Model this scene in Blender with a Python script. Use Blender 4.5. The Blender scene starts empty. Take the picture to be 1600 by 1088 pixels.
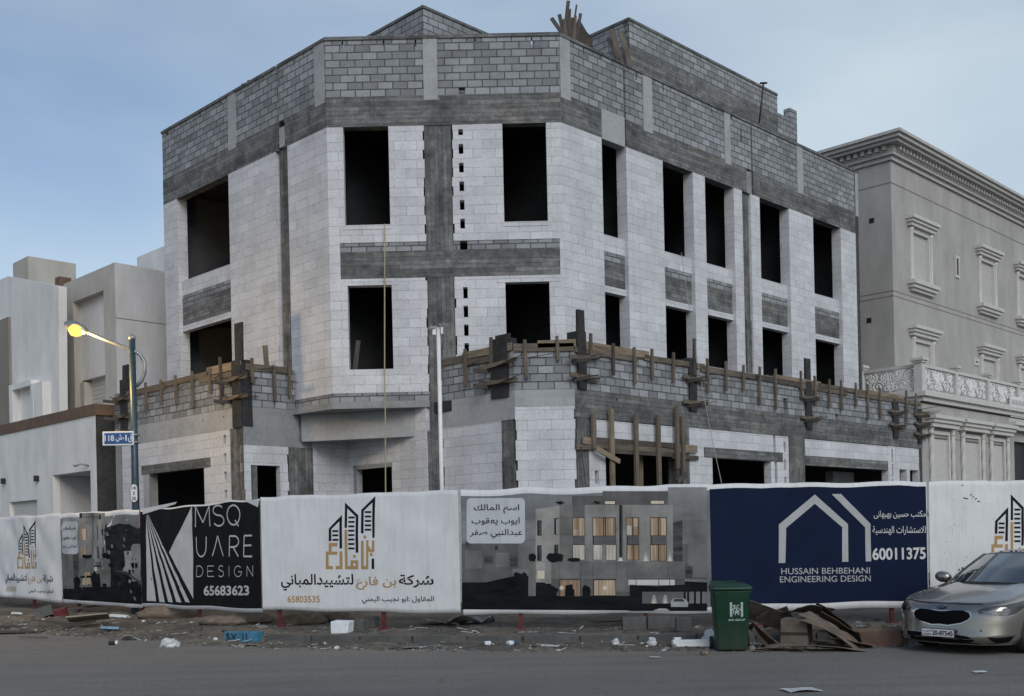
import bpy, bmesh, math, random
from mathutils import Vector, Matrix, noise
from mathutils.bvhtree import BVHTree
random.seed(7)
SC = bpy.context.scene
COL = SC.collection

# ------------------------------------------------------------------ camera, sky, sun, exposure
CAM_Z = 1.9
FPX, CXP, CYP, ROLL = 1694.0, 790.0, 836.0, 0.022
cam_d = bpy.data.cameras.new('camera'); cam = bpy.data.objects.new('camera', cam_d); COL.objects.link(cam)
cam_d.sensor_fit = 'HORIZONTAL'; cam_d.sensor_width = 36.0; cam_d.lens = 36.0 * FPX / 1600.0
cam_d.shift_x = (800.0 - CXP) / 1600.0; cam_d.shift_y = (CYP - 544.0) / 1600.0
cam_d.clip_start = 0.1; cam_d.clip_end = 3000.0
cam.location = (0, 0, CAM_Z); cam.rotation_euler = (math.radians(90), ROLL, 0)
SC.camera = cam

SUN_EL, SUN_AZ = 30.0, 163.0            # azimuth clockwise from +Y (the view direction)
W = bpy.data.worlds.new('World'); SC.world = W; W.use_nodes = True
wt = W.node_tree; wt.nodes.clear()
def wn(t, **k):
    n = wt.nodes.new(t)
    for a, b in k.items(): setattr(n, a, b)
    return n
sky = wn('ShaderNodeTexSky'); sky.sky_type = 'NISHITA'; sky.sun_disc = False
sky.sun_elevation = math.radians(SUN_EL); sky.sun_rotation = math.radians(SUN_AZ)
sky.air_density = 1.0; sky.dust_density = 2.0; sky.ozone_density = 1.5
# thin high cloud over the whole sky: the blue is washed towards a pale grey by a soft noise
tc = wn('ShaderNodeTexCoord'); mp = wn('ShaderNodeMapping'); mp.inputs['Scale'].default_value = (1.0, 1.0, 2.6)
nz = wn('ShaderNodeTexNoise'); nz.inputs['Scale'].default_value = 2.2; nz.inputs['Detail'].default_value = 4.0; nz.inputs['Roughness'].default_value = 0.45
mr = wn('ShaderNodeMapRange'); mr.inputs['From Min'].default_value = 0.3; mr.inputs['From Max'].default_value = 0.75
mr.inputs['To Min'].default_value = 0.30; mr.inputs['To Max'].default_value = 0.95
mx = wn('ShaderNodeMix', data_type='RGBA'); mx.inputs['B'].default_value = (4.9, 5.7, 6.2, 1)
bg = wn('ShaderNodeBackground'); bg.inputs['Strength'].default_value = 0.095
wo = wn('ShaderNodeOutputWorld')
L = wt.links.new
L(tc.outputs['Generated'], mp.inputs['Vector']); L(mp.outputs['Vector'], nz.inputs['Vector'])
sp = wn('ShaderNodeSeparateXYZ'); L(tc.outputs['Generated'], sp.inputs[0])
m1 = wn('ShaderNodeMath', operation='MULTIPLY_ADD'); m1.inputs[1].default_value = 0.55; L(sp.outputs['X'], m1.inputs[0])
m2 = wn('ShaderNodeMath', operation='MULTIPLY_ADD'); m2.inputs[1].default_value = -0.9; L(sp.outputs['Z'], m2.inputs[0]); m2.inputs[2].default_value = 0.22
L(nz.outputs['Fac'], mr.inputs['Value']); L(mr.outputs['Result'], m1.inputs[2])
m3 = wn('ShaderNodeMath', operation='ADD', use_clamp=True); L(m1.outputs[0], m3.inputs[0]); L(m2.outputs[0], m3.inputs[1]); L(m3.outputs[0], mx.inputs['Factor'])
L(sky.outputs['Color'], mx.inputs['A']); L(mx.outputs['Result'], bg.inputs['Color']); L(bg.outputs['Background'], wo.inputs['Surface'])

sun_d = bpy.data.lights.new('sun', 'SUN'); sun_d.energy = 0.70; sun_d.angle = math.radians(30); sun_d.color = (0.96, 0.985, 1.0)
sun = bpy.data.objects.new('sun', sun_d); COL.objects.link(sun)
_a, _e = math.radians(SUN_AZ), math.radians(SUN_EL)
_S = Vector((math.sin(_a) * math.cos(_e), math.cos(_a) * math.cos(_e), math.sin(_e)))
sun.rotation_euler = _S.to_track_quat('Z', 'Y').to_euler(); sun.location = (20, -20, 40)

SC.view_settings.view_transform = 'Standard'; SC.view_settings.look = 'None'
SC.view_settings.exposure = 0.47; SC.view_settings.gamma = 1.0; SC.view_settings.use_curve_mapping = False
SC.render.engine = 'CYCLES'; SC.cycles.use_denoising = True
SC.cycles.max_bounces = 6; SC.cycles.diffuse_bounces = 3

# ------------------------------------------------------------------ measuring: photo pixel -> point on a real plane
def ray(px, py):
    u, v = px - CXP, py - CYP
    k = math.sqrt(1 + ROLL * ROLL)
    return Vector(((u - ROLL * v) / k / FPX, 1.0, -(ROLL * u + v) / k / FPX))
def at_y(px, py, Y):
    d = ray(px, py); return Vector((d.x * Y, Y, CAM_Z + d.z * Y))
def at_z(px, py, z=0.0):
    d = ray(px, py); t = (z - CAM_Z) / d.z; return Vector((d.x * t, t, z))

class Frame:
    """A facade: origin on the ground, s along the facade (left to right seen from the street), d outward, z up."""
    def __init__(f, x, y, dx, dy, d0=0.0):
        l = math.hypot(dx, dy); f.dx, f.dy = dx / l, dy / l
        f.nx, f.ny = f.dy, -f.dx
        f.x, f.y = x + f.nx * d0, y + f.ny * d0
    def w(f, s, d, z): return Vector((f.x + f.dx * s + f.nx * d, f.y + f.dy * s + f.ny * d, z))
    def off(f, d, s=0): return Frame(f.x + f.nx * d + f.dx * s, f.y + f.ny * d + f.dy * s, f.dx, f.dy)
    def hit(f, px, py):
        r = ray(px, py)
        t = (f.nx * f.x + f.ny * f.y) / (f.nx * r.x + f.ny * r.y)
        X, Y = r.x * t, t
        return ((X - f.x) * f.dx + (Y - f.y) * f.dy, CAM_Z + r.z * t)
    def s(f, px, py): return f.hit(px, py)[0]
    def z(f, px, py): return f.hit(px, py)[1]
WORLD = Frame(0, 0, 1, 0)     # s = X, d = -Y
class Local:                  # s = x, d = -y, z : for things built in their own coordinates
    def w(f, s, d, z): return Vector((s, -d, z))
LOCAL = Local()

# ------------------------------------------------------------------ objects, labels
ROOTS = {}
def tag(o, label, cat, group=None, kind=None):
    if label: o['label'] = label
    if cat: o['category'] = cat
    if group: o['group'] = group
    if kind: o['kind'] = kind
    return o
def thing(name, label, cat, loc=(0, 0, 0), group=None, rot=0.0):
    o = bpy.data.objects.new(name, None); COL.objects.link(o)
    o.empty_display_size = 0.2
    o.location = loc; o.rotation_euler = (0, 0, rot)
    ROOTS[o.name] = Vector(loc)
    return tag(o, label, cat, group)
def root_of(o):
    while o.parent: o = o.parent
    return o
def copy_tree(o, parent=None):
    c = o.copy(); COL.objects.link(c); c.parent = parent
    for ch in [q for q in COL.objects if q.parent == o]: copy_tree(ch, c)
    return c

class MB:
    """Collects faces with metre UVs and links them as ONE mesh object."""
    def __init__(b): b.v, b.f, b.uv, b.m, b.sm = [], [], [], [], []
    def poly(b, pts, uv=None, mat=0, smooth=False):
        i = len(b.v); b.v += [Vector(p) for p in pts]; b.f.append(list(range(i, i + len(pts))))
        if uv is None:
            uv = [(p[0], p[2]) if len(p) > 2 else (0, 0) for p in pts]
        b.uv.append(uv); b.m.append(mat); b.sm.append(smooth)
    def box(b, F, s0, s1, d0, d1, z0, z1, mat=0, rot=None, jit=0.0):
        if s0 > s1: s0, s1 = s1, s0
        if d0 > d1: d0, d1 = d1, d0
        if z0 > z1: z0, z1 = z1, z0
        c = {}
        for i, s in enumerate((s0, s1)):
            for j, d in enumerate((d0, d1)):
                for k, z in enumerate((z0, z1)):
                    p = Vector((s, d, z))
                    if rot is not None:
                        ctr = Vector(((s0 + s1) / 2, (d0 + d1) / 2, (z0 + z1) / 2)); p = rot @ (p - ctr) + ctr
                    if jit: p += Vector((random.uniform(-jit, jit), random.uniform(-jit, jit), random.uniform(-jit, jit)))
                    c[i, j, k] = p
        def q(ks, ax):
            P = [c[k] for k in ks]
            uv = [(p[0], p[2]) if ax == 1 else (p[1], p[2]) if ax == 0 else (p[0], p[1]) for p in P]
            b.poly([F.w(*p) for p in P], uv, mat)
        q([(0,1,0),(1,1,0),(1,1,1),(0,1,1)], 1)
        q([(1,0,0),(0,0,0),(0,0,1),(1,0,1)], 1)
        q([(1,1,0),(1,0,0),(1,0,1),(1,1,1)], 0)
        q([(0,0,0),(0,1,0),(0,1,1),(0,0,1)], 0)
        q([(0,1,1),(1,1,1),(1,0,1),(0,0,1)], 2)
        q([(0,0,0),(1,0,0),(1,1,0),(0,1,0)], 2)
        return b
    def bar(b, p, q, w, t, mat=0, up=(0, 0, 1), roll=0.0):
        """timber or steel bar from p to q, w wide and t thick"""
        p, q = Vector(p), Vector(q); a = (q - p); ln = a.length
        if ln < 1e-6: return b
        a.normalize(); u = Vector(up)
        if abs(a.dot(u)) > 0.97: u = Vector((1, 0, 0))
        x = a.cross(u).normalized(); y = x.cross(a).normalized()
        if roll: x, y = x * math.cos(roll) + y * math.sin(roll), y * math.cos(roll) - x * math.sin(roll)
        r = random.uniform(0, 20)
        P = [[e + x * (i * w / 2) + y * (j * t / 2) for i, j in ((-1,-1),(1,-1),(1,1),(-1,1))] for e in (p, q)]
        for k in range(4):
            k2 = (k + 1) % 4; ww = w if k % 2 == 0 else t
            b.poly([P[0][k], P[0][k2], P[1][k2], P[1][k]], [(r, r), (r, r + ww), (r + ln, r + ww), (r + ln, r)], mat)
        b.poly(P[0][::-1], [(r, r), (r + w, r), (r + w, r + t), (r, r + t)], mat)
        b.poly(P[1], [(r, r), (r + w, r), (r + w, r + t), (r, r + t)], mat)
        return b
    def tube(b, pts, r, n=8, mat=0, caps=True, rads=None):
        pts = [Vector(p) for p in pts]; rings = []; prev = None
        for i, p in enumerate(pts):
            t = (pts[min(i + 1, len(pts) - 1)] - pts[max(i - 1, 0)])
            t.normalize()
            if prev is None:
                u = Vector((0, 0, 1)) if abs(t.z) < 0.9 else Vector((1, 0, 0))
                x = t.cross(u).normalized()
            else:
                x = (prev - t * prev.dot(t)).normalized()
            prev = x; y = t.cross(x); rr = rads[i] if rads else r
            rings.append([p + (x * math.cos(2 * math.pi * k / n) + y * math.sin(2 * math.pi * k / n)) * rr for k in range(n)])
        for i in range(len(rings) - 1):
            for k in range(n):
                k2 = (k + 1) % n
                b.poly([rings[i][k], rings[i][k2], rings[i + 1][k2], rings[i + 1][k]],
                       [(k / n, i), ((k + 1) / n, i), ((k + 1) / n, i + 1), (k / n, i + 1)], mat, True)
        if caps:
            b.poly(rings[0][::-1], [(0, 0)] * n, mat); b.poly(rings[-1], [(0, 0)] * n, mat)
        return b
    def lathe(b, F, s, d, prof, n=12, mat=0):
        """turned profile [(radius, z)] about the vertical through (s, d)"""
        R = [[F.w(s + r * math.cos(2 * math.pi * k / n), d + r * math.sin(2 * math.pi * k / n), z) for k in range(n)] for r, z in prof]
        for i in range(len(R) - 1):
            for k in range(n):
                k2 = (k + 1) % n
                b.poly([R[i][k], R[i][k2], R[i + 1][k2], R[i + 1][k]], [(k / n, prof[i][1]), ((k + 1) / n, prof[i][1]), ((k + 1) / n, prof[i + 1][1]), (k / n, prof[i + 1][1])], mat, True)
        b.poly(R[-1], [(0, 0)] * n, mat); b.poly(R[0][::-1], [(0, 0)] * n, mat)
        return b
    def wall(b, F, s0, s1, z0, z1, holes=(), d=0.0, th=0.25, mat=0, ragged='', course=0.25):
        """wall slab with real openings; ragged = 'l'/'r' bites a few course ends away"""
        holes = [tuple(h) for h in holes]
        for side in ragged:
            z = math.floor(z0 / course) * course
            while z < z1:
                if random.random() < 0.45:
                    w = random.uniform(0.015, 0.05)
                    a, c = (s0 - 1, s0 + w) if side == 'l' else (s1 - w, s1 + 1)
                    holes.append((a, c, max(z, z0), min(z + course, z1)))
                z += course
        S = sorted({round(x, 4) for x in [s0, s1] + [min(max(h[i], s0), s1) for h in holes for i in (0, 1)]})
        Z = sorted({round(x, 4) for x in [z0, z1] + [min(max(h[i], z0), z1) for h in holes for i in (2, 3)]})
        def solid(i, j):
            if not (0 <= i < len(S) - 1 and 0 <= j < len(Z) - 1): return False
            a, c = (S[i] + S[i + 1]) / 2, (Z[j] + Z[j + 1]) / 2
            return not any(h[0] < a < h[1] and h[2] < c < h[3] for h in holes)
        for i in range(len(S) - 1):
            for j in range(len(Z) - 1):
                if not solid(i, j): continue
                a0, a1, c0, c1 = S[i], S[i + 1], Z[j], Z[j + 1]
                b.poly([F.w(a0, d, c0), F.w(a1, d, c0), F.w(a1, d, c1), F.w(a0, d, c1)], [(a0, c0), (a1, c0), (a1, c1), (a0, c1)], mat)
                e = d - th
                b.poly([F.w(a1, e, c0), F.w(a0, e, c0), F.w(a0, e, c1), F.w(a1, e, c1)], [(a1, c0), (a0, c0), (a0, c1), (a1, c1)], mat)
                if not solid(i - 1, j): b.poly([F.w(a0, e, c0), F.w(a0, d, c0), F.w(a0, d, c1), F.w(a0, e, c1)], [(e, c0), (d, c0), (d, c1), (e, c1)], mat)
                if not solid(i + 1, j): b.poly([F.w(a1, d, c0), F.w(a1, e, c0), F.w(a1, e, c1), F.w(a1, d, c1)], [(d, c0), (e, c0), (e, c1), (d, c1)], mat)
                if not solid(i, j - 1): b.poly([F.w(a0, e, c0), F.w(a1, e, c0), F.w(a1, d, c0), F.w(a0, d, c0)], [(a0, e), (a1, e), (a1, d), (a0, d)], mat)
                if not solid(i, j + 1): b.poly([F.w(a0, d, c1), F.w(a1, d, c1), F.w(a1, e, c1), F.w(a0, e, c1)], [(a0, d), (a1, d), (a1, e), (a0, e)], mat)
        return b
    def prism(b, F, outline, d0, d1, mat=0):
        """outline [(s, z)] counter-clockwise seen from outside, between d0 (back) and d1 (front)"""
        n = len(outline)
        b.poly([F.w(s, d1, z) for s, z in outline], [(s, z) for s, z in outline], mat)
        b.poly([F.w(s, d0, z) for s, z in outline[::-1]], [(s, z) for s, z in outline[::-1]], mat)
        for i in range(n):
            (s0, z0), (s1, z1) = outline[i], outline[(i + 1) % n]
            b.poly([F.w(s1, d1, z1), F.w(s0, d1, z0), F.w(s0, d0, z0), F.w(s1, d0, z1)], [(s1, z1), (s0, z0), (s0 + .1, z0), (s1 + .1, z1)], mat)
        return b
    def flat(b, pts, z0, z1, mat=0):
        """horizontal slab over the outline [(x, y)]"""
        n = len(pts)
        b.poly([(x, y, z1) for x, y in pts], [(x, y) for x, y in pts], mat)
        b.poly([(x, y, z0) for x, y in pts[::-1]], [(x, y) for x, y in pts[::-1]], mat)
        l = 0
        for i in range(n):
            (x0, y0), (x1, y1) = pts[i], pts[(i + 1) % n]; e = math.hypot(x1 - x0, y1 - y0)
            b.poly([(x0, y0, z0), (x1, y1, z0), (x1, y1, z1), (x0, y0, z1)], [(l, z0), (l + e, z0), (l + e, z1), (l, z1)], mat); l += e
        return b
    def build(b, name, mats, parent=None, weld=False, bevel=0.0, base=None):
        if not isinstance(mats, (list, tuple)): mats = [mats]
        me = bpy.data.meshes.new(name)
        if parent is not None:
            org = ROOTS.get(root_of(parent).name, Vector((0, 0, 0)))
        elif base is not None: org = Vector(base)
        else:
            xs = [v.x for v in b.v]; ys = [v.y for v in b.v]; zs = [v.z for v in b.v]
            org = Vector(((min(xs) + max(xs)) / 2, (min(ys) + max(ys)) / 2, min(zs)))
        me.from_pydata([v - org for v in b.v], [], b.f)
        uvl = me.uv_layers.new(name='uv'); k = 0
        for fi, uv in enumerate(b.uv):
            for c in uv:
                uvl.data[k].uv = (c[0], c[1]); k += 1
        me.polygons.foreach_set('material_index', b.m); me.polygons.foreach_set('use_smooth', b.sm)
        for m in mats: me.materials.append(m)
        o = bpy.data.objects.new(name, me); COL.objects.link(o)
        if weld or bevel or any(b.sm):
            bm = bmesh.new(); bm.from_mesh(me); bmesh.ops.remove_doubles(bm, verts=bm.verts, dist=1e-5); bm.to_mesh(me); bm.free()
        if bevel:
            md = o.modifiers.new('bevel', 'BEVEL'); md.width = bevel; md.segments = 2; md.limit_method = 'ANGLE'
        if parent is not None: o.parent = parent
        else: o.location = org
        me.update()
        return o

# ------------------------------------------------------------------ materials
def mat_new(name):
    m = bpy.data.materials.new(name); m.use_nodes = True
    return m, m.node_tree, m.node_tree.nodes['Principled BSDF']
def nd(t, typ, **k):
    n = t.nodes.new(typ)
    for a, b in k.items():
        if a in n.inputs.keys() and not hasattr(type(n), a): n.inputs[a].default_value = b
        else: setattr(n, a, b)
    return n
def rgb(c): return (c[0], c[1], c[2], 1.0) if not isinstance(c, (int, float)) else (c, c, c, 1.0)
def coords(t, kind, scale=(1, 1, 1), rot=(0, 0, 0), loc=(0, 0, 0)):
    if kind == 'uv': s = nd(t, 'ShaderNodeUVMap', uv_map='uv').outputs['UV']
    else: s = t.nodes.new('ShaderNodeTexCoord').outputs['Object']
    m = t.nodes.new('ShaderNodeMapping'); m.inputs['Scale'].default_value = scale; m.inputs['Rotation'].default_value = rot; m.inputs['Location'].default_value = loc
    t.links.new(s, m.inputs['Vector']); return m.outputs['Vector']
def noise_n(t, vec, scale, detail=4.0, rough=0.55, dist=0.0):
    n = t.nodes.new('ShaderNodeTexNoise'); n.inputs['Scale'].default_value = scale; n.inputs['Detail'].default_value = detail
    n.inputs['Roughness'].default_value = rough; n.inputs['Distortion'].default_value = dist
    t.links.new(vec, n.inputs['Vector']); return n.outputs['Fac']
def ramp(t, fac, stops):
    r = t.nodes.new('ShaderNodeValToRGB'); e = r.color_ramp.elements
    while len(e) < len(stops): e.new(0.5)
    for x, (p, c) in zip(e, stops): x.position = p; x.color = rgb(c)
    t.links.new(fac, r.inputs['Fac']); return r.outputs['Color']
def mixc(t, a, b, fac, mode='MIX'):
    m = t.nodes.new('ShaderNodeMix'); m.data_type = 'RGBA'; m.blend_type = mode
    for sock, v in (('A', a), ('B', b)):
        if isinstance(v, bpy.types.NodeSocket): t.links.new(v, m.inputs[sock])
        else: m.inputs[sock].default_value = rgb(v)
    if isinstance(fac, bpy.types.NodeSocket): t.links.new(fac, m.inputs['Factor'])
    else: m.inputs['Factor'].default_value = fac
    return m.outputs['Result']
def bump(t, p, h, strength=0.3, dist=0.02):
    b = t.nodes.new('ShaderNodeBump'); b.inputs['Strength'].default_value = strength; b.inputs['Distance'].default_value = dist
    t.links.new(h, b.inputs['Height']); t.links.new(b.outputs['Normal'], p.inputs['Normal'])
def plain(name, c, rough=0.6, metal=0.0, var=0.12, scale=6.0, bmp=0.0, kind='obj', stretch=(1, 1, 1), coat=0.0, spec=None):
    m, t, p = mat_new(name)
    v = coords(t, 'uv' if kind == 'uv' else 'obj', stretch)
    f = noise_n(t, v, scale)
    lo = [max(x * (1 - var), 0) for x in c]; hi = [min(x * (1 + var), 1) for x in c]
    t.links.new(ramp(t, f, [(0.3, lo), (0.7, hi)]), p.inputs['Base Color'])
    p.inputs['Roughness'].default_value = rough; p.inputs['Metallic'].default_value = metal
    if coat: p.inputs['Coat Weight'].default_value = coat; p.inputs['Coat Roughness'].default_value = 0.05
    if spec is not None: p.inputs['Specular IOR Level'].default_value = spec
    if bmp: bump(t, p, noise_n(t, v, scale * 4), bmp, 0.01)
    return m
def masonry(name, c1, c2, mortar, bw, bh, ms, stain, dark_chance=0.0, bmp=0.6, smear=0.25):
    """blockwork in metre UVs: every block a shade of its own, stained and uneven joints"""
    m, t, p = mat_new(name)
    v = coords(t, 'uv', loc=(0, 0.1 if bh == 0.2 else 0, 0))
    nv = t.nodes.new('ShaderNodeTexNoise'); nv.inputs['Scale'].default_value = 9.0; nv.inputs['Detail'].default_value = 2.0; t.links.new(v, nv.inputs['Vector'])
    vm = t.nodes.new('ShaderNodeVectorMath'); vm.operation = 'MULTIPLY_ADD'; vm.inputs[1].default_value = (0.012, 0.012, 0); 
    t.links.new(nv.outputs['Color'], vm.inputs[0]); t.links.new(v, vm.inputs[2]); v2 = vm.outputs['Vector']
    b = t.nodes.new('ShaderNodeTexBrick'); b.offset = 0.5; b.squash = 1.0
    b.inputs['Scale'].default_value = 1.0; b.inputs['Brick Width'].default_value = bw; b.inputs['Row Height'].default_value = bh
    b.inputs['Mortar Size'].default_value = ms; b.inputs['Mortar Smooth'].default_value = 0.25; b.inputs['Bias'].default_value = dark_chance
    b.inputs['Color1'].default_value = rgb(c1); b.inputs['Color2'].default_value = rgb(c2); b.inputs['Mortar'].default_value = rgb(mortar)
    t.links.new(v2, b.inputs['Vector'])
    n1 = noise_n(t, v, 0.9, 5, 0.6); n2 = noise_n(t, v, 14, 4, 0.65)
    # joints come and go where the mortar is smeared flush
    avg = [(x + y) / 2 for x, y in zip(c1, c2)]
    cb = mixc(t, b.outputs['Color'], avg, ramp(t, noise_n(t, v, 2.3, 4, 0.6), [(0.45, 0.0), (0.62, smear)]))
    c = mixc(t, cb, ramp(t, n1, [(0.35, 1 - stain), (0.65, 1.0 + stain * 0.15)]), 1.0, 'MULTIPLY')
    c = mixc(t, c, ramp(t, n2, [(0.3, 0.82), (0.7, 1.08)]), 0.8, 'MULTIPLY')
    vs = coords(t, 'uv', (2.2, 0.16, 1))
    c = mixc(t, c, ramp(t, noise_n(t, vs, 2.0, 4, 0.6), [(0.55, 1.0), (0.8, 1 - stain * 0.9)]), 0.7, 'MULTIPLY')
    t.links.new(c, p.inputs['Base Color']); p.inputs['Roughness'].default_value = 0.92; p.inputs['Specular IOR Level'].default_value = 0.2
    mh = t.nodes.new('ShaderNodeMath'); mh.operation = 'MULTIPLY_ADD'; mh.inputs[1].default_value = -1.0; mh.inputs[2].default_value = 1.0
    t.links.new(b.outputs['Fac'], mh.inputs[0])
    ma = t.nodes.new('ShaderNodeMath'); ma.operation = 'MULTIPLY_ADD'; ma.inputs[1].default_value = 0.35
    t.links.new(n2, ma.inputs[0]); t.links.new(mh.outputs[0], ma.inputs[2])
    bump(t, p, ma.outputs[0], bmp, 0.012)
    return m
def concrete(name, c, boards=None, contrast=0.5, bmp=0.5):
    """cast concrete; boards = 'h' / 'v' leaves the marks of rough shuttering"""
    m, t, p = mat_new(name)
    v = coords(t, 'uv')
    n1 = noise_n(t, v, 1.1, 6, 0.62); n2 = noise_n(t, v, 7.0, 5, 0.7)
    lo = [x * (1 - contrast) for x in c]; hi = [x * (1 + contrast * 0.5) for x in c]
    col = ramp(t, n1, [(0.28, lo), (0.5, c), (0.75, hi)])
    col = mixc(t, col, ramp(t, n2, [(0.3, 1 - contrast * .7), (0.7, 1.12)]), 0.85, 'MULTIPLY')
    h = n2
    if boards:
        # print of the shuttering boards: a tone per board, dark joints, laitance and blotches over them
        vb = coords(t, 'uv', rot=(0, 0, 0) if boards == 'h' else (0, 0, math.radians(90)))
        nv = t.nodes.new('ShaderNodeTexNoise'); nv.inputs['Scale'].default_value = 3.0; nv.inputs['Detail'].default_value = 4.0; t.links.new(vb, nv.inputs['Vector'])
        vm = t.nodes.new('ShaderNodeVectorMath'); vm.operation = 'MULTIPLY_ADD'; vm.inputs[1].default_value = (0.05, 0.035, 0)
        t.links.new(nv.outputs['Color'], vm.inputs[0]); t.links.new(vb, vm.inputs[2])
        bk = t.nodes.new('ShaderNodeTexBrick'); bk.offset = 0.37; bk.inputs['Scale'].default_value = 1.0
        bk.inputs['Brick Width'].default_value = 1.9; bk.inputs['Row Height'].default_value = 0.115; bk.inputs['Mortar Size'].default_value = 0.009; bk.inputs['Mortar Smooth'].default_value = 0.6
        bk.inputs['Color1'].default_value = rgb(1.3); bk.inputs['Color2'].default_value = rgb(0.68); bk.inputs['Mortar'].default_value = rgb(0.42)
        t.links.new(vm.outputs['Vector'], bk.inputs['Vector'])
        col = mixc(t, col, bk.outputs['Color'], 0.75, 'MULTIPLY')
        col = mixc(t, col, ramp(t, noise_n(t, v, 3.2, 6, 0.7), [(0.3, 0.55), (0.5, 0.95), (0.6, 1.15), (0.72, 1.9)]), 0.85, 'MULTIPLY')
        vs = coords(t, 'uv', (0.5, 5.5, 1) if boards == 'h' else (5.5, 0.5, 1))
        n3 = noise_n(t, vs, 1.6, 5, 0.75, 0.3)
        col = mixc(t, col, ramp(t, n3, [(0.32, 0.6), (0.48, 0.95), (0.6, 1.1), (0.7, 1.7)]), 0.6, 'MULTIPLY')
        col = mixc(t, col, ramp(t, noise_n(t, v, 26, 3, 0.7), [(0.28, 0.35), (0.42, 1.0), (0.7, 1.25)]), 0.7, 'MULTIPLY')
        col = mixc(t, col, mixc(t, col, (1.2, 0.95, 0.75), 1.0, 'MULTIPLY'), ramp(t, noise_n(t, v, 0.55, 3, 0.5), [(0.54, 0.0), (0.7, 0.35)]))
        h = n3
    t.links.new(col, p.inputs['Base Color']); p.inputs['Roughness'].default_value = 0.9; p.inputs['Specular IOR Level'].default_value = 0.2
    bump(t, p, h, bmp, 0.02)
    return m
def wood(name, c, rough=0.85):
    m, t, p = mat_new(name)
    v = coords(t, 'uv', (1.0, 14.0, 1))
    n = noise_n(t, v, 2.2, 5, 0.6, 0.4); n2 = noise_n(t, coords(t, 'uv'), 0.8, 3)
    col = ramp(t, n, [(0.3, [x * 0.55 for x in c]), (0.55, c), (0.75, [min(1, x * 1.25) for x in c])])
    col = mixc(t, col, ramp(t, n2, [(0.3, 0.6), (0.7, 1.15)]), 0.9, 'MULTIPLY')
    t.links.new(col, p.inputs['Base Color']); p.inputs['Roughness'].default_value = rough; p.inputs['Specular IOR Level'].default_value = 0.2
    bump(t, p, n, 0.3, 0.006)
    return m
def emit(name, c, s):
    m, t, p = mat_new(name); p.inputs['Base Color'].default_value = rgb((0.0, 0.0, 0.0)); p.inputs['Specular IOR Level'].default_value = 0.0
    p.inputs['Emission Color'].default_value = rgb(c); p.inputs['Emission Strength'].default_value = s
    return m

M = {}
M['aac'] = masonry('aerated_block', (0.69, 0.70, 0.73), (0.57, 0.58, 0.61), (0.36, 0.37, 0.39), 0.6, 0.25, 0.0075, 0.17, 0.0, 0.4, 0.75)
M['cmu'] = masonry('concrete_block', (0.375, 0.39, 0.41), (0.21, 0.22, 0.235), (0.095, 0.10, 0.105), 0.4, 0.2, 0.016, 0.2, 0.0, 1.0)
M['conc'] = concrete('smooth_concrete', (0.27, 0.275, 0.28), None, 0.25, 0.25)
M['conc_light'] = concrete('pale_concrete', (0.36, 0.37, 0.38), None, 0.2, 0.25)
M['beam'] = concrete('board_marked_concrete', (0.17, 0.174, 0.174), 'h', 0.5, 0.8)
M['column'] = concrete('board_marked_column', (0.155, 0.158, 0.157), 'v', 0.5, 0.8)
M['dim_inner_wall'] = concrete('dim_inner_wall', (0.085, 0.088, 0.092), None, 0.25, 0.2)  # concrete darkened so the walls inside look shaded through the openings
M['inside'] = concrete('gloom_interior', (0.035, 0.037, 0.04), None, 0.3, 0.2)  # concrete coloured near-black: the gloom of rooms and slots put into the colour
M['timber'] = wood('weathered_timber', (0.165, 0.138, 0.11))
M['timber_new'] = wood('fresh_timber', (0.27, 0.215, 0.155))
M['timber_dark'] = wood('grey_old_timber', (0.10, 0.088, 0.078))
M['ply'] = plain('tarred_plywood', (0.025, 0.024, 0.025), 0.8, 0, 0.5, 5, 0.2)
M['rebar'] = plain('rusty_steel', (0.06, 0.04, 0.032), 0.8, 0.3, 0.4, 20)
M['rope'] = plain('yellow_rope', (0.34, 0.30, 0.2), 0.9)
M['white_paint'] = plain('white_paint', (0.74, 0.74, 0.73), 0.5, 0, 0.06)
M['steel_red'] = plain('red_oxide_steel', (0.13, 0.025, 0.025), 0.6, 0.2, 0.35, 8)
M['dark'] = plain('near_black', (0.012, 0.013, 0.015), 0.6)
# ------------------------------------------------------------------ the unfinished corner building
F = Frame(-4.55, 29.0, 1, 0); R = Frame(1.72, 29.0, 1, 1); LF = Frame(-4.55, 29.0, 1, -1)
LP = Frame(-6.95, 28.99, 1, -1); RR = Frame(-6.95, 28.99, 1, 1); RL = Frame(-4.51, 31.43, 1, -1)
P1 = Frame(-1.7, 29.0, 1, -1); P2 = Frame(0.3, 27.0, 1, 0); RP = Frame(1.8, 27.0, 1, 1)
ZP0, ZP1 = 13.7, 15.22           # roof parapet
ZB = 12.9                        # underside of the roof beam
B = thing('unfinished_building', 'three storey corner house of bare white and grey blockwork with empty window openings', 'building', (1.0, 36.0, 0.0))

def piece(name, mat, F_, *boxes):
    m = MB()
    for bx in boxes: m.box(F_, *bx)
    return m.build(name, M[mat], B)
def wall(name, mat, F_, *a, **k):
    return MB().wall(F_, *a, **k).build(name, M[mat], B, weld=True)

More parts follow.
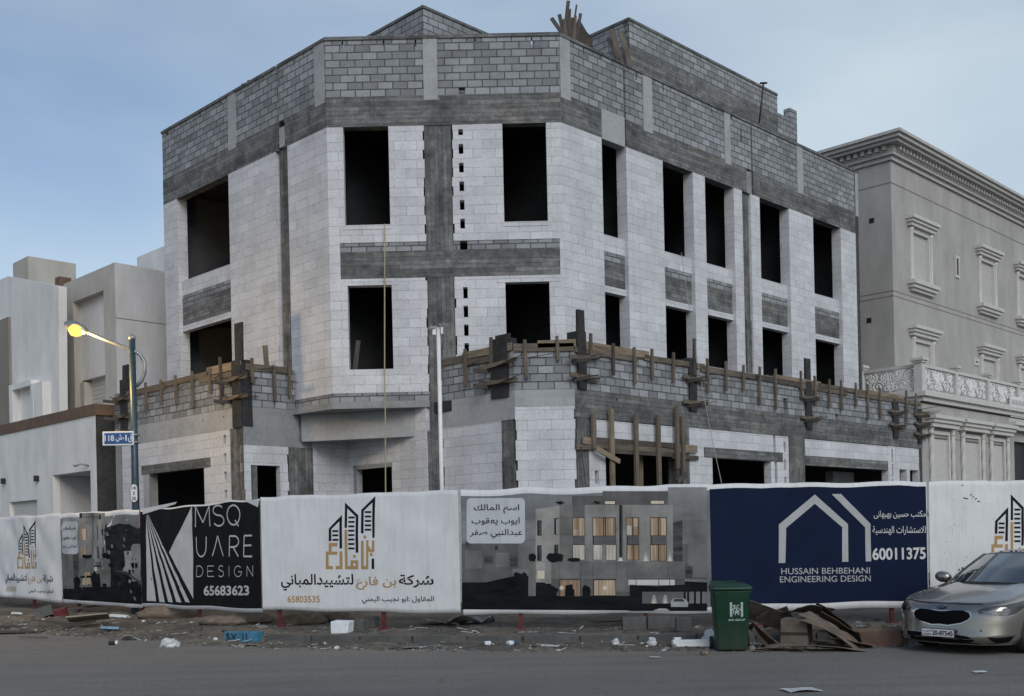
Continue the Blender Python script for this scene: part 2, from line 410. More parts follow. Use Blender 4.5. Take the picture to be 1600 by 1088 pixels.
# --- top storeys, front (chamfer) facade
HW = [(0.44, 1.65, 10.27, 13), (0.47, 1.65, 6.41, 8.65), (0.29, 9, 8.83, 9.8)]
wall('wall', 'aac', F, 0.0, 2.60, 5.78, ZB, HW, ragged='r')
sl = [(3.52, 3.645, 12.62, 12.78)] + [(3.52, 3.645, 12.12 - .5 * i, 12.38 - .5 * i) for i in range(5)]
sl += [(3.56, 3.68, 8.25 - .5 * i, 8.55 - .5 * i) for i in range(5)]
HR = [(4.70, 5.87, 10.27, 13), (4.69, 5.87, 5.95, 8.65), (3.0, 6.17, 8.83, 9.8)]
wall('wall', 'aac', F, 3.33, 6.27, 5.5, ZB, HR + sl, ragged='l')
piece('column', 'column', F, (2.60, 3.33, -0.5, -0.02, 4.7, ZB))
piece('beam', 'beam', F, (0.29, 2.60, -0.3, -0.03, 8.83, 9.56), (3.33, 6.17, -0.3, -0.03, 8.83, 9.56), (2.60, 3.33, -0.3, -0.012, 8.83, 9.54))
wall('infill_course', 'cmu', F, 0.29, 2.60, 9.56, 9.8, d=-0.02, th=0.2)
wall('infill_course', 'cmu', F, 3.33, 6.17, 9.56, 9.8, [(3.5, 3.7, 9.56, 9.9)], d=-0.02, th=0.2)
piece('window_lintel', 'aac', F, (0.36, 1.82, -0.24, 0.012, 8.653, 8.82))
piece('window_lintel', 'aac', F, (4.45, 6.15, -0.24, 0.012, 8.653, 8.82))
piece('window_sill', 'aac', F, (0.40, 1.68, -0.24, 0.015, 10.15, 10.27))
piece('window_sill', 'aac', F, (4.66, 5.90, -0.24, 0.015, 10.15, 10.27))
# --- roof beam and block parapet round the three facades
piece('roof_beam', 'beam', F, (0.0, 3.9, -0.3, 0.006, ZB, ZP0), (3.903, 6.27, -0.3, 0.0, ZB, ZP0))
piece('roof_beam', 'beam', R, (0.0, 1.70, -0.3, 0.0, ZB, ZP0), (2.80, 9.05, -0.3, 0.0, ZB, ZP0), (9.46, 16.72, -0.3, 0.0, ZB, ZP0))
piece('roof_beam', 'beam', LF, (-9.02, -2.34, -0.3, 0.0, ZB, ZP0), (-1.98, 0.0, -0.3, 0.0, ZB, ZP0))
def stiff(F_, *ss):
    for a, c in ss: piece('stiffener', 'conc_light', F_, (a, c, -0.23, 0.008, ZP0 - .12, ZP1))
gapF = [(6.27 * .48 + .55, 3.73, ZP0, ZP0 + .2), (5.52, 5.56, 15.0, 15.19), (2.4, 2.45, 15.02, 15.2), (1.55, 1.6, 15.05, 15.2), (.45, .49, 15.0, 15.2), (4.0, 4.04, 15.05, 15.2)]
wall('parapet', 'cmu', F, 0.0, 6.27, ZP0, ZP1, gapF, d=-0.01, th=0.2)
stiff(F, (2.62, 3.0)); 
wall('parapet', 'cmu', R, 0.0, 2.72, ZP0, ZP1, [(.1, .2, 15.1, 15.2), (1.0, 1.04, 15.0, 15.2), (1.7, 1.75, 15.1, 15.2)], d=-0.01, th=0.2)
wall('parapet', 'cmu', R, 2.82, 9.36, ZP0, ZP1, [(3.3, 3.36, 14.98, 15.2), (4.6, 4.65, 15.0, 15.2), (7.1, 7.15, 15.0, 15.2), (8.75, 8.85, 14.5, 14.9), (8.2, 8.3, 15.08, 15.3)], d=-0.01, th=0.2)
wall('parapet', 'cmu', R, 9.46, 16.72, ZP0, ZP1, [(11.1, 11.15, 15.0, 15.2), (13.5, 13.55, 15.02, 15.2)], d=-0.01, th=0.2)
stiff(R, (0.02, 0.42), (3.62, 4.05), (7.82, 8.16), (12.3, 12.68), (16.5, 16.72))
wall('parapet', 'cmu', LF, -9.02, -2.36, ZP0, ZP1, [(-8.8, -8.65, 15.08, 15.2), (-6.6, -6.53, 15.05, 15.2), (-5.4, -5.3, 15.1, 15.2), (-3.3, -3.25, 15.0, 15.2)], d=-0.01, th=0.2)
wall('parapet', 'cmu', LF, -2.26, 0.0, ZP0, ZP1, [(-1.5, -1.45, 15.0, 15.2)], d=-0.01, th=0.2)
stiff(LF, (-4.95, -4.52), (-0.50, -0.06))
piece('coping', 'beam', F, (-0.02, 6.29, -0.24, 0.03, ZP1, ZP1 + .09))
piece('coping', 'beam', R, (0.02, 2.72, -0.24, 0.03, ZP1, ZP1 + .08), (2.82, 9.36, -0.24, 0.03, ZP1, ZP1 + .07), (9.46, 16.74, -0.24, 0.03, ZP1, ZP1 + .08))
piece('coping', 'beam', LF, (-9.04, -2.36, -0.24, 0.03, ZP1, ZP1 + .08), (-2.26, -0.02, -0.24, 0.03, ZP1, ZP1 + .08))
# drain chases: a dark slot through parapet and beam with a pale patch beside it
piece('chase', 'inside', R, (2.70, 2.84, -0.4, -0.12, ZB, ZP1)); piece('chase', 'inside', R, (9.34, 9.48, -0.4, -0.12, ZB, ZP1 - .1))
piece('chase', 'inside', LF, (-2.38, -2.24, -0.4, -0.12, ZB, ZP1))
piece('patch', 'conc_light', R, (1.70, 2.72, -0.28, 0.012, 12.88, 13.72)); piece('patch', 'conc', R, (9.05, 9.34, -0.28, 0.004, ZB, 13.62))
piece('patch', 'conc_light', LF, (-2.24, -1.98, -0.28, 0.004, 12.95, 13.5))

# --- right facade: tall piers with sunk spandrels
RW = [(1.69, 2.77), (4.50, 6.03), (6.67, 8.27), (9.815, 11.66), (13.31, 15.31)]
JD = 0.12
def bay(F_, a, c, low):
    wall('spandrel', 'aac', F_, a, c, 9.8, 10.27, d=-JD, th=0.2)
    wall('infill_course', 'cmu', F_, a, c, 9.56, 9.8, d=-JD - .01, th=0.2)
    piece('spandrel_beam', 'beam', F_, (a, c, -0.34, -JD - .015, 8.83, 9.56))
    piece('window_lintel', 'aac', F_, (a, c, -0.33, -JD + .01, 8.65, 8.83))
    if low: wall('spandrel', 'aac', F_, a, c, 5.5, low, d=-JD, th=0.2)
wall('wall', 'aac', R, 0.0, 8.76, 5.5, ZB, [(a, c, 5.0, 13) for a, c in RW[:3]], th=0.36)
wall('wall', 'aac', R, 9.25, 16.72, 5.5, ZB, [(a, c, 5.0, 13) for a, c in RW[3:]], th=0.36)
for a, c in RW: bay(R, a, c, 6.1)
piece('column', 'column', R, (8.76, 9.25, -0.5, -0.09, 5.5, ZB))
piece('column', 'column', R, (8.95, 9.25, -0.087, -0.05, 5.5, 8.75), )
# --- left facade
wall('wall', 'aac', LF, -9.02, -2.46, 5.5, ZB, [(-8.15, -5.0, 5.0, 13)], th=0.36)
bay(LF, -8.15, -5.0, None)
wall('wall', 'aac', LF, -1.86, 0.0, 5.78, ZB, th=0.25)
piece('column', 'column', LF, (-2.34, -1.86, -0.5, -0.06, 4.0, ZB))
# chamfer corner where the blockwork is smeared over
# --- bay slab, its block course and the canopy beam over the recessed entrance
piece('block_course', 'cmu', F, (-0.02, 2.60, -0.2, -0.012, 5.545, 5.78)); piece('block_course', 'cmu', LF, (-1.84, 0.02, -0.2, -0.012, 5.545, 5.78))
MB().flat([(-5.86, 30.12), (-4.56, 28.94), (-1.95, 28.94), (-1.95, 31.0), (-4.2, 32.5)], 5.36, 5.54).build('bay_slab', M['conc'], B)
cb = Frame(-5.62, 30.2, 3.67, -1.02)
MB().box(cb, 0.0, 3.81, -0.3, 0.0, 4.62, 5.357).build('canopy_beam', M['conc_light'], B)
MB().box(cb, -0.2, -0.02, -0.28, -0.03, 4.66, 5.357).build('canopy_beam', M['beam'], B)

# --- entrance recess
wall('wall', 'aac', RR, 0.0, 1.40, 0.1, 4.46, [(0.2, 1.12, -1, 3.93)], th=0.2, ragged='lr', d=0.01)
wall('wall', 'conc', RR, 0.0, 1.62, 4.46, 5.5, th=0.25)
piece('column', 'column', RR, (1.42, 2.22, -0.35, 0.0, 0.1, 4.46)); piece('column', 'conc', RR, (1.42, 2.22, -0.35, -0.02, 4.46, 5.357))
wall('wall', 'aac', RR, 2.22, 3.46, 0.1, 5.357, th=0.2)
wall('wall', 'aac', RL, 0.0, 3.46, 0.1, 5.357, [(0.38, 1.98, -1, 3.86)], th=0.2)
piece('door_surround', 'conc', RL, (0.24, 0.38, -0.2, 0.012, 0.1, 3.98), (0.24, 2.0, -0.2, 0.012, 3.86, 3.98))
piece('column', 'column', F, (2.52, 2.98, -0.4, -0.0, 0.1, 4.72))
# --- podium, left street side
wall('parapet', 'cmu', LP, -7.55, -0.004, 5.5, 6.62, th=0.2)
wall('band_beam', 'conc_light', LP, -7.55, -0.004, 4.94, 5.5, [(-5.6 + i * 1.15, -5.55 + i * 1.15, 5.27, 5.33) for i in range(5)], d=0.006, th=0.3)
wall('wall', 'aac', LP, -7.1, -0.68, 0.1, 4.94, [(-5.35, -2.10, -1, 3.98), (-5.80, -1.73, 3.98, 4.24)] + [(-1.03, -0.90, 4.55 - i * .5, 4.8 - i * .5) for i in range(8)], th=0.25)
piece('garage_lintel', 'beam', LP, (-5.80, -1.73, -0.25, 0.02, 3.98, 4.24))
piece('garage_jamb', 'conc_light', LP, (-5.72, -5.35, -0.27, 0.006, 0.1, 3.97))
piece('column', 'column', LP, (-0.66, -0.004, -0.4, -0.0, 0.1, 4.93)); piece('column', 'conc', LP, (-7.55, -7.12, -0.4, -0.0, 0.1, 4.93))
wall('parapet', 'cmu', RR, 0.0, 1.66, 5.5, 6.6, th=0.2)
# --- podium, chamfer
wall('parapet', 'cmu', P1, 0.0, 2.83, 5.5, 6.62, th=0.2); wall('parapet', 'cmu', P2, 0.0, 1.5, 5.5, 6.62, th=0.2)
wall('band_beam', 'conc_light', P1, 0.0, 2.83, 4.78, 5.5, d=0.006, th=0.3); wall('band_beam', 'conc_light', P2, 0.0, 1.5, 5.08, 5.5, d=0.006, th=0.3)
wall('wall', 'aac', P1, 0.12, 2.33, 0.1, 4.78, th=0.25, ragged='lr')
piece('column', 'column', P1, (2.33, 2.74, -0.3, -0.01, 0.1, 4.78))
wall('wall', 'aac', P2, 0.0, 1.5, 0.1, 5.08, th=0.25, ragged='lr'); 
# --- podium, right street side
wall('parapet', 'cmu', RP, 0.0, 19.8, 5.5, 6.62, [(9.9, 10.15, 5.5, 6.0), (13.2, 13.4, 5.5, 5.7)], th=0.2)
wall('band_beam', 'beam', RP, 0.0, 19.85, 4.80, 5.5, [(1.6, 1.66, 5.32, 5.38), (18.85, 18.88, 4.6, 5.3)], d=0.008, th=0.35)
piece('column', 'column', RP, (0.06, 0.48, -0.4, 0.0, 0.1, 4.8))
wall('wall', 'aac', RP, 0.50, 1.14, 0.1, 4.8, [(0.70, 0.86, 3.15 - i * .5, 3.48 - i * .5) for i in range(4)] + [(0.48, 0.72, 4.2, 4.9), (0.72, 1.2, 4.3, 4.9)], th=0.25)
piece('column', 'beam', RP, (0.50, 0.72, -0.3, -0.02, 4.2, 4.8))
wall('wall', 'aac', RP, 0.72, 4.32, 4.33, 4.78, th=0.25)
piece('entrance_lintel', 'beam', RP, (0.72, 4.36, -0.26, 0.0, 4.02, 4.32))
piece('column', 'column', RP, (4.36, 4.80, -0.4, -0.0, 0.1, 4.8))
wall('wall', 'aac', RP, 4.82, 9.78, 0.1, 4.8, [(5.93, 9.10, -1, 4.0), (5.52, 9.78, 3.99, 4.28), (9.3, 9.46, 0, 3.98), (9.26, 9.38, 4.28, 4.8)], th=0.25)
piece('entrance_lintel', 'beam', RP, (5.54, 9.78, -0.26, 0.015, 3.99, 4.28))
wall('wall', 'aac', RP, 9.78, 10.15, 0.1, 4.8, [(9.86, 9.98, 4.3 - i * .55, 4.62 - i * .55) for i in range(6)], th=0.25)
piece('column', 'column', RP, (10.17, 11.14, -0.4, 0.002, 0.1, 4.8))
wall('wall', 'aac', RP, 11.18, 16.98, 4.24, 4.78, th=0.25)
piece('entrance_lintel', 'beam', RP, (11.18, 16.98, -0.26, 0.01, 3.93, 4.235))
piece('door_pier', 'conc', RP, (15.4, 16.95, -1.6, -1.3, 0.1, 3.92))
wall('wall', 'aac', RP, 17.0, 17.6, 0.1, 4.8, [(17.28, 17.4, 4.25 - i * .55, 4.7 - i * .55) for i in range(6)], th=0.25)
wall('wall', 'aac', RP, 17.62, 19.7, 0.1, 4.79, [(17.9, 18.5, -1, 3.98), (18.75, 19.5, -1, 3.98)], th=0.25)
piece('column', 'conc', RP, (19.7, 19.85, -0.4, 0.0, 0.1, 4.8))
# --- floors, back and side walls, inner partitions added to keep the rooms dark
foot = [(-4.5, 29.28), (1.7, 29.28), (13.1, 40.85), (4.03, 49.9), (-10.5, 35.4)]
foot_low = [(-12.0, 34.2), (-6.95, 29.3), (-5.85, 30.4), (-5.2, 30.95), (-4.55, 31.7), (-1.95, 29.1), (.4, 27.3), (1.7, 27.35), (15.4, 41.05), (4.5, 51.6)]
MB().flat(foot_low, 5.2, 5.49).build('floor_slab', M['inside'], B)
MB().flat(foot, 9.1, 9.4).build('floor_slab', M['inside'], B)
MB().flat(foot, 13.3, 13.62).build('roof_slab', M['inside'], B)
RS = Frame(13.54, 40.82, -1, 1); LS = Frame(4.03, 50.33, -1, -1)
wall('wall', 'dim_inner_wall', RS, 0.0, 13.4, 5.5, ZP1, th=0.25); wall('wall', 'dim_inner_wall', LS, 0.0, 21.1, 5.5, ZP1, th=0.25)
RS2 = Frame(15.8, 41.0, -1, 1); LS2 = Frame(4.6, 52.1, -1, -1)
wall('wall', 'dim_inner_wall', RS2, 0.0, 15.8, 0.1, 5.5, th=0.25); wall('wall', 'dim_inner_wall', LS2, 0.0, 23.3, 0.1, 5.5, th=0.25)
LS3 = Frame(-12.29, 34.33, 1, 1)
for f_, a, c, z0, z1 in ((R.off(-5.5), -3.0, 16.5, 5.5, 13.3), (LF.off(-5.5), -8.8, 3.0, 5.5, 13.3), (F.off(-6.5), -1.0, 7.5, 5.5, 13.3),
                         (RP.off(-7.0), 0.0, 19.0, 0.1, 5.2), (LP.off(-6.0), -7.0, 3.0, 0.1, 5.2)):
    wall('darkening_partition', 'inside', f_, a, c, z0, z1, th=0.2)
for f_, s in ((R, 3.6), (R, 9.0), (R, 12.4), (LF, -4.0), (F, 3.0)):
    wall('darkening_partition', 'inside', Frame(f_.w(s, -0.5, 0).x, f_.w(s, -0.5, 0).y, -f_.nx, -f_.ny), 0.0, 4.9, 5.5, 13.3, th=0.15)
piece('inner_column', 'conc', LF, (-6.3, -6.0, -3.4, -3.1, 5.5, 13.3), (-7.3, -7.1, -4.4, -4.2, 5.5, 13.3))
# --- two roof rooms set back from the parapet
def roof_room(x, y, zt, ll, rl, extra=False):
    fl = Frame(x, y, 1, -1); fr = Frame(x, y, 1, 1)
    wall('roof_room_wall', 'cmu', fl, -ll, -0.004, zt - .75, zt, th=0.2); wall('roof_room_wall', 'cmu', fr, 0.0, rl, zt - .75, zt, th=0.2)
    piece('roof_room_beam', 'beam', fl, (-ll, -0.006, -.2, .005, 13.6, zt - .75)); piece('roof_room_beam', 'beam', fr, (0, rl, -.2, .005, 13.6, zt - .75))
    piece('coping', 'beam', fl, (-ll, 0.026, -.22, .03, zt, zt + .08)); piece('coping', 'beam', fr, (0.0, rl, -.22, .03, zt, zt + .08))
    if extra:
        piece('roof_room_beam', 'beam', fr, (rl, rl + 1.35, -.25, 0.0, 14.5, 16.3)); wall('roof_room_wall', 'cmu', fr, rl, rl + .85, 16.3, 17.02, th=0.2)
        piece('roof_room_pier', 'cmu', fr, (rl + .85, rl + 1.35, -.25, .01, 16.3, 17.42))
    back = [fl.w(-ll, -.2, 0), fl.w(0, -.2, 0), fr.w(rl, -.2, 0), fr.w(rl, -4.0, 0), fl.w(-ll, -4.0, 0)]
    MB().flat([(p.x, p.y) for p in back], zt - 1.0, zt - .8).build('roof_slab', M['conc'], B)
roof_room(-2.1, 32.0, 17.5, 3.6, 3.6)
roof_room(4.13, 33.3, 17.62, 3.5, 8.6, True)
# ------------------------------------------------------------------ ground
def lerp(a, b, t): return a + (b - a) * t
def interp(tab, x):
    if x <= tab[0][0]: return tab[0][1]
    for (x0, y0), (x1, y1) in zip(tab, tab[1:]):
        if x <= x1: return lerp(y0, y1, (x - x0) / (x1 - x0))
    return tab[-1][1]
def smooth(t): t = max(0.0, min(1.0, t)); return t * t * (3 - 2 * t)
_e = [at_z(px, py) for px, py in ((-420, 978), (-150, 985), (0, 990), (120, 994), (250, 1004), (400, 1013), (600, 1017), (800, 1018), (1000, 1018), (1110, 1018), (1250, 1015), (1400, 1010), (1600, 1001), (1900, 985))]
EDGE = [(-60, 70.0)] + [(p.x, p.y) for p in _e] + [(60, 45.0)]       # where the dust meets the asphalt
_k = [(300, 22.3), (350, 20.75), (430, 20.1), (600, 19.35), (800, 18.9), (1000, 18.55), (1110, 18.4), (1400, 17.95), (1700, 17.7)]
KERB = [(at_y(px, 1000, y).x, y) for px, y in _k]
def edge_y(x): return interp(EDGE, x)
def kerb_y(x): return interp(KERB, x)
def fbm(x, y, s, o=4):
    return noise.fractal(Vector((x * s, y * s, 3.7)), 0.9, 2.0, o, noise_basis='PERLIN_ORIGINAL')
def ground_z(x, y):
    d = y - edge_y(x)
    if x < KERB[0][0]: d *= 0.75
    n = fbm(x, y, 1.1)
    z = -0.03 + 0.045 * smooth((d + .25 + 0.25 * n) / 0.7)
    k = y - kerb_y(x)
    if x > KERB[0][0]:
        w = smooth((x - KERB[0][0]) / 1.0)
        z2 = z + (0.135 * smooth((k - 0.02) / 0.1)) * w + (1 - w) * 0.13 * smooth(d / 1.6)
        z = z2
    else: z += 0.13 * smooth(d / 1.8)
    a = smooth(d / 0.8)
    z += a * (0.035 * n + 0.012 * fbm(x, y, 4.0) + 0.006 * fbm(x, y, 12.0, 2))
    if x < -4: z += 0.10 * a * max(0, fbm(x + 9, y, 0.55)) * smooth((-4 - x) / 2)
    return z
def make_dirt():
    m = MB(); xs = []; x = -34.0
    while x < 34: xs.append(x); x += 0.085 if -13 < x < 11 else 0.35
    us = [-1.2 + 0.085 * i for i in range(60)] + [4.0 + 0.3 * i for i in range(1, 34)]
    V = []
    for x in xs:
        e = edge_y(x); V.append([])
        for u in us: V[-1].append((x, e + u, ground_z(x, e + u)))
    me = bpy.data.meshes.new('ground'); n = len(us)
    me.from_pydata([p for c in V for p in c], [], [(i * n + j, (i + 1) * n + j, (i + 1) * n + j + 1, i * n + j + 1) for i in range(len(xs) - 1) for j in range(n - 1)])
    me.polygons.foreach_set('use_smooth', [True] * len(me.polygons)); me.materials.append(M['dirt'])
    o = bpy.data.objects.new('dirt_ground', me); COL.objects.link(o); o['kind'] = 'structure'
def mat_dirt():
    m, t, p = mat_new('sandy_dirt'); v = coords(t, 'obj')
    n1 = noise_n(t, v, 0.55, 5, 0.6); n2 = noise_n(t, v, 5.0, 6, 0.7); n3 = noise_n(t, v, 45, 3, 0.6)
    c = ramp(t, n1, [(0.3, (0.10, 0.09, 0.08)), (0.5, (0.17, 0.15, 0.125)), (0.7, (0.25, 0.215, 0.17))])
    c = mixc(t, c, ramp(t, n2, [(0.3, 0.45), (0.7, 1.2)]), 0.95, 'MULTIPLY')
    c = mixc(t, c, ramp(t, n3, [(0.3, 0.7), (0.75, 1.2)]), 0.7, 'MULTIPLY')
    t.links.new(c, p.inputs['Base Color']); p.inputs['Roughness'].default_value = 0.95; p.inputs['Specular IOR Level'].default_value = 0.15
    bump(t, p, n2, 0.6, 0.04); return m
def noise_c(t, vec, sc):
    n = t.nodes.new('ShaderNodeTexNoise'); n.inputs['Scale'].default_value = sc; n.inputs['Detail'].default_value = 3; t.links.new(vec, n.inputs['Vector']); return n.outputs['Color']
def vec_add(t, v, c, k):
    m = t.nodes.new('ShaderNodeVectorMath'); m.operation = 'MULTIPLY_ADD'; m.inputs[1].default_value = (k, k, 0); t.links.new(c, m.inputs[0]); t.links.new(v, m.inputs[2]); return m.outputs['Vector']
def mat_road():
    m, t, p = mat_new('dusty_asphalt'); v = coords(t, 'obj')
    n1 = noise_n(t, v, 0.25, 5, 0.6); n3 = noise_n(t, v, 60, 2, 0.6)
    vs = coords(t, 'obj', (0.12, 1.3, 1), (0, 0, math.radians(-4))); n2 = noise_n(t, vs, 1.2, 5, 0.6)
    c = ramp(t, n1, [(0.3, (0.135, 0.130, 0.123)), (0.7, (0.185, 0.178, 0.165))])
    c = mixc(t, c, ramp(t, n2, [(0.35, 0.86), (0.6, 1.08), (0.8, 1.18)]), 0.8, 'MULTIPLY')
    # tyre tracks, oil drips, hairline cracks
    vo = t.nodes.new('ShaderNodeTexVoronoi'); vo.feature = 'DISTANCE_TO_EDGE'; vo.inputs['Scale'].default_value = .32; t.links.new(vec_add(t, v, noise_c(t, v, .9), .9), vo.inputs['Vector'])
    c = mixc(t, c, ramp(t, vo.outputs['Distance'], [(0.0, 0.45), (0.008, 1.0)]), ramp(t, noise_n(t, v, .12, 2), [(.5, 0.0), (.62, .9)]), 'MULTIPLY')
    c = mixc(t, c, ramp(t, noise_n(t, v, 2.4, 3, .5), [(.66, 1.0), (.76, .72)]), .8, 'MULTIPLY')
    # pale dust carried over from the verge, thinning out towards the middle of the road
    geo = t.nodes.new('ShaderNodeNewGeometry'); sx = t.nodes.new('ShaderNodeSeparateXYZ'); t.links.new(geo.outputs['Position'], sx.inputs[0])
    mrg = t.nodes.new('ShaderNodeMapRange'); mrg.inputs['From Min'].default_value = 13.3; mrg.inputs['From Max'].default_value = 18.5
    t.links.new(sx.outputs['Y'], mrg.inputs['Value'])
    ml = t.nodes.new('ShaderNodeMath'); ml.operation = 'MULTIPLY'; t.links.new(mrg.outputs['Result'], ml.inputs[0]); t.links.new(n2, ml.inputs[1])
    ml2 = t.nodes.new('ShaderNodeMath'); ml2.operation = 'MULTIPLY'; ml2.use_clamp = True; ml2.inputs[1].default_value = 1.35; t.links.new(ml.outputs[0], ml2.inputs[0])
    c = mixc(t, c, (0.22, 0.20, 0.172), ml2.outputs[0])
    c = mixc(t, c, ramp(t, n3, [(0.3, 0.6), (0.72, 1.35)]), 0.8, 'MULTIPLY')
    c = mixc(t, c, ramp(t, noise_n(t, coords(t, 'obj', (1, 2.0, 1)), 17, 4, .75), [(0.3, 0.62), (0.5, 1.0), (0.7, 1.4)]), 0.9, 'MULTIPLY')
    t.links.new(c, p.inputs['Base Color']); p.inputs['Roughness'].default_value = 0.88; p.inputs['Specular IOR Level'].default_value = 0.25
    bump(t, p, n3, 0.35, 0.01); return m
M['dirt'] = mat_dirt(); M['road'] = mat_road()
make_dirt()
rm = MB(); rm.poly([(-900, -300, 0), (900, -300, 0), (900, 1500, 0), (-900, 1500, 0)]); ro = rm.build('road', M['road'], base=(0, 0, 0)); ro['kind'] = 'structure'
fm = MB(); fm.poly([(-200, 34.5, -0.1), (-34, 60, -.1), (-34, 34.6, 0.12), (34, 34.6, 0.12), (200, 34.5, 0.12), (200, 400, 0.12), (-200, 400, 0.12)][2:4] + [(200, 30.5, 0.06), (200, 400, 0.06), (-200, 400, 0.06), (-200, 60, 0.06)])
fo = fm.build('ground', M['dirt'], base=(0, 0, 0)); fo['kind'] = 'structure'
# ------------------------------------------------------------------ hoarding: printed vinyl banners on steel posts
_FORMS = {}
def _reg(ch, base, n):
    _FORMS[ch] = [chr(base + k) for k in range(n)]
for ch, b_, n_ in (('ا', 0xFE8D, 2), ('ب', 0xFE8F, 4), ('ة', 0xFE93, 2), ('ت', 0xFE95, 4), ('ج', 0xFE9D, 4), ('ح', 0xFEA1, 4), ('د', 0xFEA9, 2),
                   ('ر', 0xFEAD, 2), ('س', 0xFEB1, 4), ('ش', 0xFEB5, 4), ('ص', 0xFEB9, 4), ('ع', 0xFEC9, 4), ('ف', 0xFED1, 4), ('ق', 0xFED5, 4),
                   ('ك', 0xFED9, 4), ('ل', 0xFEDD, 4), ('م', 0xFEE1, 4), ('ن', 0xFEE5, 4), ('ه', 0xFEE9, 4), ('و', 0xFEED, 2), ('ى', 0xFEEF, 2),
                   ('ي', 0xFEF1, 4), ('لا', 0xFEFB, 2)): _reg(ch, b_, n_)
def arabic(s):
    """joined letter forms in visual (left to right) order"""
    units = []; i = 0
    while i < len(s):
        if s[i:i + 2] == 'لا': units.append('لا'); i += 2
        else: units.append(s[i]); i += 1
    out = []
    for k, c in enumerate(units):
        if c not in _FORMS: out.append(c); continue
        prev = units[k - 1] if k else ' '; nxt = units[k + 1] if k + 1 < len(units) else ' '
        jp = prev in _FORMS and len(_FORMS[prev]) == 4
        jn = nxt in _FORMS and len(_FORMS[c]) == 4
        f = _FORMS[c]
        out.append(f[3] if jp and jn else f[1] if jp else f[2] if jn else f[0])
    return ''.join(out[::-1])
_TXT = {}
def text_tris(body, weight=0.0):
    """outline text as 2-D polygons scaled to the unit box (0..1, 0..1); also its aspect"""
    key = (body, weight)
    if key not in _TXT:
        # the fill of some glyphs fails at some resolutions: keep the fullest of a few tries
        best = -1.0
        for res in (4, 3, 2, 6):
            for dw in (0.0, 0.002, 0.005):
                c = bpy.data.curves.new('txt', 'FONT'); c.body = body; c.resolution_u = res; c.offset = weight + dw
                o = bpy.data.objects.new('txt', c); COL.objects.link(o)
                bpy.context.view_layer.update()
                dg = bpy.context.evaluated_depsgraph_get(); me = bpy.data.meshes.new_from_object(o.evaluated_get(dg))
                ar = sum(f.area for f in me.polygons)
                if ar > best * 1.06:
                    best = ar; P = [[(me.vertices[i].co.x, me.vertices[i].co.y) for i in f.vertices] for f in me.polygons]
                bpy.data.objects.remove(o); bpy.data.curves.remove(c); bpy.data.meshes.remove(me)
        xs = [p[0] for f in P for p in f]; ys = [p[1] for f in P for p in f]
        x0, x1, y0, y1 = min(xs), max(xs), min(ys), max(ys)
        _TXT[key] = [[((x - x0) / (x1 - x0), (y - y0) / (y1 - y0)) for x, y in f] for f in P]
    return _TXT[key]

class Print2D:
    """flat coloured shapes in (s, z) metres, later laid on a surface"""
    def __init__(p): p.items = []            # (polygon, material index, layer)
    def poly(p, pts, mat, layer=1): p.items.append((list(pts), mat, layer))
    def rect(p, s0, s1, z0, z1, mat, layer=1): p.poly([(s0, z0), (s1, z0), (s1, z1), (s0, z1)], mat, layer)
    def stroke(p, pts, w, mat, layer=1):
        for a, b in zip(pts, pts[1:]):
            dx, dz = b[0] - a[0], b[1] - a[1]; l = math.hypot(dx, dz) or 1; nx, nz = -dz / l * w / 2, dx / l * w / 2
            p.poly([(a[0] - nx, a[1] - nz), (b[0] - nx, b[1] - nz), (b[0] + nx, b[1] + nz), (a[0] + nx, a[1] + nz)], mat, layer)
    def text(p, body, s0, s1, z0, z1, mat, weight=0.0, layer=2, z0r=None, z1r=None):
        """text filling the box; z0r / z1r give the right-hand end's heights where the line climbs"""
        z0r = z0 if z0r is None else z0r; z1r = z1 if z1r is None else z1r
        for f in text_tris(body, weight):
            p.poly([(lerp(s0, s1, x), lerp(lerp(z0, z1, y), lerp(z0r, z1r, y), x)) for x, y in f], mat, layer)
    def build(p, name, mats, surf, parent, grid=0.16, lift=0.0025):
        bm = bmesh.new(); lay = bm.faces.layers.int.new('lay')
        for pts, mat, layer in p.items:
            try: f = bm.faces.new([bm.verts.new((s, 0, z)) for s, z in pts])
            except ValueError: continue
            f.material_index = mat; f[lay] = layer; f.normal_update()
        big = [f for f in bm.faces if len(f.verts) > 4]
        if big: bmesh.ops.triangulate(bm, faces=big)
        if grid:
            ss = [v.co.x for v in bm.verts]; zs = [v.co.z for v in bm.verts]
            for ax, lo, hi in ((0, min(ss), max(ss)), (2, min(zs), max(zs))):
                k = math.floor(lo / grid) + 1
                while k * grid < hi:
                    no = Vector((1, 0, 0)) if ax == 0 else Vector((0, 0, 1))
                    bmesh.ops.bisect_plane(bm, geom=bm.verts[:] + bm.edges[:] + bm.faces[:], plane_co=no * (k * grid), plane_no=no, dist=1e-6)
                    k += 1
        m = MB()
        for f in bm.faces:
            P = [v.co for v in f.verts]
            a = sum((P[i].x * P[(i + 1) % len(P)].z - P[(i + 1) % len(P)].x * P[i].z) for i in range(len(P)))
            if a < 0: P = P[::-1]
            m.poly([surf(q.x, q.z, lift * f[lay]) for q in P], [(q.x, q.z) for q in P], f.material_index)
        bm.free()
        return m.build(name, mats, parent)

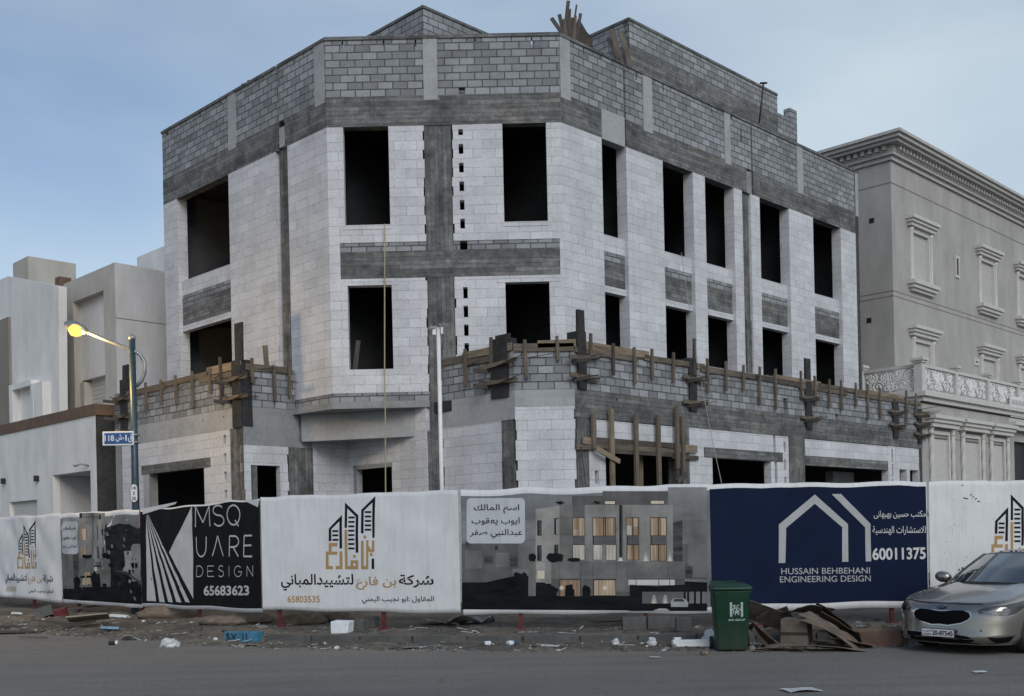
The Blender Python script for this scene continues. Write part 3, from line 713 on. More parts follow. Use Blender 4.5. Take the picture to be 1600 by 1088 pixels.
def vinyl(name, c, rough=0.7, dirt=0.12):
    m, t, p = mat_new(name); v = coords(t, 'uv')
    n = noise_n(t, v, 1.3, 5, 0.6); n2 = noise_n(t, coords(t, 'uv', (6, .8, 1)), 1.6, 4, 0.6)
    cc = mixc(t, c, ramp(t, n, [(0.3, 1 - dirt), (0.65, 1.0)]), 1.0, 'MULTIPLY')
    cc = mixc(t, cc, ramp(t, n2, [(0.45, 1.0), (0.8, 1 - dirt * 1.4)]), 0.8, 'MULTIPLY')
    t.links.new(cc, p.inputs['Base Color']); p.inputs['Roughness'].default_value = rough; p.inputs['Specular IOR Level'].default_value = 0.12 if max(c) < .2 else .3
    return m
VN = {k: vinyl('print_' + k, c) for k, c in dict(white=(0.70, 0.71, 0.72), ink=(0.012, 0.014, 0.024), orange=(0.42, 0.27, 0.115), black=(0.008, 0.008, 0.009), navy=(0.005, 0.012, 0.04),
      pale=(0.60, 0.60, 0.60), silver=(0.42, 0.43, 0.44), mid=(0.30, 0.31, 0.32), sky=(0.185, 0.195, 0.205), skyb=(0.235, 0.24, 0.245), wall=(0.24, 0.235, 0.225), wall2=(0.165, 0.163, 0.158), wall3=(0.115, 0.115, 0.113),
      wallhi=(0.30, 0.29, 0.275), shade=(0.07, 0.07, 0.072), lit=(0.42, 0.33, 0.23), lit2=(0.29, 0.20, 0.125), glow=(0.62, 0.55, 0.45), night=(0.007, 0.008, 0.01), night2=(0.02, 0.021, 0.023), far=(0.20, 0.205, 0.21), cream=(0.5, 0.46, 0.4)).items()}

def print_tone(k, streak, amount, scale):
    """printed picture areas are not one flat ink: soft clouds, curtain folds or plaster mottling"""
    m = VN[k]; t = m.node_tree; p = t.nodes['Principled BSDF']; src = p.inputs['Base Color'].links[0].from_socket
    f = noise_n(t, coords(t, 'uv', streak), scale, 5, .6)
    t.links.new(mixc(t, src, ramp(t, f, [(0.3, 1 - amount), (0.7, 1 + amount)]), 1.0, 'MULTIPLY'), p.inputs['Base Color'])
for k_ in ('sky', 'skyb'): print_tone(k_, (.5, 1.4, 1), .35, 1.2)
for k_ in ('wall', 'wall2', 'wall3', 'wallhi', 'far', 'mid'): print_tone(k_, (1, 1, 1), .28, 2.4)
for k_ in ('lit', 'lit2', 'cream'): print_tone(k_, (9, .6, 1), .45, 2.2)
for k_ in ('night', 'night2', 'shade'): print_tone(k_, (.6, 2.5, 1), .7, 3.0)
_bv = {'a': (-60, 33.3), 'b': (98, 28.8), 'c': (221, 26.0), 'd': (409.5, 21.8), 'e': (720.5, 20.2), 'f': (1105.5, 19.5), 'g': (1451, 19.7), 'h': (1790, 20.4)}
BV = {k: at_y(px, 870, y) for k, (px, y) in _bv.items()}
class Banner:
    def __init__(b, k0, k1, tops, bots, amp, seed, gap0=0.0, gap1=0.0):
        p, q = BV[k0], BV[k1]; b.F = Frame(p.x, p.y, q.x - p.x, q.y - p.y); b.len = math.hypot(q.x - p.x, q.y - p.y)
        b.s0, b.s1 = gap0, b.len - gap1
        f = b.F; b.zt = [f.z(*t) for t in tops]; b.zb = [f.z(*t) for t in bots]; b.amp, b.seed = amp, seed
    def disp(b, s, z):
        t = (s - b.s0) / (b.s1 - b.s0); e = min(1, max(0, min(t, 1 - t) * 8))
        h = (z - 0.5) / 2.2
        n = noise.noise(Vector((s * 0.55, z * 0.5, b.seed))) + 0.5 * noise.noise(Vector((s * 1.5 + z * .9, z * 0.8, b.seed + 5)))
        n += 0.35 * noise.noise(Vector((s * 3.0 - z * 2.2, z * .9, b.seed + 9)))
        n += 0.12 * math.sin(s * 7 + b.seed) * max(0, h - .75) * 3
        n += 0.28 * math.sin((s * 1.7 + z * 2.6) * 3.1 + 3 * noise.noise(Vector((s, z, b.seed)))) * max(0, noise.noise(Vector((s * .8, z * .8, b.seed + 2))))
        return b.amp * n * (0.45 + 0.55 * e) + 0.012
    def surf(b, s, z, lift=0.0): return b.F.w(s, b.disp(s, z) + lift, z)
    def ends(b, s):
        t = (s - b.s0) / (b.s1 - b.s0)
        zt = lerp(b.zt[0], b.zt[1], t) + 0.012 * math.sin(t * 19 + b.seed) + 0.02 * max(0, math.sin(t * 11 + 2 * b.seed)) ** 6
        zb = lerp(b.zb[0], b.zb[1], t) + 0.012 * math.sin(t * 14 + 2 * b.seed)
        return zb, zt
    def sheet(b, name, mat, parent):
        ns = max(16, int((b.s1 - b.s0) / 0.09)); nz = 26; m = MB()
        G = []
        for i in range(ns + 1):
            s = lerp(b.s0, b.s1, i / ns); zb, zt = b.ends(s); G.append([(s, lerp(zb, zt, j / nz)) for j in range(nz + 1)])
        for i in range(ns):
            for j in range(nz):
                q = [G[i][j], G[i + 1][j], G[i + 1][j + 1], G[i][j + 1]]
                m.poly([b.surf(s, z) for s, z in q], q, 0, True)
        for i in range(ns):
            for j in range(nz):
                q = [G[i + 1][j], G[i][j], G[i][j + 1], G[i + 1][j + 1]]
                m.poly([b.surf(s, z, -0.008) for s, z in q], q, 0, True)
        for i in range(ns):
            for j, r in ((0, 1), (nz, -1)):
                a, c = (G[i][j], G[i + 1][j])[::r]
                m.poly([b.surf(*c), b.surf(*a), b.surf(*a, -.008), b.surf(*c, -.008)], [c, a, a, c], 0)
        return m.build(name, mat, parent, weld=True)
    def strip(b, P, v0, v1, mat, layer=1, n=24, a=0.0, c=1.0):
        """band between heights given as fractions of the sheet (v) along the whole banner"""
        for i in range(n):
            s, r = lerp(b.s0, b.s1, lerp(a, c, i / n)), lerp(b.s0, b.s1, lerp(a, c, (i + 1) / n))
            (z0, z1), (y0, y1) = b.ends(s), b.ends(r)
            P.poly([(s, lerp(z0, z1, v0)), (r, lerp(y0, y1, v0)), (r, lerp(y0, y1, v1)), (s, lerp(z0, z1, v1))], mat, layer)
    def at(b, px, py): return b.F.hit(px, py)
    def T(b, P, body, x0, x1, y0, y1, mat, weight=0.0, layer=3, tilt=0.0):
        """text in the photo box x0..x1, y0 (top)..y1 (bottom); tilt: how far (pixels) the right end sits lower"""
        sa, za = b.at(x0, y1); sb, zb_ = b.at(x1, y1 + tilt); _, zc = b.at(x0, y0); _, zd = b.at(x1, y0 + tilt)
        P.text(body, sa, sb, za, zc, mat, weight, layer, zb_, zd)
    def Q(b, P, pts, mat, layer=1): P.poly([b.at(*p) for p in pts], mat, layer)
    def X(b, P, x0, x1, y0, y1, mat, layer=1): b.Q(P, [(x0, y1), (x1, y1), (x1, y0), (x0, y0)], mat, layer)

def banner(k0, k1, tops, bots, amp, seed, label, g0=0.02, g1=0.02):
    b = Banner(k0, k1, tops, bots, amp, seed, g0, g1)
    c = b.F.w(b.len / 2, 0, 0.2)
    b.t = thing('banner', label, 'banner', c, 'banners of the site hoarding')
    b.sheet('sheet', VN['white'], b.t)
    return b

def contractor_logo(b, P, ref):
    """three slanted towers over square lettering; ref maps logo pixels (of the middle banner) to (s, z)"""
    k = lambda x, y: ref(500 + x / 8.367, 770 + y / 8.367)
    def Q(pts, m): P.poly([k(*p) for p in pts], m, 1)
    def X(x0, x1, y0, y1, m, l=1): P.poly([k(x0, y1), k(x1, y1), k(x1, y0), k(x0, y0)], m, l)
    def S(pts, m, w=34):
        for (x0, y0), (x1, y1) in zip(pts, pts[1:]):
            if x0 == x1: X(x0 - w / 2, x0 + w / 2, min(y0, y1) - 0, max(y0, y1) + 0, m)
            elif y0 == y1: X(min(x0, x1), max(x0, x1), y0 - w / 2, y0 + w / 2, m)
    I, O = 1, 2
    Q([(120, 635), (155, 635), (155, 478), (262, 375), (262, 730), (296, 730), (296, 290), (120, 470)], I)
    Q([(330, 460), (362, 460), (362, 205), (473, 315), (473, 785), (508, 785), (508, 298), (330, 128)], I)
    Q([(544, 532), (578, 532), (578, 238), (690, 130), (690, 590), (720, 590), (728, 45), (544, 225)], I)
    for y in (502, 558, 617): X(168, 248, y - 13, y + 13, I)
    for y in (325, 383, 441, 497, 555, 612, 671, 729): X(378, 460, y - 13, y + 13, I)
    for y in (254, 312, 370, 428, 485): X(593, 677, y - 13, y + 13, I)
    X(683, 717, 862, 998, I)
    X(120, 232, 658, 703, O); X(120, 158, 703, 770, O); X(82, 232, 770, 812, O); X(82, 118, 812, 1002, O); X(118, 175, 958, 1002, O)
    X(260, 298, 768, 1002, O); X(210, 260, 958, 1002, O)
    X(330, 365, 485, 1002, O); X(365, 505, 958, 1002, O); X(403, 505, 885, 922, O); X(403, 437, 922, 958, O); X(468, 505, 922, 958, O); X(437, 470, 812, 852, O)
    X(542, 578, 630, 1002, O); X(578, 640, 958, 1002, O); X(610, 640, 622, 958, O); X(640, 718, 735, 775, O); X(685, 718, 622, 735, O); X(640, 660, 705, 735, O)
    X(577, 610, 560, 600, O); X(660, 695, 785, 828, O)
CM = [VN['white'], VN['ink'], VN['orange'], VN['cream']]
def contractor_text(b, P, ref, phone=True):
    def T(body, x0, x1, y0, y1, m, w=0.0):
        (sa, za), (sb, zb_), (_, zc), (_, zd) = ref(x0, y1), ref(x1, y1), ref(x0, y0), ref(x1, y0)
        P.text(arabic(body) if ord(max(body)) > 500 else body, sa, sb, za, zc, m, w, 2, zb_, zd)
    T('شركة', 624, 678.5, 898, 918.5, 1, .014); T('بن فارع', 557, 620, 901, 921.5, 2, .012); T('لتشييدالمباني', 440.5, 553, 897, 923, 1, .014)
    T('المقاول :ابو نجيب اليمني', 566, 679, 931.5, 944, 1, .006)
    if phone: T('65803535', 450.5, 500.5, 931, 941.5, 2, .01)

# middle contractor banner
bc = banner('d', 'e', [(410, 777), (720, 766)], [(410, 953), (720, 958.5)], 0.028, 3.1, 'white contractor banner with orange and black tower logo, hanging between black and picture banners', .0, .03)
P = Print2D(); contractor_logo(bc, P, bc.at); P.build('logo', CM, bc.surf, bc.t)
P = Print2D(); contractor_text(bc, P, bc.at); P.build('lettering', CM, bc.surf, bc.t)
# left contractor banner, creased
bl = banner('a', 'b', [(-60, 811), (98, 803)], [(-60, 926), (98, 941.5)], 0.095, 8.4, 'creased white contractor banner at the far left end of the hoarding')
def ref_l(x, y):
    # logo frame of the middle banner -> left banner's own rectangle
    sA, sB = bl.F.s(30, 870), bl.F.s(57, 870); tA = (x - 514) / (586 - 514)
    zA = lerp(bl.F.z(44, 889), bl.F.z(44, 812), (890 - y) / (890 - 774))
    return (lerp(sA, sB, tA), zA)
P = Print2D(); contractor_logo(bl, P, ref_l); P.build('logo', CM, bl.surf, bl.t)
P = Print2D()
def ref_l2(x, y):
    s = lerp(bl.F.s(8, 900), bl.F.s(86, 905), (x - 440) / (679 - 440)); return (s, lerp(bl.F.z(48, 928), bl.F.z(48, 897), (944 - y) / (944 - 897)))
contractor_text(bl, P, ref_l2, False); P.build('lettering', CM, bl.surf, bl.t)
P = Print2D(); bl.X(P, 11, 28, 917, 924, 3, 2); P.build('patch', CM, bl.surf, bl.t)
# right contractor banner behind the car
br = banner('g', 'h', [(1451, 752.5), (1790, 750)], [(1451, 948.5), (1790, 948)], 0.04, 5.7, 'white contractor banner spotted with dirt, behind the parked car', .02)
def ref_r(x, y):
    return br.at(x * 0.985 + 1047.5, (y - 774) * 1.02 + 761)
P = Print2D(); contractor_logo(br, P, ref_r); P.build('logo', CM, br.surf, br.t)
P = Print2D(); contractor_text(br, P, ref_r); P.build('lettering', CM, br.surf, br.t)
P = Print2D(); random.seed(3)
for i in range(46):
    x, y = random.gauss(1500, 26), random.uniform(775, 915); r = random.uniform(.4, 1.1); br.X(P, x, x + r, y, y + r * 1.2, 1, 1)
for x, y, w in ((1504, 778, 5), (1508, 779, 4), (1514, 773, 4), (1518, 776, 3), (1522, 779, 4), (1526, 783, 5), (1501, 758, 3)):
    br.Q(P, [(x, y + 2), (x + w, y + 1), (x + w * .8, y), (x + 1, y - .5)], 1, 1)
P.build('dirt_spots', CM, br.surf, br.t)

# black banner
bk = banner('c', 'd', [(222, 797.5), (409, 779)], [(222, 947.5), (409, 957.5)], 0.03, 12.2, 'black design studio banner with white triangle fan and white capital letters', .03, .03)
PM = [VN['white'], VN['black'], VN['pale'], VN['silver']]
P = Print2D()
bk.strip(P, 0.035, 0.985, 1)
kq = lambda x, y: (x / 3.126, 740 + y / 3.126)
def K(pts, m, l=2): bk.Q(P, [kq(*p) for p in pts], m, l)
K([(716, 205), (722, 622), (765, 624)], 2)
for (x0, x1), a in (((781, 808), (718, 203)), ((825, 850), (720, 201)), ((868, 892), (722, 199)), ((911, 933), (724, 197))):
    K([a, (x0, 627), (x1, 630), (a[0] + 1.2, a[1] + 1)], 2)
K([(943, 158), (830, 385), (950, 612)], 2)
K([(698, 172), (700, 200), (860, 150), (870, 138)], 0); K([(1195, 134), (1262, 165), (1268, 128)], 0)
P.build('graphic', PM, bk.surf, bk.t)
P = Print2D()
def line(p, *seq): 
    for pts, w in seq: p.stroke([bk.at(*kq(*q)) for q in pts], w, 2, 3)
def arc(cx, cy, rx, ry, a0, a1, n=14): return [(cx + rx * math.cos(math.radians(lerp(a0, a1, i / n))), cy - ry * math.sin(math.radians(lerp(a0, a1, i / n)))) for i in range(n + 1)]
w1 = 0.036
line(P, ([(961, 262), (961, 160), (994, 240), (1026, 157), (1028, 258)], w1),
     (arc(1069, 180, 24, 24, 35, 270) + arc(1070, 230, 25, 26, 90, -150), w1),
     (arc(1141, 203, 31, 48, 0, 360, 26), w1), ([(1148, 228), (1166, 258)], w1))
line(P, ([(963, 310), (963, 362)] + arc(986, 362, 23, 44, 180, 360) + [(1009, 362), (1009, 308)], w1),
     ([(1038, 404), (1063, 305), (1090, 404)], w1),
     ([(1121, 406), (1121, 306), (1140, 306)] + arc(1143, 332, 23, 27, 90, -90) + [(1123, 360)], w1), ([(1140, 360), (1166, 406)], w1),
     ([(1233, 303), (1192, 304), (1192, 405), (1235, 405)], w1), ([(1192, 352), (1230, 351)], w1))
w2 = 0.018
line(P, ([(965, 452), (965, 504), (976, 504)] + arc(976, 478, 18, 26, -90, 90) + [(965, 452)], w2),
     ([(1046, 452), (1016, 452), (1016, 503), (1047, 503)], w2), ([(1016, 477), (1042, 477)], w2),
     (arc(1080, 464, 11, 13, 40, 200) + arc(1081, 490, 12, 14, 70, -150), w2), ([(1119, 452), (1119, 503)], w2),
     (arc(1165, 478, 19, 26, 45, 360, 18) + [(1184, 480), (1166, 480)], w2), ([(1211, 504), (1211, 452), (1239, 502), (1239, 450)], w2))
bk.T(P, '65683623', 998 / 3.126, 1221 / 3.126, 740 + 548 / 3.126, 740 + 597 / 3.126, 2, .022, 3, -.6)
P.build('lettering', PM, bk.surf, bk.t)

# navy banner
bn = banner('f', 'g', [(1106, 757), (1450, 752.5)], [(1106, 957.5), (1450, 948.5)], 0.03, 17.9, 'navy blue banner with grey house outline logo between the picture and the car', .03)
NM = [VN['white'], VN['navy'], VN['silver'], VN['pale']]
P = Print2D(); bn.strip(P, 0.055, 0.965, 1, c=.997)
P.build('field', NM, bn.surf, bn.t)
P = Print2D(); nq = lambda x, y: (1080 + x / 3.1275, 740 + y / 3.1275)
def N(pts, m=2, l=2): bn.Q(P, [nq(*p) for p in pts], m, l)
N([(428, 438), (461, 437), (463, 267), (428, 250)]); N([(428, 250), (463, 267), (602, 148), (602, 103)]); N([(602, 103), (602, 148), (737, 263), (765, 248)]); N([(737, 432), (768, 431), (765, 248), (737, 263)])
N([(684, 101), (849, 264), (875, 246), (729, 100)]); N([(853, 430), (880, 429), (875, 246), (849, 264)])
P.build('logo', NM, bn.surf, bn.t)
P = Print2D()
NT = lambda body, x0, x1, y0, y1, m, w=0, tl=0: bn.T(P, body, *[1080 + q / 3.1275 for q in (x0, x1)], *[740 + q / 3.1275 for q in (y0, y1)], m, w, 3, tl)
NT('HUSSAIN BEHBEHANI', 441, 873, 463, 493, 2, -.004, -1.3); NT('ENGINEERING DESIGN', 434, 877, 503, 533, 2, -.004, -1.8)
NT(arabic('مكتب حسين بهبهانى'), 891, 1144, 182, 222, 3, .0, -.5); NT(arabic('للاستشارات الهندسية'), 886, 1144, 257, 302, 3, .0, -.5)
NT('60011375', 886, 1144, 364, 424, 3, .022, -1.5)
P.build('lettering', NM, bn.surf, bn.t)

# picture banners
def picture(b, name, draw):
    keys = []
    P = Print2D()
    class D:
        def m(d, k):
            if k not in keys: keys.append(k)
            return keys.index(k)
        def X(d, x0, x1, y0, y1, k, l=2): b.X(P, x0, x1, y0, y1, d.m(k), l)
        def Q(d, pts, k, l=2): b.Q(P, pts, d.m(k), l)
        def blob(d, x0, x1, y0, y1, k, l=4, n=26, seed=1):
            rnd = random.Random(seed); cx, cy = (x0 + x1) / 2, (y0 + y1) / 2; pts = []
            for i in range(n):
                a = 2 * math.pi * i / n; r = rnd.uniform(.78, 1.08); ex = abs(math.cos(a)) ** .6 * (1 if math.cos(a) > 0 else -1); ey = abs(math.sin(a)) ** .6 * (1 if math.sin(a) > 0 else -1)
                pts.append((cx + ex * r * (x1 - x0) / 2, cy - ey * r * (y1 - y0) / 2))
            d.Q(pts, k, l)
        def palm(d, x, y, w, h, k='night', l=5, seed=1):
            rnd = random.Random(seed)
            for i in range(11):
                a = math.radians(rnd.uniform(10, 170)); ex, ey = x + w * math.cos(a), y - h * math.sin(a)
                d.Q([(x - 1.0, y), (x + 1.0, y), ((x + ex) / 2 + .8, (y + ey) / 2 - h * .12), (ex, ey + h * .12), ((x + ex) / 2 - .6, (y + ey) / 2 - h * .22)], k, l)
        def card(d, x0, x1, y0, y1, k, l, r=6):
            pts = []
            for cx, cy, a in ((x1 - r, y1 - r, -90), (x1 - r, y0 + r, 0), (x0 + r, y0 + r, 90), (x0 + r, y1 - r, 180)):
                for i in range(6):
                    t = math.radians(a + i * 18); pts.append((cx + r * math.cos(t), cy - r * math.sin(t)))
            d.Q(pts, k, l)
    d = D(); b.strip(P, 0.045, 0.95, d.m('sky'), 1); draw(d)
    P.build(name, [VN[k] for k in keys], b.surf, b.t, lift=0.0018)

bp = banner('e', 'f', [(720, 766), (1105, 757)], [(720, 960), (1116, 958)], 0.03, 21.3, 'wide banner with a picture of a grey house at dusk, palms and lit windows', .02, -.06)
def draw_main(d):
    a = lambda x: 720 + x / 5.18; e = lambda y: 750 + y / 5.18           # left crop
    g = lambda x: 900 + x / 5.181; h = lambda y: 750 + y / 5.181         # right crop
    d.X(g(745), g(1058), h(60), h(330), 'skyb', 2)
    d.X(a(8), a(600), e(330), e(480), 'skyb', 2)
    # far houses on the left
    d.X(a(8), a(465), e(515), e(720), 'wall3', 3); d.X(a(250), a(468), e(470), e(560), 'wall3', 3); d.X(a(468), a(610), e(490), e(720), 'wall2', 3)
    d.X(a(35), a(172), e(572), e(718), 'wall2', 4); d.X(a(285), a(392), e(590), e(704), 'wall2', 4); d.X(a(192), a(262), e(612), e(680), 'shade', 4); d.X(a(400), a(462), e(615), e(700), 'shade', 4)
    d.X(a(38), a(88), e(505), e(552), 'shade', 4); d.X(a(275), a(302), e(530), e(568), 'shade', 4)
    d.Q([(a(10), e(828)), (a(205), e(824)), (a(420), e(775)), (a(420), e(705)), (a(10), e(725))], 'wall3', 4)
    # ground and road
    d.Q([(a(10), e(1048)), (g(1062), h(1060)), (g(1062), h(830)), (a(760), e(770)), (a(420), e(780)), (a(205), e(828)), (a(10), e(830))], 'night', 3)
    # neighbour on the right
    d.Q([(g(780), h(830)), (g(862), h(830)), (g(862), h(322)), (g(780), h(350))], 'shade', 4); d.X(g(862), g(1062), h(322), h(800), 'wall2', 4); d.X(g(862), g(1062), h(520), h(800), 'wall3', 5); d.X(g(905), g(1062), h(520), h(790), 'wall2', 6)
    d.Q([(g(890), h(790)), (g(940), h(790)), (g(945), h(710)), (g(920), h(690)), (g(890), h(700))], 'shade', 7)
    # the house: roof rooms, storeys, podium
    d.X(g(-30), g(218), h(130), h(202), 'wall3', 4); d.X(g(218), g(745), h(92), h(205), 'wall3', 4)
    d.Q([(a(605), e(660)), (a(800), e(660)), (a(800), e(207)), (a(605), e(238))], 'wallhi', 5)
    d.X(a(800), a(910), e(207), e(660), 'wall2', 5); d.X(a(908), g(78), e(207), h(660), 'wall', 5); d.X(g(75), g(785), h(203), h(660), 'wall', 5)
    d.X(g(-26), g(72), h(203), h(305), 'wall3', 6); d.X(g(-26), g(72), h(456), h(522), 'wall3', 6)
    d.Q([(a(548), e(940)), (a(608), e(940)), (a(608), e(660)), (a(548), e(662))], 'wall2', 5); d.X(a(608), a(684), e(662), e(830), 'wallhi', 6); d.X(a(622), a(678), e(735), e(800), 'glow', 7)
    d.X(a(684), a(732), e(662), e(840), 'wall', 6); d.X(a(732), g(880), e(660), h(800), 'wall2', 6); d.X(a(732), g(880), h(800), h(940), 'wall3', 5); d.X(g(325), g(435), h(800), h(905), 'wall2', 6)
    for x in (a(795), a(970), g(40), g(133), g(325), g(416), g(742)): d.X(x, x + .5, h(660), h(800), 'shade', 7)
    d.X(a(802), a(908), e(302), e(303.5), 'shade', 7); d.X(a(802), a(908), e(438), e(440), 'shade', 7); d.X(a(802), a(908), e(520), e(521.5), 'shade', 7)
    # windows
    for x0, x1, y0, y1, f in ((620, 655, 328, 452, a), (620, 655, 530, 655, a), (758, 792, 310, 442, a), (758, 792, 525, 600, a)): d.X(f(x0), f(x1), e(y0), e(y1), 'night2', 7); d.X(f(x0 + 14), f(x1), e(y0 + 8), e(y1 - 4), 'mid' if x0 > 700 and y0 < 400 else 'shade', 8)
    for x0, x1, y0, y1, k in ((-26, 75, 305, 455, 'lit'), (-26, 75, 522, 650, 'cream'), (135, 325, 305, 455, 'lit2'), (138, 220, 522, 650, 'cream'), (243, 328, 522, 652, 'cream'), (405, 512, 305, 452, 'lit2'), (410, 512, 522, 650, 'lit2'), (600, 735, 303, 452, 'lit2'), (600, 735, 522, 658, 'lit2'), (232, 322, 168, 200, 'glow'), (602, 718, 165, 197, 'glow')):
        d.X(g(x0), g(x1), h(y0), h(y1), 'night2', 7); d.X(g(x0 + 4), g(x1 - 5), h(y0 + 5), h(y1 - 3), k, 8)
    for x0, x1, y0, y1, k in ((140, 160, 312, 450, 'lit'), (260, 300, 312, 450, 'lit'), (410, 450, 370, 448, 'cream'), (465, 505, 312, 380, 'lit'), (605, 640, 312, 448, 'lit'), (690, 725, 312, 448, 'lit'), (605, 650, 530, 654, 'lit'), (-15, 20, 312, 400, 'lit2'), (420, 440, 530, 645, 'lit')): d.X(g(x0), g(x1), h(y0), h(y1), k, 9)
    for x in (222, 236, 458, 664): d.X(g(x), g(x + 7), h(303), h(455), 'night2', 10)
    for x in (460, 667): d.X(g(x), g(x + 6), h(520), h(655), 'night2', 10)
    for x0, x1 in ((137, 327), (412, 512), (605, 735)): d.X(g(x0), g(x1), h(455), h(520), 'wall3', 8); d.X(g(x0), g(x0 + 8), h(455), h(520), 'night2', 9)
    d.X(g(352), g(370), h(205), h(630), 'night2', 8); d.X(g(370), g(380), h(205), h(620), 'wall3', 8)
    for x in (362, 565, 762):
        d.Q([(g(x - 34), h(658)), (g(x + 30), h(658)), (g(x + 6), h(580)), (g(x - 8), h(580))], 'wallhi', 7); d.Q([(g(x - 20), h(658)), (g(x + 18), h(658)), (g(x + 2), h(615)), (g(x - 4), h(615))], 'pale', 8)
    # ground floor
    d.X(a(800), a(970), e(804), e(945), 'night2', 7); d.X(a(805), a(965), e(810), e(940), 'lit2', 8); d.X(g(138), g(325), h(804), h(940), 'night2', 7); d.X(g(146), g(320), h(812), h(934), 'lit', 8)
    d.card(a(800), a(834), e(856), e(892), 'glow', 9, 3.2); d.card(g(215), g(250), h(858), h(893), 'glow', 9, 3.2)
    d.X(g(425), g(800), h(808), h(852), 'pale', 7); 
    for x in (485, 668, 756): d.X(g(x), g(x + 5), h(808), h(852), 'night2', 8)
    d.Q([(g(435), h(1055)), (g(535), h(1055)), (g(535), h(905)), (g(880), h(905)), (g(1062), h(900)), (g(1062), h(885)), (g(900), h(845)), (g(660), h(862)), (g(435), h(848))], 'night', 9)
    d.X(g(535), g(870), h(905), h(1000), 'wall3', 8); d.X(g(870), g(1062), h(905), h(1000), 'wall2', 8)
    for x in (872, 900, 955, 1005): d.X(g(x), g(x + 16), h(900), h(1002), 'night', 10)
    for x in (632, 722): d.Q([(g(x - 26), h(1000)), (g(x + 26), h(1000)), (g(x + 8), h(930)), (g(x - 8), h(930))], 'wallhi', 9); d.Q([(g(x - 12), h(1000)), (g(x + 12), h(1000)), (g(x + 2), h(965)), (g(x - 2), h(965))], 'glow', 10)
    d.Q([(g(770), h(1028)), (g(905), h(1028)), (g(910), h(990)), (g(875), h(960)), (g(790), h(958)), (g(765), h(985))], 'mid', 11); d.Q([(g(785), h(985)), (g(880), h(985)), (g(865), h(963)), (g(795), h(963))], 'shade', 12)
    d.Q([(g(620), h(1058)), (g(760), h(1058)), (g(730), h(1042)), (g(680), h(1040))], 'silver', 11)
    d.X(g(430), g(1060), h(1000), h(1060), 'night', 8)
    # planting
    for x0, x1, y0, y1, s in ((610, 790, 850, 1000, 1), (840, 918, 842, 1000, 2), (985, 1050, 850, 1000, 3)): d.blob(a(x0), a(x1), e(y0), e(y1), 'night', 10, seed=s)
    d.blob(a(420), a(540), e(745), e(900), 'night', 10, seed=5); d.blob(a(550), a(610), e(595), e(660), 'night', 8, seed=6); d.blob(a(690), a(835), e(590), e(668), 'night', 8, seed=8); d.blob(g(-70), g(40), h(630), h(662), 'night', 9, seed=9)
    d.blob(g(50), g(120), h(850), h(1010), 'night', 10, seed=12)
    for x, y, w, s in ((a(805), e(200), 9, 1), (g(175), h(198), 9, 2), (g(195), h(648), 10, 3), (a(760), e(640), 13, 4), (g(380), h(960), 9, 6)): d.palm(x, y, w, w * .85, seed=s)
    # owner's name card
    d.card(a(48), a(520), e(147), e(515), 'skyc', 5, 7)
VN['skyc'] = vinyl('print_card', (0.50, 0.53, 0.56))
picture(bp, 'printed_picture', draw_main)
P = Print2D()
for body, x0, x1, y0, y1 in (('اسم المالك', 108, 475, 197, 272), ('ايوب يعقوب', 90, 478, 302, 368), ('عبدالنبي صفر', 76, 500, 398, 474)):
    bp.T(P, arabic(body), 720 + x0 / 5.18, 720 + x1 / 5.18, 750 + y0 / 5.18, 750 + y1 / 5.18, 0, .004, 6)
P.build('lettering', [VN['ink']], bp.surf, bp.t)

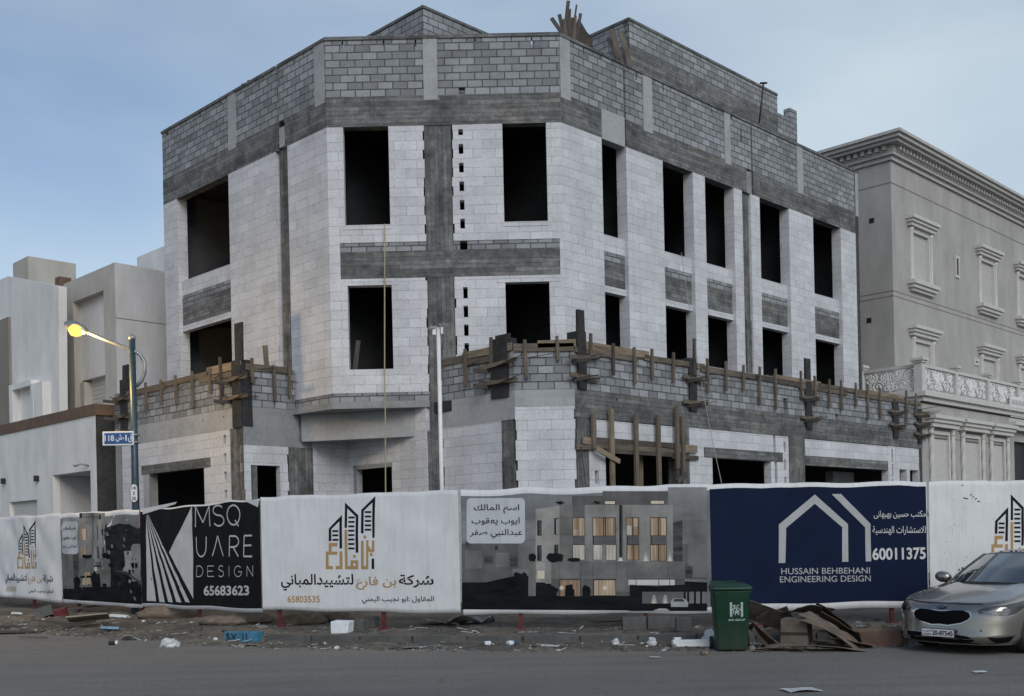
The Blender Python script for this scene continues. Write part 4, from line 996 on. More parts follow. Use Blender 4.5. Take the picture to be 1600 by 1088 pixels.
bq = banner('b', 'c', [(98, 803), (221, 796)], [(98, 941.5), (221, 950)], 0.10, 30.5, 'creased dark picture banner next to the lamp post, a pale house and black trees', .0, .02)
def draw_side(d):
    a = lambda x: x / 6.4; e = lambda y: 790 + y / 6.4
    d.X(a(640), a(820), e(120), e(480), 'mid', 2)
    d.Q([(a(642), e(935)), (a(1418), e(990)), (a(1418), e(560)), (a(1110), e(560)), (a(640), e(830))], 'night', 3)
    d.Q([(a(1100), e(800)), (a(1418), e(800)), (a(1418), e(250)), (a(1330), e(190)), (a(1200), e(180)), (a(1085), e(230))], 'night2', 3)
    for i in range(12): d.Q([(a(1085 + i * 27), e(270)), (a(1125 + i * 27), e(270)), (a(1098 + i * 27 + (i * 37) % 19), e(165 + (i * 53) % 60))], 'night2', 3)
    d.X(a(640), a(770), e(480), e(832), 'wall2', 4); d.X(a(770), a(812), e(470), e(700), 'shade', 4)
    d.X(a(822), a(1080), e(75), e(540), 'wall', 4); d.X(a(940), a(965), e(75), e(540), 'wall2', 5); d.X(a(812), a(1115), e(535), e(815), 'wall2', 5); d.X(a(965), a(1060), e(140), e(640), 'wallhi', 5)
    d.X(a(835), a(892), e(220), e(355), 'lit2', 6); d.X(a(862), a(888), e(232), e(350), 'cream', 7); d.X(a(838), a(892), e(415), e(520), 'lit', 6); d.X(a(850), a(925), e(660), e(790), 'lit', 6)
    d.X(a(1002), a(1020), e(205), e(340), 'wall3', 6); d.X(a(1002), a(1022), e(410), e(530), 'shade', 6); d.X(a(1062), a(1076), e(235), e(300), 'night2', 6); d.X(a(1060), a(1078), e(420), e(500), 'shade', 6)
    d.X(a(828), a(848), e(80), e(125), 'night2', 6); d.X(a(850), a(1045), e(112), e(118), 'shade', 6); d.X(a(1030), a(1046), e(95), e(138), 'night2', 6)
    d.Q([(a(895), e(395)), (a(905), e(390)), (a(1030), e(170)), (a(1022), e(165))], 'wallhi', 6)
    d.X(a(962), a(1035), e(600), e(612), 'night2', 7); d.X(a(968), a(992), e(614), e(655), 'glow', 7)
    d.X(a(1270), a(1335), e(455), e(690), 'mid', 5); d.X(a(1330), a(1412), e(385), e(760), 'wall', 4); d.X(a(1235), a(1275), e(610), e(670), 'mid', 5)
    d.Q([(a(1120), e(640)), (a(1280), e(690)), (a(1418), e(790)), (a(1418), e(760)), (a(1280), e(660))], 'shade', 6)
    d.blob(a(1275), a(1320), e(735), e(780), 'silver', 6, 14, 4)
    for x0, x1, y0, y1, s in ((755, 830, 705, 880, 1), (820, 950, 700, 725, 2), (930, 1025, 655, 915, 3), (1030, 1075, 780, 830, 4), (845, 950, 490, 530, 5), (1055, 1115, 470, 530, 6)): d.blob(a(x0), a(x1), e(y0), e(y1), 'night', 8, seed=s)
    d.card(a(645), a(818), e(160), e(485), 'skyc', 6, 5)
picture(bq, 'printed_picture', draw_side)
P = Print2D()
for body, x0, x1, y0, y1 in (('اسم المالك', 656, 795, 215, 258), ('ايوب يعقوب', 652, 802, 305, 348), ('عبدالنبي صفر', 655, 808, 395, 438)):
    bq.T(P, arabic(body), x0 / 6.4, x1 / 6.4, 790 + y0 / 6.4, 790 + y1 / 6.4, 0, .004, 8, -1)
P.build('lettering', [VN['ink']], bq.surf, bq.t)

# posts of the hoarding: square red oxide tube, with the rails they carry behind the sheets
for px, yb, where in ((48, 960, 'under the far left white banner'), (117.5, 965, 'under the creased picture banner beside the tilted board'), (214, 972, 'beside the blue foot of the lamp post'), (305, 979, 'under the black banner near the blue block'),
                      (432, 981, 'under the left end of the middle white banner'), (595, 985, 'beside the small grey blocks under the middle white banner'), (811, 984, 'under the left half of the wide picture banner'), (1007, 984, 'in front of the row of concrete blocks'), (1190, 980, 'behind the green bin and the cardboard'), (1395, 975, 'between the cardboard heap and the car')):
    for b in (bl, bq, bk, bc, bp, bn, br):
        s = b.F.s(px, 900)
        if b.s0 <= s <= b.s1 + .02: break
    p = b.F.w(s, -0.09, 0); z0 = ground_z(p.x, p.y) - 0.05; fr = Frame(p.x, p.y, b.F.dx, b.F.dy)
    m = MB(); m.box(fr, -.035, .035, -.035, .035, z0, b.ends(s)[1] - 0.04); m.box(fr, -.09, .09, -.09, .09, z0 - .01, z0 + .07, 0)
    o = m.build('fence_post', M['steel_red']); tag(o, 'red steel hoarding post ' + where, 'post', 'steel posts of the hoarding')
M['galv_rope'] = plain('grey_line', (.3, .3, .28), .8)
# ------------------------------------------------------------------ timber formwork nailed along the podium parapets
def z_px(F_, s_px, y): return F_.z(s_px, y)
def parapet_formwork(F_, label, battens, rails, base_s):
    """battens: (px, y_top, y_bottom); rails: (s0, s1, z0, z1, fresh?)"""
    t = thing('parapet_formwork', label, 'formwork', F_.w(base_s, 0.05, 5.5), 'timber formwork on the parapets')
    for i, (s0, s1, z0, z1, mt) in enumerate(rails):
        m = MB(); m.bar(F_.w(s0, .035, (z0 + z1) / 2 + random.uniform(-.02, .02)), F_.w(s1, .035, (z0 + z1) / 2 + random.uniform(-.02, .02)), .03, z1 - z0)
        m.build('rail', M[mt], t)
        m = MB(); m.bar(F_.w(s0, -.235, (z0 + z1) / 2), F_.w(s1, -.235, (z0 + z1) / 2), .03, z1 - z0)
        m.build('rail', M['timber_dark'], t)
    for i, (px, y0, y1) in enumerate(battens):
        s = F_.s(px, (y0 + y1) / 2); z1, z0 = F_.z(px, y0), F_.z(px, y1); k = random.uniform(-.03, .03)
        m = MB(); m.bar(F_.w(s, .085, z0), F_.w(s + k, .085, z1), .085, .05, up=(F_.nx, F_.ny, 0))
        m.build('batten', M[random.choice(['timber', 'timber', 'timber_dark', 'timber'])], t)
        if i % 2 == 0:
            m = MB(); zz = lerp(z0, z1, .55); m.tube([F_.w(s + .06, .02, zz), F_.w(s + .65, .14, zz + random.uniform(-.05, .1))], .009, 5); m.build('tie_wire', M['rebar'], t)
    return t
def column_formwork(F_, s, w, z0, z1, label, clamps, tall=0.0, turn=0.0, name_mat='ply'):
    """a dark plywood column box gripped by pairs of boards and steel rods"""
    t = thing('column_formwork', label, 'formwork', F_.w(s, 0.1, z0), 'column formwork on the podium')
    m = MB(); m.box(F_, s - w / 2, s + w / 2, -.3, .06, z0, z1); m.build('panel', M['ply'], t)
    if tall: m = MB(); m.box(F_, s - w * .25, s + w / 2 + .02, -.06, .01, z1 - .05, z1 + tall, jit=.01); m.build('panel', M['ply'], t)
    for zc in clamps:
        k = random.uniform(-.06, .06)
        m = MB(); m.bar(F_.w(s - w / 2 - .38, .10, zc + k), F_.w(s + w / 2 + .40, .12, zc - k), .05, .10); m.build('clamp_board', M['timber'], t)
        m = MB(); m.bar(F_.w(s - w / 2 - .12, -.5, zc - .1), F_.w(s - w / 2 - .10, .55, zc - .1 + k), .05, .09); m.build('clamp_board', M['timber_dark'], t)
        for q in (-1, 1):
            m = MB(); m.tube([F_.w(s + q * (w / 2 + .06), -.45, zc + .03), F_.w(s + q * (w / 2 + .10), .36, zc + .05)], .012, 6); m.build('tie_rod', M['rebar'], t)
        m = MB(); m.tube([F_.w(s + .05, .16, zc - .06), F_.w(s + .95, .18, zc + .10)], .011, 6); m.build('tie_rod', M['rebar'], t)
    return t
q = lambda x, y: (160 + x / 2.59, 380 + y / 2.59)
def conv(lst, f): return [(f(x, 0)[0], f(x, a)[1], f(x, b)[1]) for x, a, b in lst]
zt = 6.45
parapet_formwork(LP, 'weathered boards and battens along the left street parapet', conv([(185, 565, 690), (247, 555, 655), (308, 535, 655), (375, 520, 665), (445, 508, 610), (490, 462, 655)], q),
                 [(-7.0, -4.2, zt - .02, zt + .16, 'timber'), (-4.4, -1.6, zt + .02, zt + .18, 'timber'), (-1.75, -0.0, zt + .06, zt + .28, 'timber_new'), (-2.2, -.1, zt - .1, zt + .04, 'timber')], -3)
parapet_formwork(RR, 'short run of boards and battens beside the bay, left of the recessed entrance', conv([(600, 468, 565), (690, 497, 640), (750, 503, 625)], q),
                 [(0.1, 1.55, zt + .02, zt + .2, 'timber')], .8)
q6 = lambda x, y: (460 + x / 2.472, 350 + y / 2.472)
parapet_formwork(P1, 'boards and battens on the slanting parapet right of the white floodlight pole', conv([(668, 485, 630), (767, 440, 545)], q6),
                 [(0.05, 1.2, zt - .03, zt + .15, 'timber'), (1.0, 2.8, zt + .03, zt + .22, 'timber_new'), (1.0, 2.7, zt - .14, zt + .0, 'timber')], 1.4)
parapet_formwork(P2, 'boards and battens on the short parapet facing the street corner', conv([(895, 450, 600), (1018, 435, 530)], q6),
                 [(0.0, 1.5, zt + .0, zt + .2, 'timber'), (.6, 1.55, zt + .1, zt + .28, 'timber_new')], .8)
q7 = lambda x, y: (880 + x / 2.531, 350 + y / 2.531)
parapet_formwork(RP, 'long run of boards and battens along the right street parapet', conv([(98, 435, 535), (188, 475, 600), (273, 490, 635), (343, 497, 615), (426, 510, 630), (507, 455, 600), (563, 535, 670), (634, 545, 662), (703, 560, 662), (768, 566, 715), (831, 575, 735), (933, 583, 680), (988, 603, 720), (1043, 615, 730), (1092, 620, 740), (1148, 630, 725), (1196, 635, 778), (1245, 650, 772), (1349, 660, 785), (1387, 672, 760)], q7),
                 [(0.1, 3.0, zt + .08, zt + .27, 'timber_new'), (0.0, 2.5, zt - .06, zt + .07, 'timber'), (2.8, 5.6, zt + .03, zt + .18, 'timber'), (5.4, 8.4, zt - .02, zt + .14, 'timber'), (8.2, 10.9, zt - .02, zt + .14, 'timber_dark'),
                  (9.3, 12.2, zt + .12, zt + .26, 'timber_new'), (10.8, 14.0, zt - .06, zt + .1, 'timber'), (12.0, 15.3, zt + .06, zt + .2, 'timber'), (14.6, 17.6, zt - .04, zt + .12, 'timber'), (15.4, 18.2, zt + .1, zt + .24, 'timber_new'), (17.4, 19.7, zt - .02, zt + .12, 'timber')], 9)
column_formwork(LP, -0.22, .44, 4.95, 6.75, 'tall dark plywood column box at the left podium corner, panel standing high above it', (5.75, 6.25), 1.0)
column_formwork(LP, -6.85, .4, 5.2, 7.0, 'plywood column box at the far left podium end, behind the lamp post', (5.35, 5.85, 6.4), .45)
column_formwork(P1, 2.35, .6, 5.35, 6.85, 'plywood column box on the podium facet right of the white floodlight pole', (5.75, 6.2), .1)
column_formwork(RP, 0.25, .32, 5.5, 6.95, 'plywood column box at the street corner of the podium with one tall panel', (5.8, 6.3), .55)
column_formwork(RP, 5.0, .34, 5.25, 6.75, 'plywood column box above the right edge of the propped entrance', (5.5, 6.15))
column_formwork(RP, 11.4, .38, 5.1, 6.65, 'plywood column box in the middle of the right parapet with a raised board', (5.45, 6.1), .75)
column_formwork(RP, 17.6, .42, 5.1, 6.45, 'plywood column box near the balcony of the beige house', (5.55, 6.05))
column_formwork(RP, 19.6, .3, 5.0, 6.3, 'last plywood column box at the right end with rods sticking out', (5.3, 5.7, 6.1))
# rods sticking out of the parapet's end
t = thing('reinforcing_bar_bundle', 'thin rusty bars poking out at the right end of the podium parapet', 'rebar', RP.w(19.8, 0, 6.0))
for i in range(5):
    MB().tube([RP.w(19.5, .05, 5.75 + .13 * i), RP.w(20.9 + .2 * (i % 2), .2, 5.85 + .16 * i + random.uniform(-.1, .1))], .011, 5).build('bar', M['rebar'], t)

# timber props and shuttering in front of the first right-hand entrance
q8 = lambda x, y: (880 + x / 7.255, 620 + y / 7.255)
t = thing('entrance_formwork', 'brown timber posts and boards shuttering the lintel of the first right hand entrance', 'formwork', RP.w(2.4, .1, 0.15))
for x, y0, y1, mt, d in ((310, 190, 600, 'timber', .10), (505, 145, 1010, 'timber_new', .13), (785, 210, 1010, 'timber', .13), (1040, 215, 1010, 'timber', .12), (1245, 115, 820, 'timber', .14), (1330, 230, 1010, 'timber', .10)):
    px, a = q8(x, y0); b = q8(x, y1)[1]; s = RP.s(px, (a + b) / 2)
    z0 = RP.z(px, b) if y1 < 1000 else .15
    MB().bar(RP.w(s, d, z0), RP.w(s + random.uniform(-.02, .02), d, RP.z(px, a)), .14, .07, up=(RP.nx, RP.ny, 0)).build('post', M[mt], t)
for x, y0 in ((685, 650), (935, 690), (1000, 690)):
    px = q8(x, y0)[0]; s = RP.s(px, 720); MB().bar(RP.w(s, -.35, .15), RP.w(s, -.35, 4.0), .09, .09).build('prop', M['timber_new'], t)
for s0, s1, z0, z1, mt in ((.6, 4.4, 4.18, 4.32, 'timber_dark'), (.7, 4.2, 4.04, 4.17, 'timber'), (1.1, 4.4, 3.92, 4.03, 'timber_dark'), (4.0, 5.1, 4.08, 4.3, 'timber_new'), (3.9, 5.15, 3.9, 4.02, 'timber_dark'), (-.05, .7, 4.0, 4.12, 'timber'), (.2, .62, 4.14, 4.32, 'timber_new')):
    MB().bar(RP.w(s0, .06, (z0 + z1) / 2 + random.uniform(-.02, .02)), RP.w(s1, .06, (z0 + z1) / 2 + random.uniform(-.02, .02)), .035, z1 - z0).build('board', M[mt], t)
a, b = q8(310, 595), q8(570, 742)
MB().bar(RP.w(RP.s(*a), .2, RP.z(*a)), RP.w(RP.s(*b), .2, RP.z(*b)), .05, .13).build('brace', M['timber_new'], t)
a, b = q8(1240, 970), q8(1345, 880)
MB().bar(RP.w(RP.s(*a), .16, RP.z(*a)), RP.w(RP.s(*b), .16, RP.z(*b)), .05, .13).build('brace', M['timber_dark'], t)
MB().tube([RP.w(RP.s(*q8(540, 830)), .05, RP.z(*q8(540, 830))), RP.w(RP.s(*q8(690, 785)), -.35, RP.z(*q8(690, 785)))], .02, 6).build('tie_rod', M['rebar'], t)

# loose board with a pointed top on the left terrace
p = at_y(416, 566, 30.2)
tag(MB().bar(at_y(418, 572, 30.3) + Vector((0, 0, -.4)), at_y(414, 540, 30.4), .14, .03, up=(0, 1, 0)).build('loose_board', M['timber']), 'single thin board leaning on the left terrace against the white wall', 'board')
# board left inside a window of the chamfer
tag(MB().bar(F.w(.58, -.28, 6.43), F.w(.68, -.36, 7.25), .12, .03, up=(0, 1, 0)).build('loose_board', M['timber_dark']), 'short board standing inside the lower left window of the street corner facade', 'board')
tag(MB().bar(R.w(2.35, -.45, 5.5), R.w(2.62, -.6, 6.9), .14, .03, up=(0, 1, 0)).build('loose_board', M['timber']), 'board leaning in the lower left window of the right facade', 'board')
# blocks stacked inside two upper windows
for F_, s0, d0, z0, nx, nz, lab in ((R, 5.0, -1.0, 9.4, 3, 7, 'stack of grey blocks seen inside the second upper window of the right facade'), (R, 2.0, -.75, 9.4, 1, 6, 'leaning pile of pale blocks inside the first upper window of the right facade'), (R, 7.0, -.8, 9.4, 2, 4, 'low pile of rubble blocks in the third upper window of the right facade')):
    t = thing('block_stack', lab, 'blocks', F_.w(s0 + .3, d0, z0))
    for j in range(nz):
        for i in range(nx - (1 if j == nz - 1 and nx > 1 else 0)):
            MB().box(F_, s0 + i * .42, s0 + i * .42 + .4, d0 - .2, d0, z0 + j * .2, z0 + j * .2 + .19, jit=.02).build('block', M['conc_light'], t)

# ------------------------------------------------------------------ loose timber, props and scraps on the roof
t = thing('timber_bundle', 'bundle of grey planks standing on the roof parapet corner', 'timber', at_y(888, 60, 29.8) + Vector((0, 0, -1.0)))
for x0, y0, x1, y1, w in ((881, 62, 888, 2, .10), (888, 60, 890, 15, .09), (893, 62, 901, 8, .05), (897, 62, 899, 25, .08), (901, 62, 907, 22, .09), (874, 46, 862, 29, .1), (880, 50, 874, 23, .10), (884, 62, 882, 30, .1), (892, 64, 893, 28, .25), (899, 64, 904, 32, .08)):
    p, r = at_y(x0, y0, 30.2), at_y(x1, y1, 30.3 + random.uniform(-.2, .3))
    p = p + (p - r).normalized() * (.9 if y0 > 50 else .25)
    MB().bar(p, r, w, .05, up=(0, 1, 0)).build('plank', M[random.choice(['timber_dark', 'timber_dark', 'timber'])], t)
_lp = [at_y(*q_, 30.5) for q_ in ((897, 72), (926, 72), (926, 60), (917, 50), (904, 28), (899, 40))]
tag(MB().prism(Frame(0, 30.5, 1, 0), [(q_.x, q_.z) for q_ in _lp], -.06, 0).build('leaning_sheet', M['timber_dark']), 'dark sheet sloping down behind the plank bundle on the roof', 'sheet')
for x0, y0, x1, y1, w, lab in ((968, 92, 956, 47, .17, 'brown plank leaning on the roof room wall'), (982, 92, 970, 50, .15, 'grey plank leaning on the roof room wall, right of the brown one'), (962, 84, 950, 60, .1, 'short grey lath on the roof left of the two leaning planks')):
    p, r = at_y(x0, y0, 31.6), at_y(x1, y1, 32.3); p = p + (p - r) * .35
    tag(MB().bar(p, r, w, .04, up=(0, 1, 0)).build('plank', M['timber' if 'brown' in lab else 'timber_dark']), lab, 'plank', 'planks leaning on the roof room')
t = thing('screw_prop', 'thin steel prop standing on the right roof parapet', 'prop', R.w(10.1, -.1, 15.3))
p, r = at_y(1187, 186, 36.2), at_y(1193, 130, 36.2)
MB().tube([p + (p - r) * .1, r], .03, 8).build('tube', M['steel_dark' if 'steel_dark' in M else 'rebar'], t); MB().bar(r + Vector((-.12, 0, 0)), r + Vector((.12, 0, 0)), .1, .03).build('head_plate', M['rebar'], t)
for px, y0, y1, w, lab in ((376, 146, 130, .09, 'left stub of timber on the left roof parapet'), (385, 143, 124, .06, 'thin stub of timber on the left roof parapet, next to a thicker one'), (427, 122, 103, .14, 'thick timber stub on the left roof parapet above the drain slot')):
    s, z = LF.hit(px, y0); tag(MB().bar(LF.w(s, -.1, 15.25), LF.w(s - .03, -.1, LF.z(px, y1)), w, .08).build('timber_stub', M['timber_dark']), lab, 'timber')
# ropes
def rope(pts, r, mat, lab, cat='rope'):
    return tag(MB().tube(pts, r, 6).build('rope', M[mat]), lab, cat)
rope([at_y(601, y, 28.85) if y < 640 else at_y(602 + (y - 640) * .004, y, 28.6) for y in (350, 420, 500, 580, 640, 700, 760, 800)], .019, 'rope', 'yellow rope hanging straight down the corner facade from the upper left window')
a, b = R.w(5.3, .03, 10.3), at_y(1129, 762, 27.5)
rope([lerp(a, b, i / 10) + Vector((0, 0, -.5 * math.sin(math.pi * i / 10))) for i in range(11)], .009, 'galv_rope', 'thin pale line slanting from the second right window down to the hoarding')
a, b = RP.w(.02, .15, 4.05), RP.w(.45, .2, 1.2)
rope([lerp(a, b, i / 6) + Vector((0, 0, -.1 * math.sin(math.pi * i / 6))) for i in range(7)], .012, 'rebar', 'dark cord hanging at the podium corner column')
# ------------------------------------------------------------------ street lamp, floodlight pole
M['pole_paint'] = plain('blue_grey_pole_paint', (0.035, 0.065, 0.085), 0.45, 0.3, 0.25, 4)
M['galv'] = plain('galvanised_steel', (0.30, 0.31, 0.32), 0.45, 0.6, 0.2, 8)
M['sign_blue'] = plain('sign_blue', (0.012, 0.075, 0.24), 0.4, 0, .08); M['sign_white'] = plain('sign_white', (0.7, 0.7, 0.7), 0.45, 0, .05)
YL = 26.6
b0 = at_y(214.5, 900, YL); LX = b0.x; zg = ground_z(LX, YL)
t = thing('street_lamp', 'blue street lamp with curved arm and lit yellow head, street sign on its pole', 'street lamp', (LX, YL, zg))
ztop = at_y(210, 532, YL).z
MB().tube([(LX, YL, zg - .1), (LX, YL, 3.0), (LX, YL, ztop)], .09, 14, rads=[.095, .09, .075]).build('pole', M['pole_paint'], t)
MB().tube([(LX, YL, zg - .1), (LX, YL, zg + .9), (LX, YL, zg + 1.0)], .15, 14, rads=[.16, .15, .1]).build('pole_base', M['pole_paint'], t)
MB().lathe(WORLD, LX, -YL, [(.03, ztop), (.085, ztop + .02), (.09, ztop + .07), (.06, ztop + .13), (.01, ztop + .15)], 12).build('finial', M['galv'], t)
arm = [at_y(x, y, YL) for x, y in ((213, 604), (221, 596), (226, 582), (226, 566), (219, 554), (208, 548), (190, 541), (160, 529), (136, 519))]
MB().tube(arm, .045, 10).build('arm', M['galv'], t)
br_ = at_y(203, 570, YL)
MB().bar(at_y(204, 541, YL), at_y(204, 590, YL), .05, .05, up=(0, 1, 0)).bar(at_y(204, 556, YL), at_y(212, 556, YL), .04, .04).bar(at_y(204, 578, YL), at_y(212, 578, YL), .04, .04).build('bracket', M['galv'], t)
h0, h1 = at_y(137, 519, YL), at_y(104, 506, YL); ax = (h1 - h0).normalized()
hm = MB(); hm.tube([h0, h0 + ax * .1, h0 + ax * .28, h0 + ax * .5, h0 + ax * .6], .1, 12, rads=[.05, .1, .15, .12, .04]); head = hm.build('lamp_head', M['galv'], t)
gm = MB(); c = h0 + ax * .3 + Vector((0, -.03, -.06))
gm.lathe(WORLD, c.x, -c.y, [(.02, c.z - .17), (.12, c.z - .14), (.18, c.z - .04), (.17, c.z + .05), (.1, c.z + .12), (.02, c.z + .14)], 16)
gm.build('lamp_glass', emit('sodium_light', (1.0, 0.50, 0.11), 1.7), head)
ld = bpy.data.lights.new('lamp_light', 'POINT'); ld.energy = 260; ld.color = (1.0, 0.66, 0.25); ld.shadow_soft_size = .2
lo = bpy.data.objects.new('lamp_light', ld); COL.objects.link(lo); lo.location = c + Vector((0, -.1, -.4))
# street name sign
sf = Frame(at_y(160, 690, YL - .12).x, YL - .12, 1, 0)
sw = at_y(209, 690, YL).x - at_y(160, 690, YL).x; z0, z1 = at_y(185, 697, YL).z, at_y(185, 675, YL).z
sg = MB().box(sf, 0, sw, -.03, 0, z0, z1).build('street_sign', M['sign_white'], t, bevel=.02)
MB().box(sf, .05, sw - .04, -.02, .004, z0 + .04, z1 - .04).build('sign_face', M['sign_blue'], sg)
P = Print2D(); P.text('118', .06, .29, z0 + .11, z1 - .09, 0, .02); P.text(arabic('ش'), .33, .49, z0 + .09, z1 - .07, 0, .015)
P.rect(.505, .54, (z0 + z1) / 2 - .012, (z0 + z1) / 2 + .012, 0, 2); P.text('1', .565, .60, z0 + .11, z1 - .09, 0, .02); P.text(arabic('ق'), .63, .735, z0 + .07, z1 - .07, 0, .015)
P.build('lettering', [M['sign_white']], lambda s, z, l: sf.w(s, .005 + l, z), sg, grid=0)
for q_ in (.24, .06): MB().box(Frame(LX, YL, 1, 0), -.13, .11, -.11, .115, z0 + q_, z0 + q_ + .04).build('sign_clamp', M['galv'], t)
pf = Frame(LX - .0, YL - .1, 1, 0); za, zb = at_y(215, 786, YL).z, at_y(215, 756, YL).z
def capsule(w, z0, z1, n=8):
    r = w / 2; return [(r * math.cos(a), z0 + r + r * math.sin(a)) for a in [math.pi + math.pi * i / n for i in range(n + 1)]] + [(r * math.cos(a), z1 - r + r * math.sin(a)) for a in [math.pi * i / n for i in range(n + 1)]]
npl = MB().prism(pf, capsule(.2, za, zb), -.01, .01).build('number_plate', M['dark'], t)
MB().prism(pf, capsule(.165, za + .018, zb - .018), .005, .014).build('plate_face', M['sign_white'], npl)
P = Print2D(); hh = (zb - za)
for body, f0, f1, w_ in (('14', .68, .86, .10), ('2', .42, .57, .055), ('25', .13, .31, .10)): P.text(body, -w_ / 2, w_ / 2, za + hh * f0, za + hh * f1, 0, .02)
P.build('lettering', [M['dark']], lambda s, z, l: pf.w(s, .015 + l, z), npl, grid=0)

YP = 24.5; p0 = at_y(690.5, 770, YP); p1 = at_y(687.5, 512, YP)
t = thing('floodlight_pole', 'slim white pole with a pair of small floodlights, before the concrete cross', 'pole', (p0.x, YP, .1))
MB().tube([(p0.x, YP, .05), (p0.x, YP, p1.z)], .046, 12).build('pole', M['white_paint'], t)
pf = Frame(p0.x, YP - .02, 1, 0); zt_ = p1.z
MB().box(pf, -.13, -.05, -.03, .08, zt_ - .18, zt_ - .02).box(pf, .06, .11, -.03, .08, zt_ - .16, zt_).build('junction_box', M['white_paint'], t, bevel=.008)
for q_, dz in ((-1, 0.0), (1, .07)):
    fl = MB().bar((p0.x + q_ * .05, YP - .05, zt_ + .0 + dz * .6), (p0.x + q_ * .2, YP - .12, zt_ - .03 + dz), .14, .035).build('floodlight', M['galv'], t)
    MB().bar((p0.x + q_ * .06, YP - .055, zt_ - .02 + dz * .6), (p0.x + q_ * .19, YP - .12, zt_ - .05 + dz), .11, .01).build('lens', M['sign_white'], fl)
MB().tube([(p0.x + .1, YP - .04, zt_ - .15), (p0.x + .13, YP - .05, zt_ - .3), (p0.x + .07, YP - .05, zt_ - .5), (p0.x + .055, YP - .03, zt_ - 1.2)], .008, 5).build('cable', M['dark'], t)

# ------------------------------------------------------------------ kerb stones
M['kerb'] = concrete('worn_kerb', (0.12, 0.122, 0.12), None, 0.45, 0.5)
M['kerb_blue'] = plain('painted_blue_concrete', (0.045, 0.17, 0.27), 0.8, 0, .3, 7, .3)
def kerb_run():
    x = KERB[1][0] + .92; i = 0
    while x < KERB[-1][0]:
        y = kerb_y(x); x2 = x; 
        while math.hypot(x2 - x, kerb_y(x2) - y) < 0.98: x2 += .02
        f = Frame(x, y, x2 - x, kerb_y(x2) - y)
        yield f; x = x2
for i, f in enumerate(kerb_run()):
    tl = random.uniform(-.012, .012)
    o = MB().box(f, 0.006, .965, -.15, random.uniform(-.01, .01), -.05, .148 + tl, jit=.008).build('kerb_stone', M['kerb'], bevel=.015)
    tag(o, 'worn grey kerb stone in the row along the road edge', 'kerb stone', 'kerb stones along the dirt verge')
p = at_z(350, 1003, 0.0); p2 = at_z(402, 1004, 0.0); f = Frame(p.x, p.y, p2.x - p.x, p2.y - p.y); l = math.hypot(p2.x - p.x, p2.y - p.y)
t = thing('marker_block', 'blue painted concrete block lettered S.V at the road edge', 'block', f.w(l / 2, -.1, 0))
MB().box(f, 0, l, -.25, 0, -.05, .185, jit=.008).build('body', M['kerb_blue'], t, bevel=.012)
P = Print2D(); P.text('S.V', .06, .29, .05, .165, 0, .02); P.text('١٩', .43, .55, .04, .15, 0, .02) if False else P.text('11', .43, .53, .05, .165, 0, .02)
P.build('lettering', [M['dark']], lambda s, z, l_: f.w(s, .012 + l_, z), t, grid=0)

# ------------------------------------------------------------------ wheelie bin
M['bin'] = None
m_, t_, p_ = mat_new('green_bin_plastic'); v_ = coords(t_, 'obj')
c_ = ramp(t_, noise_n(t_, v_, 5, 5, .7), [(0.35, (0.002, 0.030, 0.015)), (0.7, (0.003, 0.048, 0.023))])
sx_ = t_.nodes.new('ShaderNodeSeparateXYZ'); tc_ = t_.nodes.new('ShaderNodeTexCoord'); t_.links.new(tc_.outputs['Object'], sx_.inputs[0])
mr_ = t_.nodes.new('ShaderNodeMapRange'); mr_.inputs['From Min'].default_value = .55; mr_.inputs['From Max'].default_value = 0.0; t_.links.new(sx_.outputs['Z'], mr_.inputs['Value'])
mm_ = t_.nodes.new('ShaderNodeMath'); mm_.operation = 'MULTIPLY'; t_.links.new(mr_.outputs['Result'], mm_.inputs[0]); t_.links.new(noise_n(t_, v_, 9, 5, .7), mm_.inputs[1])
c_ = mixc(t_, c_, (0.06, 0.062, 0.05), mm_.outputs[0]); t_.links.new(c_, p_.inputs['Base Color']); p_.inputs['Roughness'].default_value = .5
M['bin'] = m_
M['rubber'] = plain('black_rubber', (0.012, 0.012, 0.013), 0.7)
bp0 = at_z(1149, 1019, 0.0)
t = thing('wheelie_bin', 'green wheeled rubbish bin with pale lettering at the road edge', 'bin', (bp0.x, bp0.y + .33, 0), rot=math.radians(-6))
def loft(rects, n=4):
    """rounded rectangles [(z, half width, y front, y back)]"""
    m = MB(); rings = []
    for z, hw, yf, yb in rects:
        ring = []; r = .045
        for cx, cy, a in ((hw - r, yb - r, 0), (-hw + r, yb - r, 90), (-hw + r, yf + r, 180), (hw - r, yf + r, 270)):
            for i in range(n + 1):
                b_ = math.radians(a + 90 * i / n); ring.append(Vector((cx + r * math.cos(b_), cy + r * math.sin(b_), z)))
        rings.append(ring)
    k = len(rings[0])
    for a, b_ in zip(rings, rings[1:]):
        for i in range(k): m.poly([a[i], a[(i + 1) % k], b_[(i + 1) % k], b_[i]], [(i, 0)] * 4, 0, True)
    m.poly(rings[0][::-1], [(0, 0)] * k); m.poly(rings[-1], [(0, 0)] * k)
    return m
def build_local(m, name, mats, parent, **k):
    """parts written in the thing's own coordinates"""
    org = ROOTS.get(root_of(parent).name, Vector((0, 0, 0)))
    m.v = [v + org for v in m.v]; return m.build(name, mats, parent, **k)
build_local(loft([(.02, .225, -.27, .2), (.05, .235, -.285, .2), (.9, .285, -.345, .30), (.93, .30, -.355, .31), (.965, .30, -.355, .31)]), 'body', M['bin'], t)
build_local(loft([(.962, .305, -.385, .34), (.985, .315, -.40, .35), (1.02, .30, -.37, .34), (1.05, .24, -.26, .3), (1.055, .2, -.2, .28)]), 'lid', M['bin'], t)
build_local(MB().tube([(-.27, .33, .99), (-.27, .42, 1.06), (.15, .42, 1.06), (.15, .33, .99)], .018, 8), 'handle', M['bin'], t)
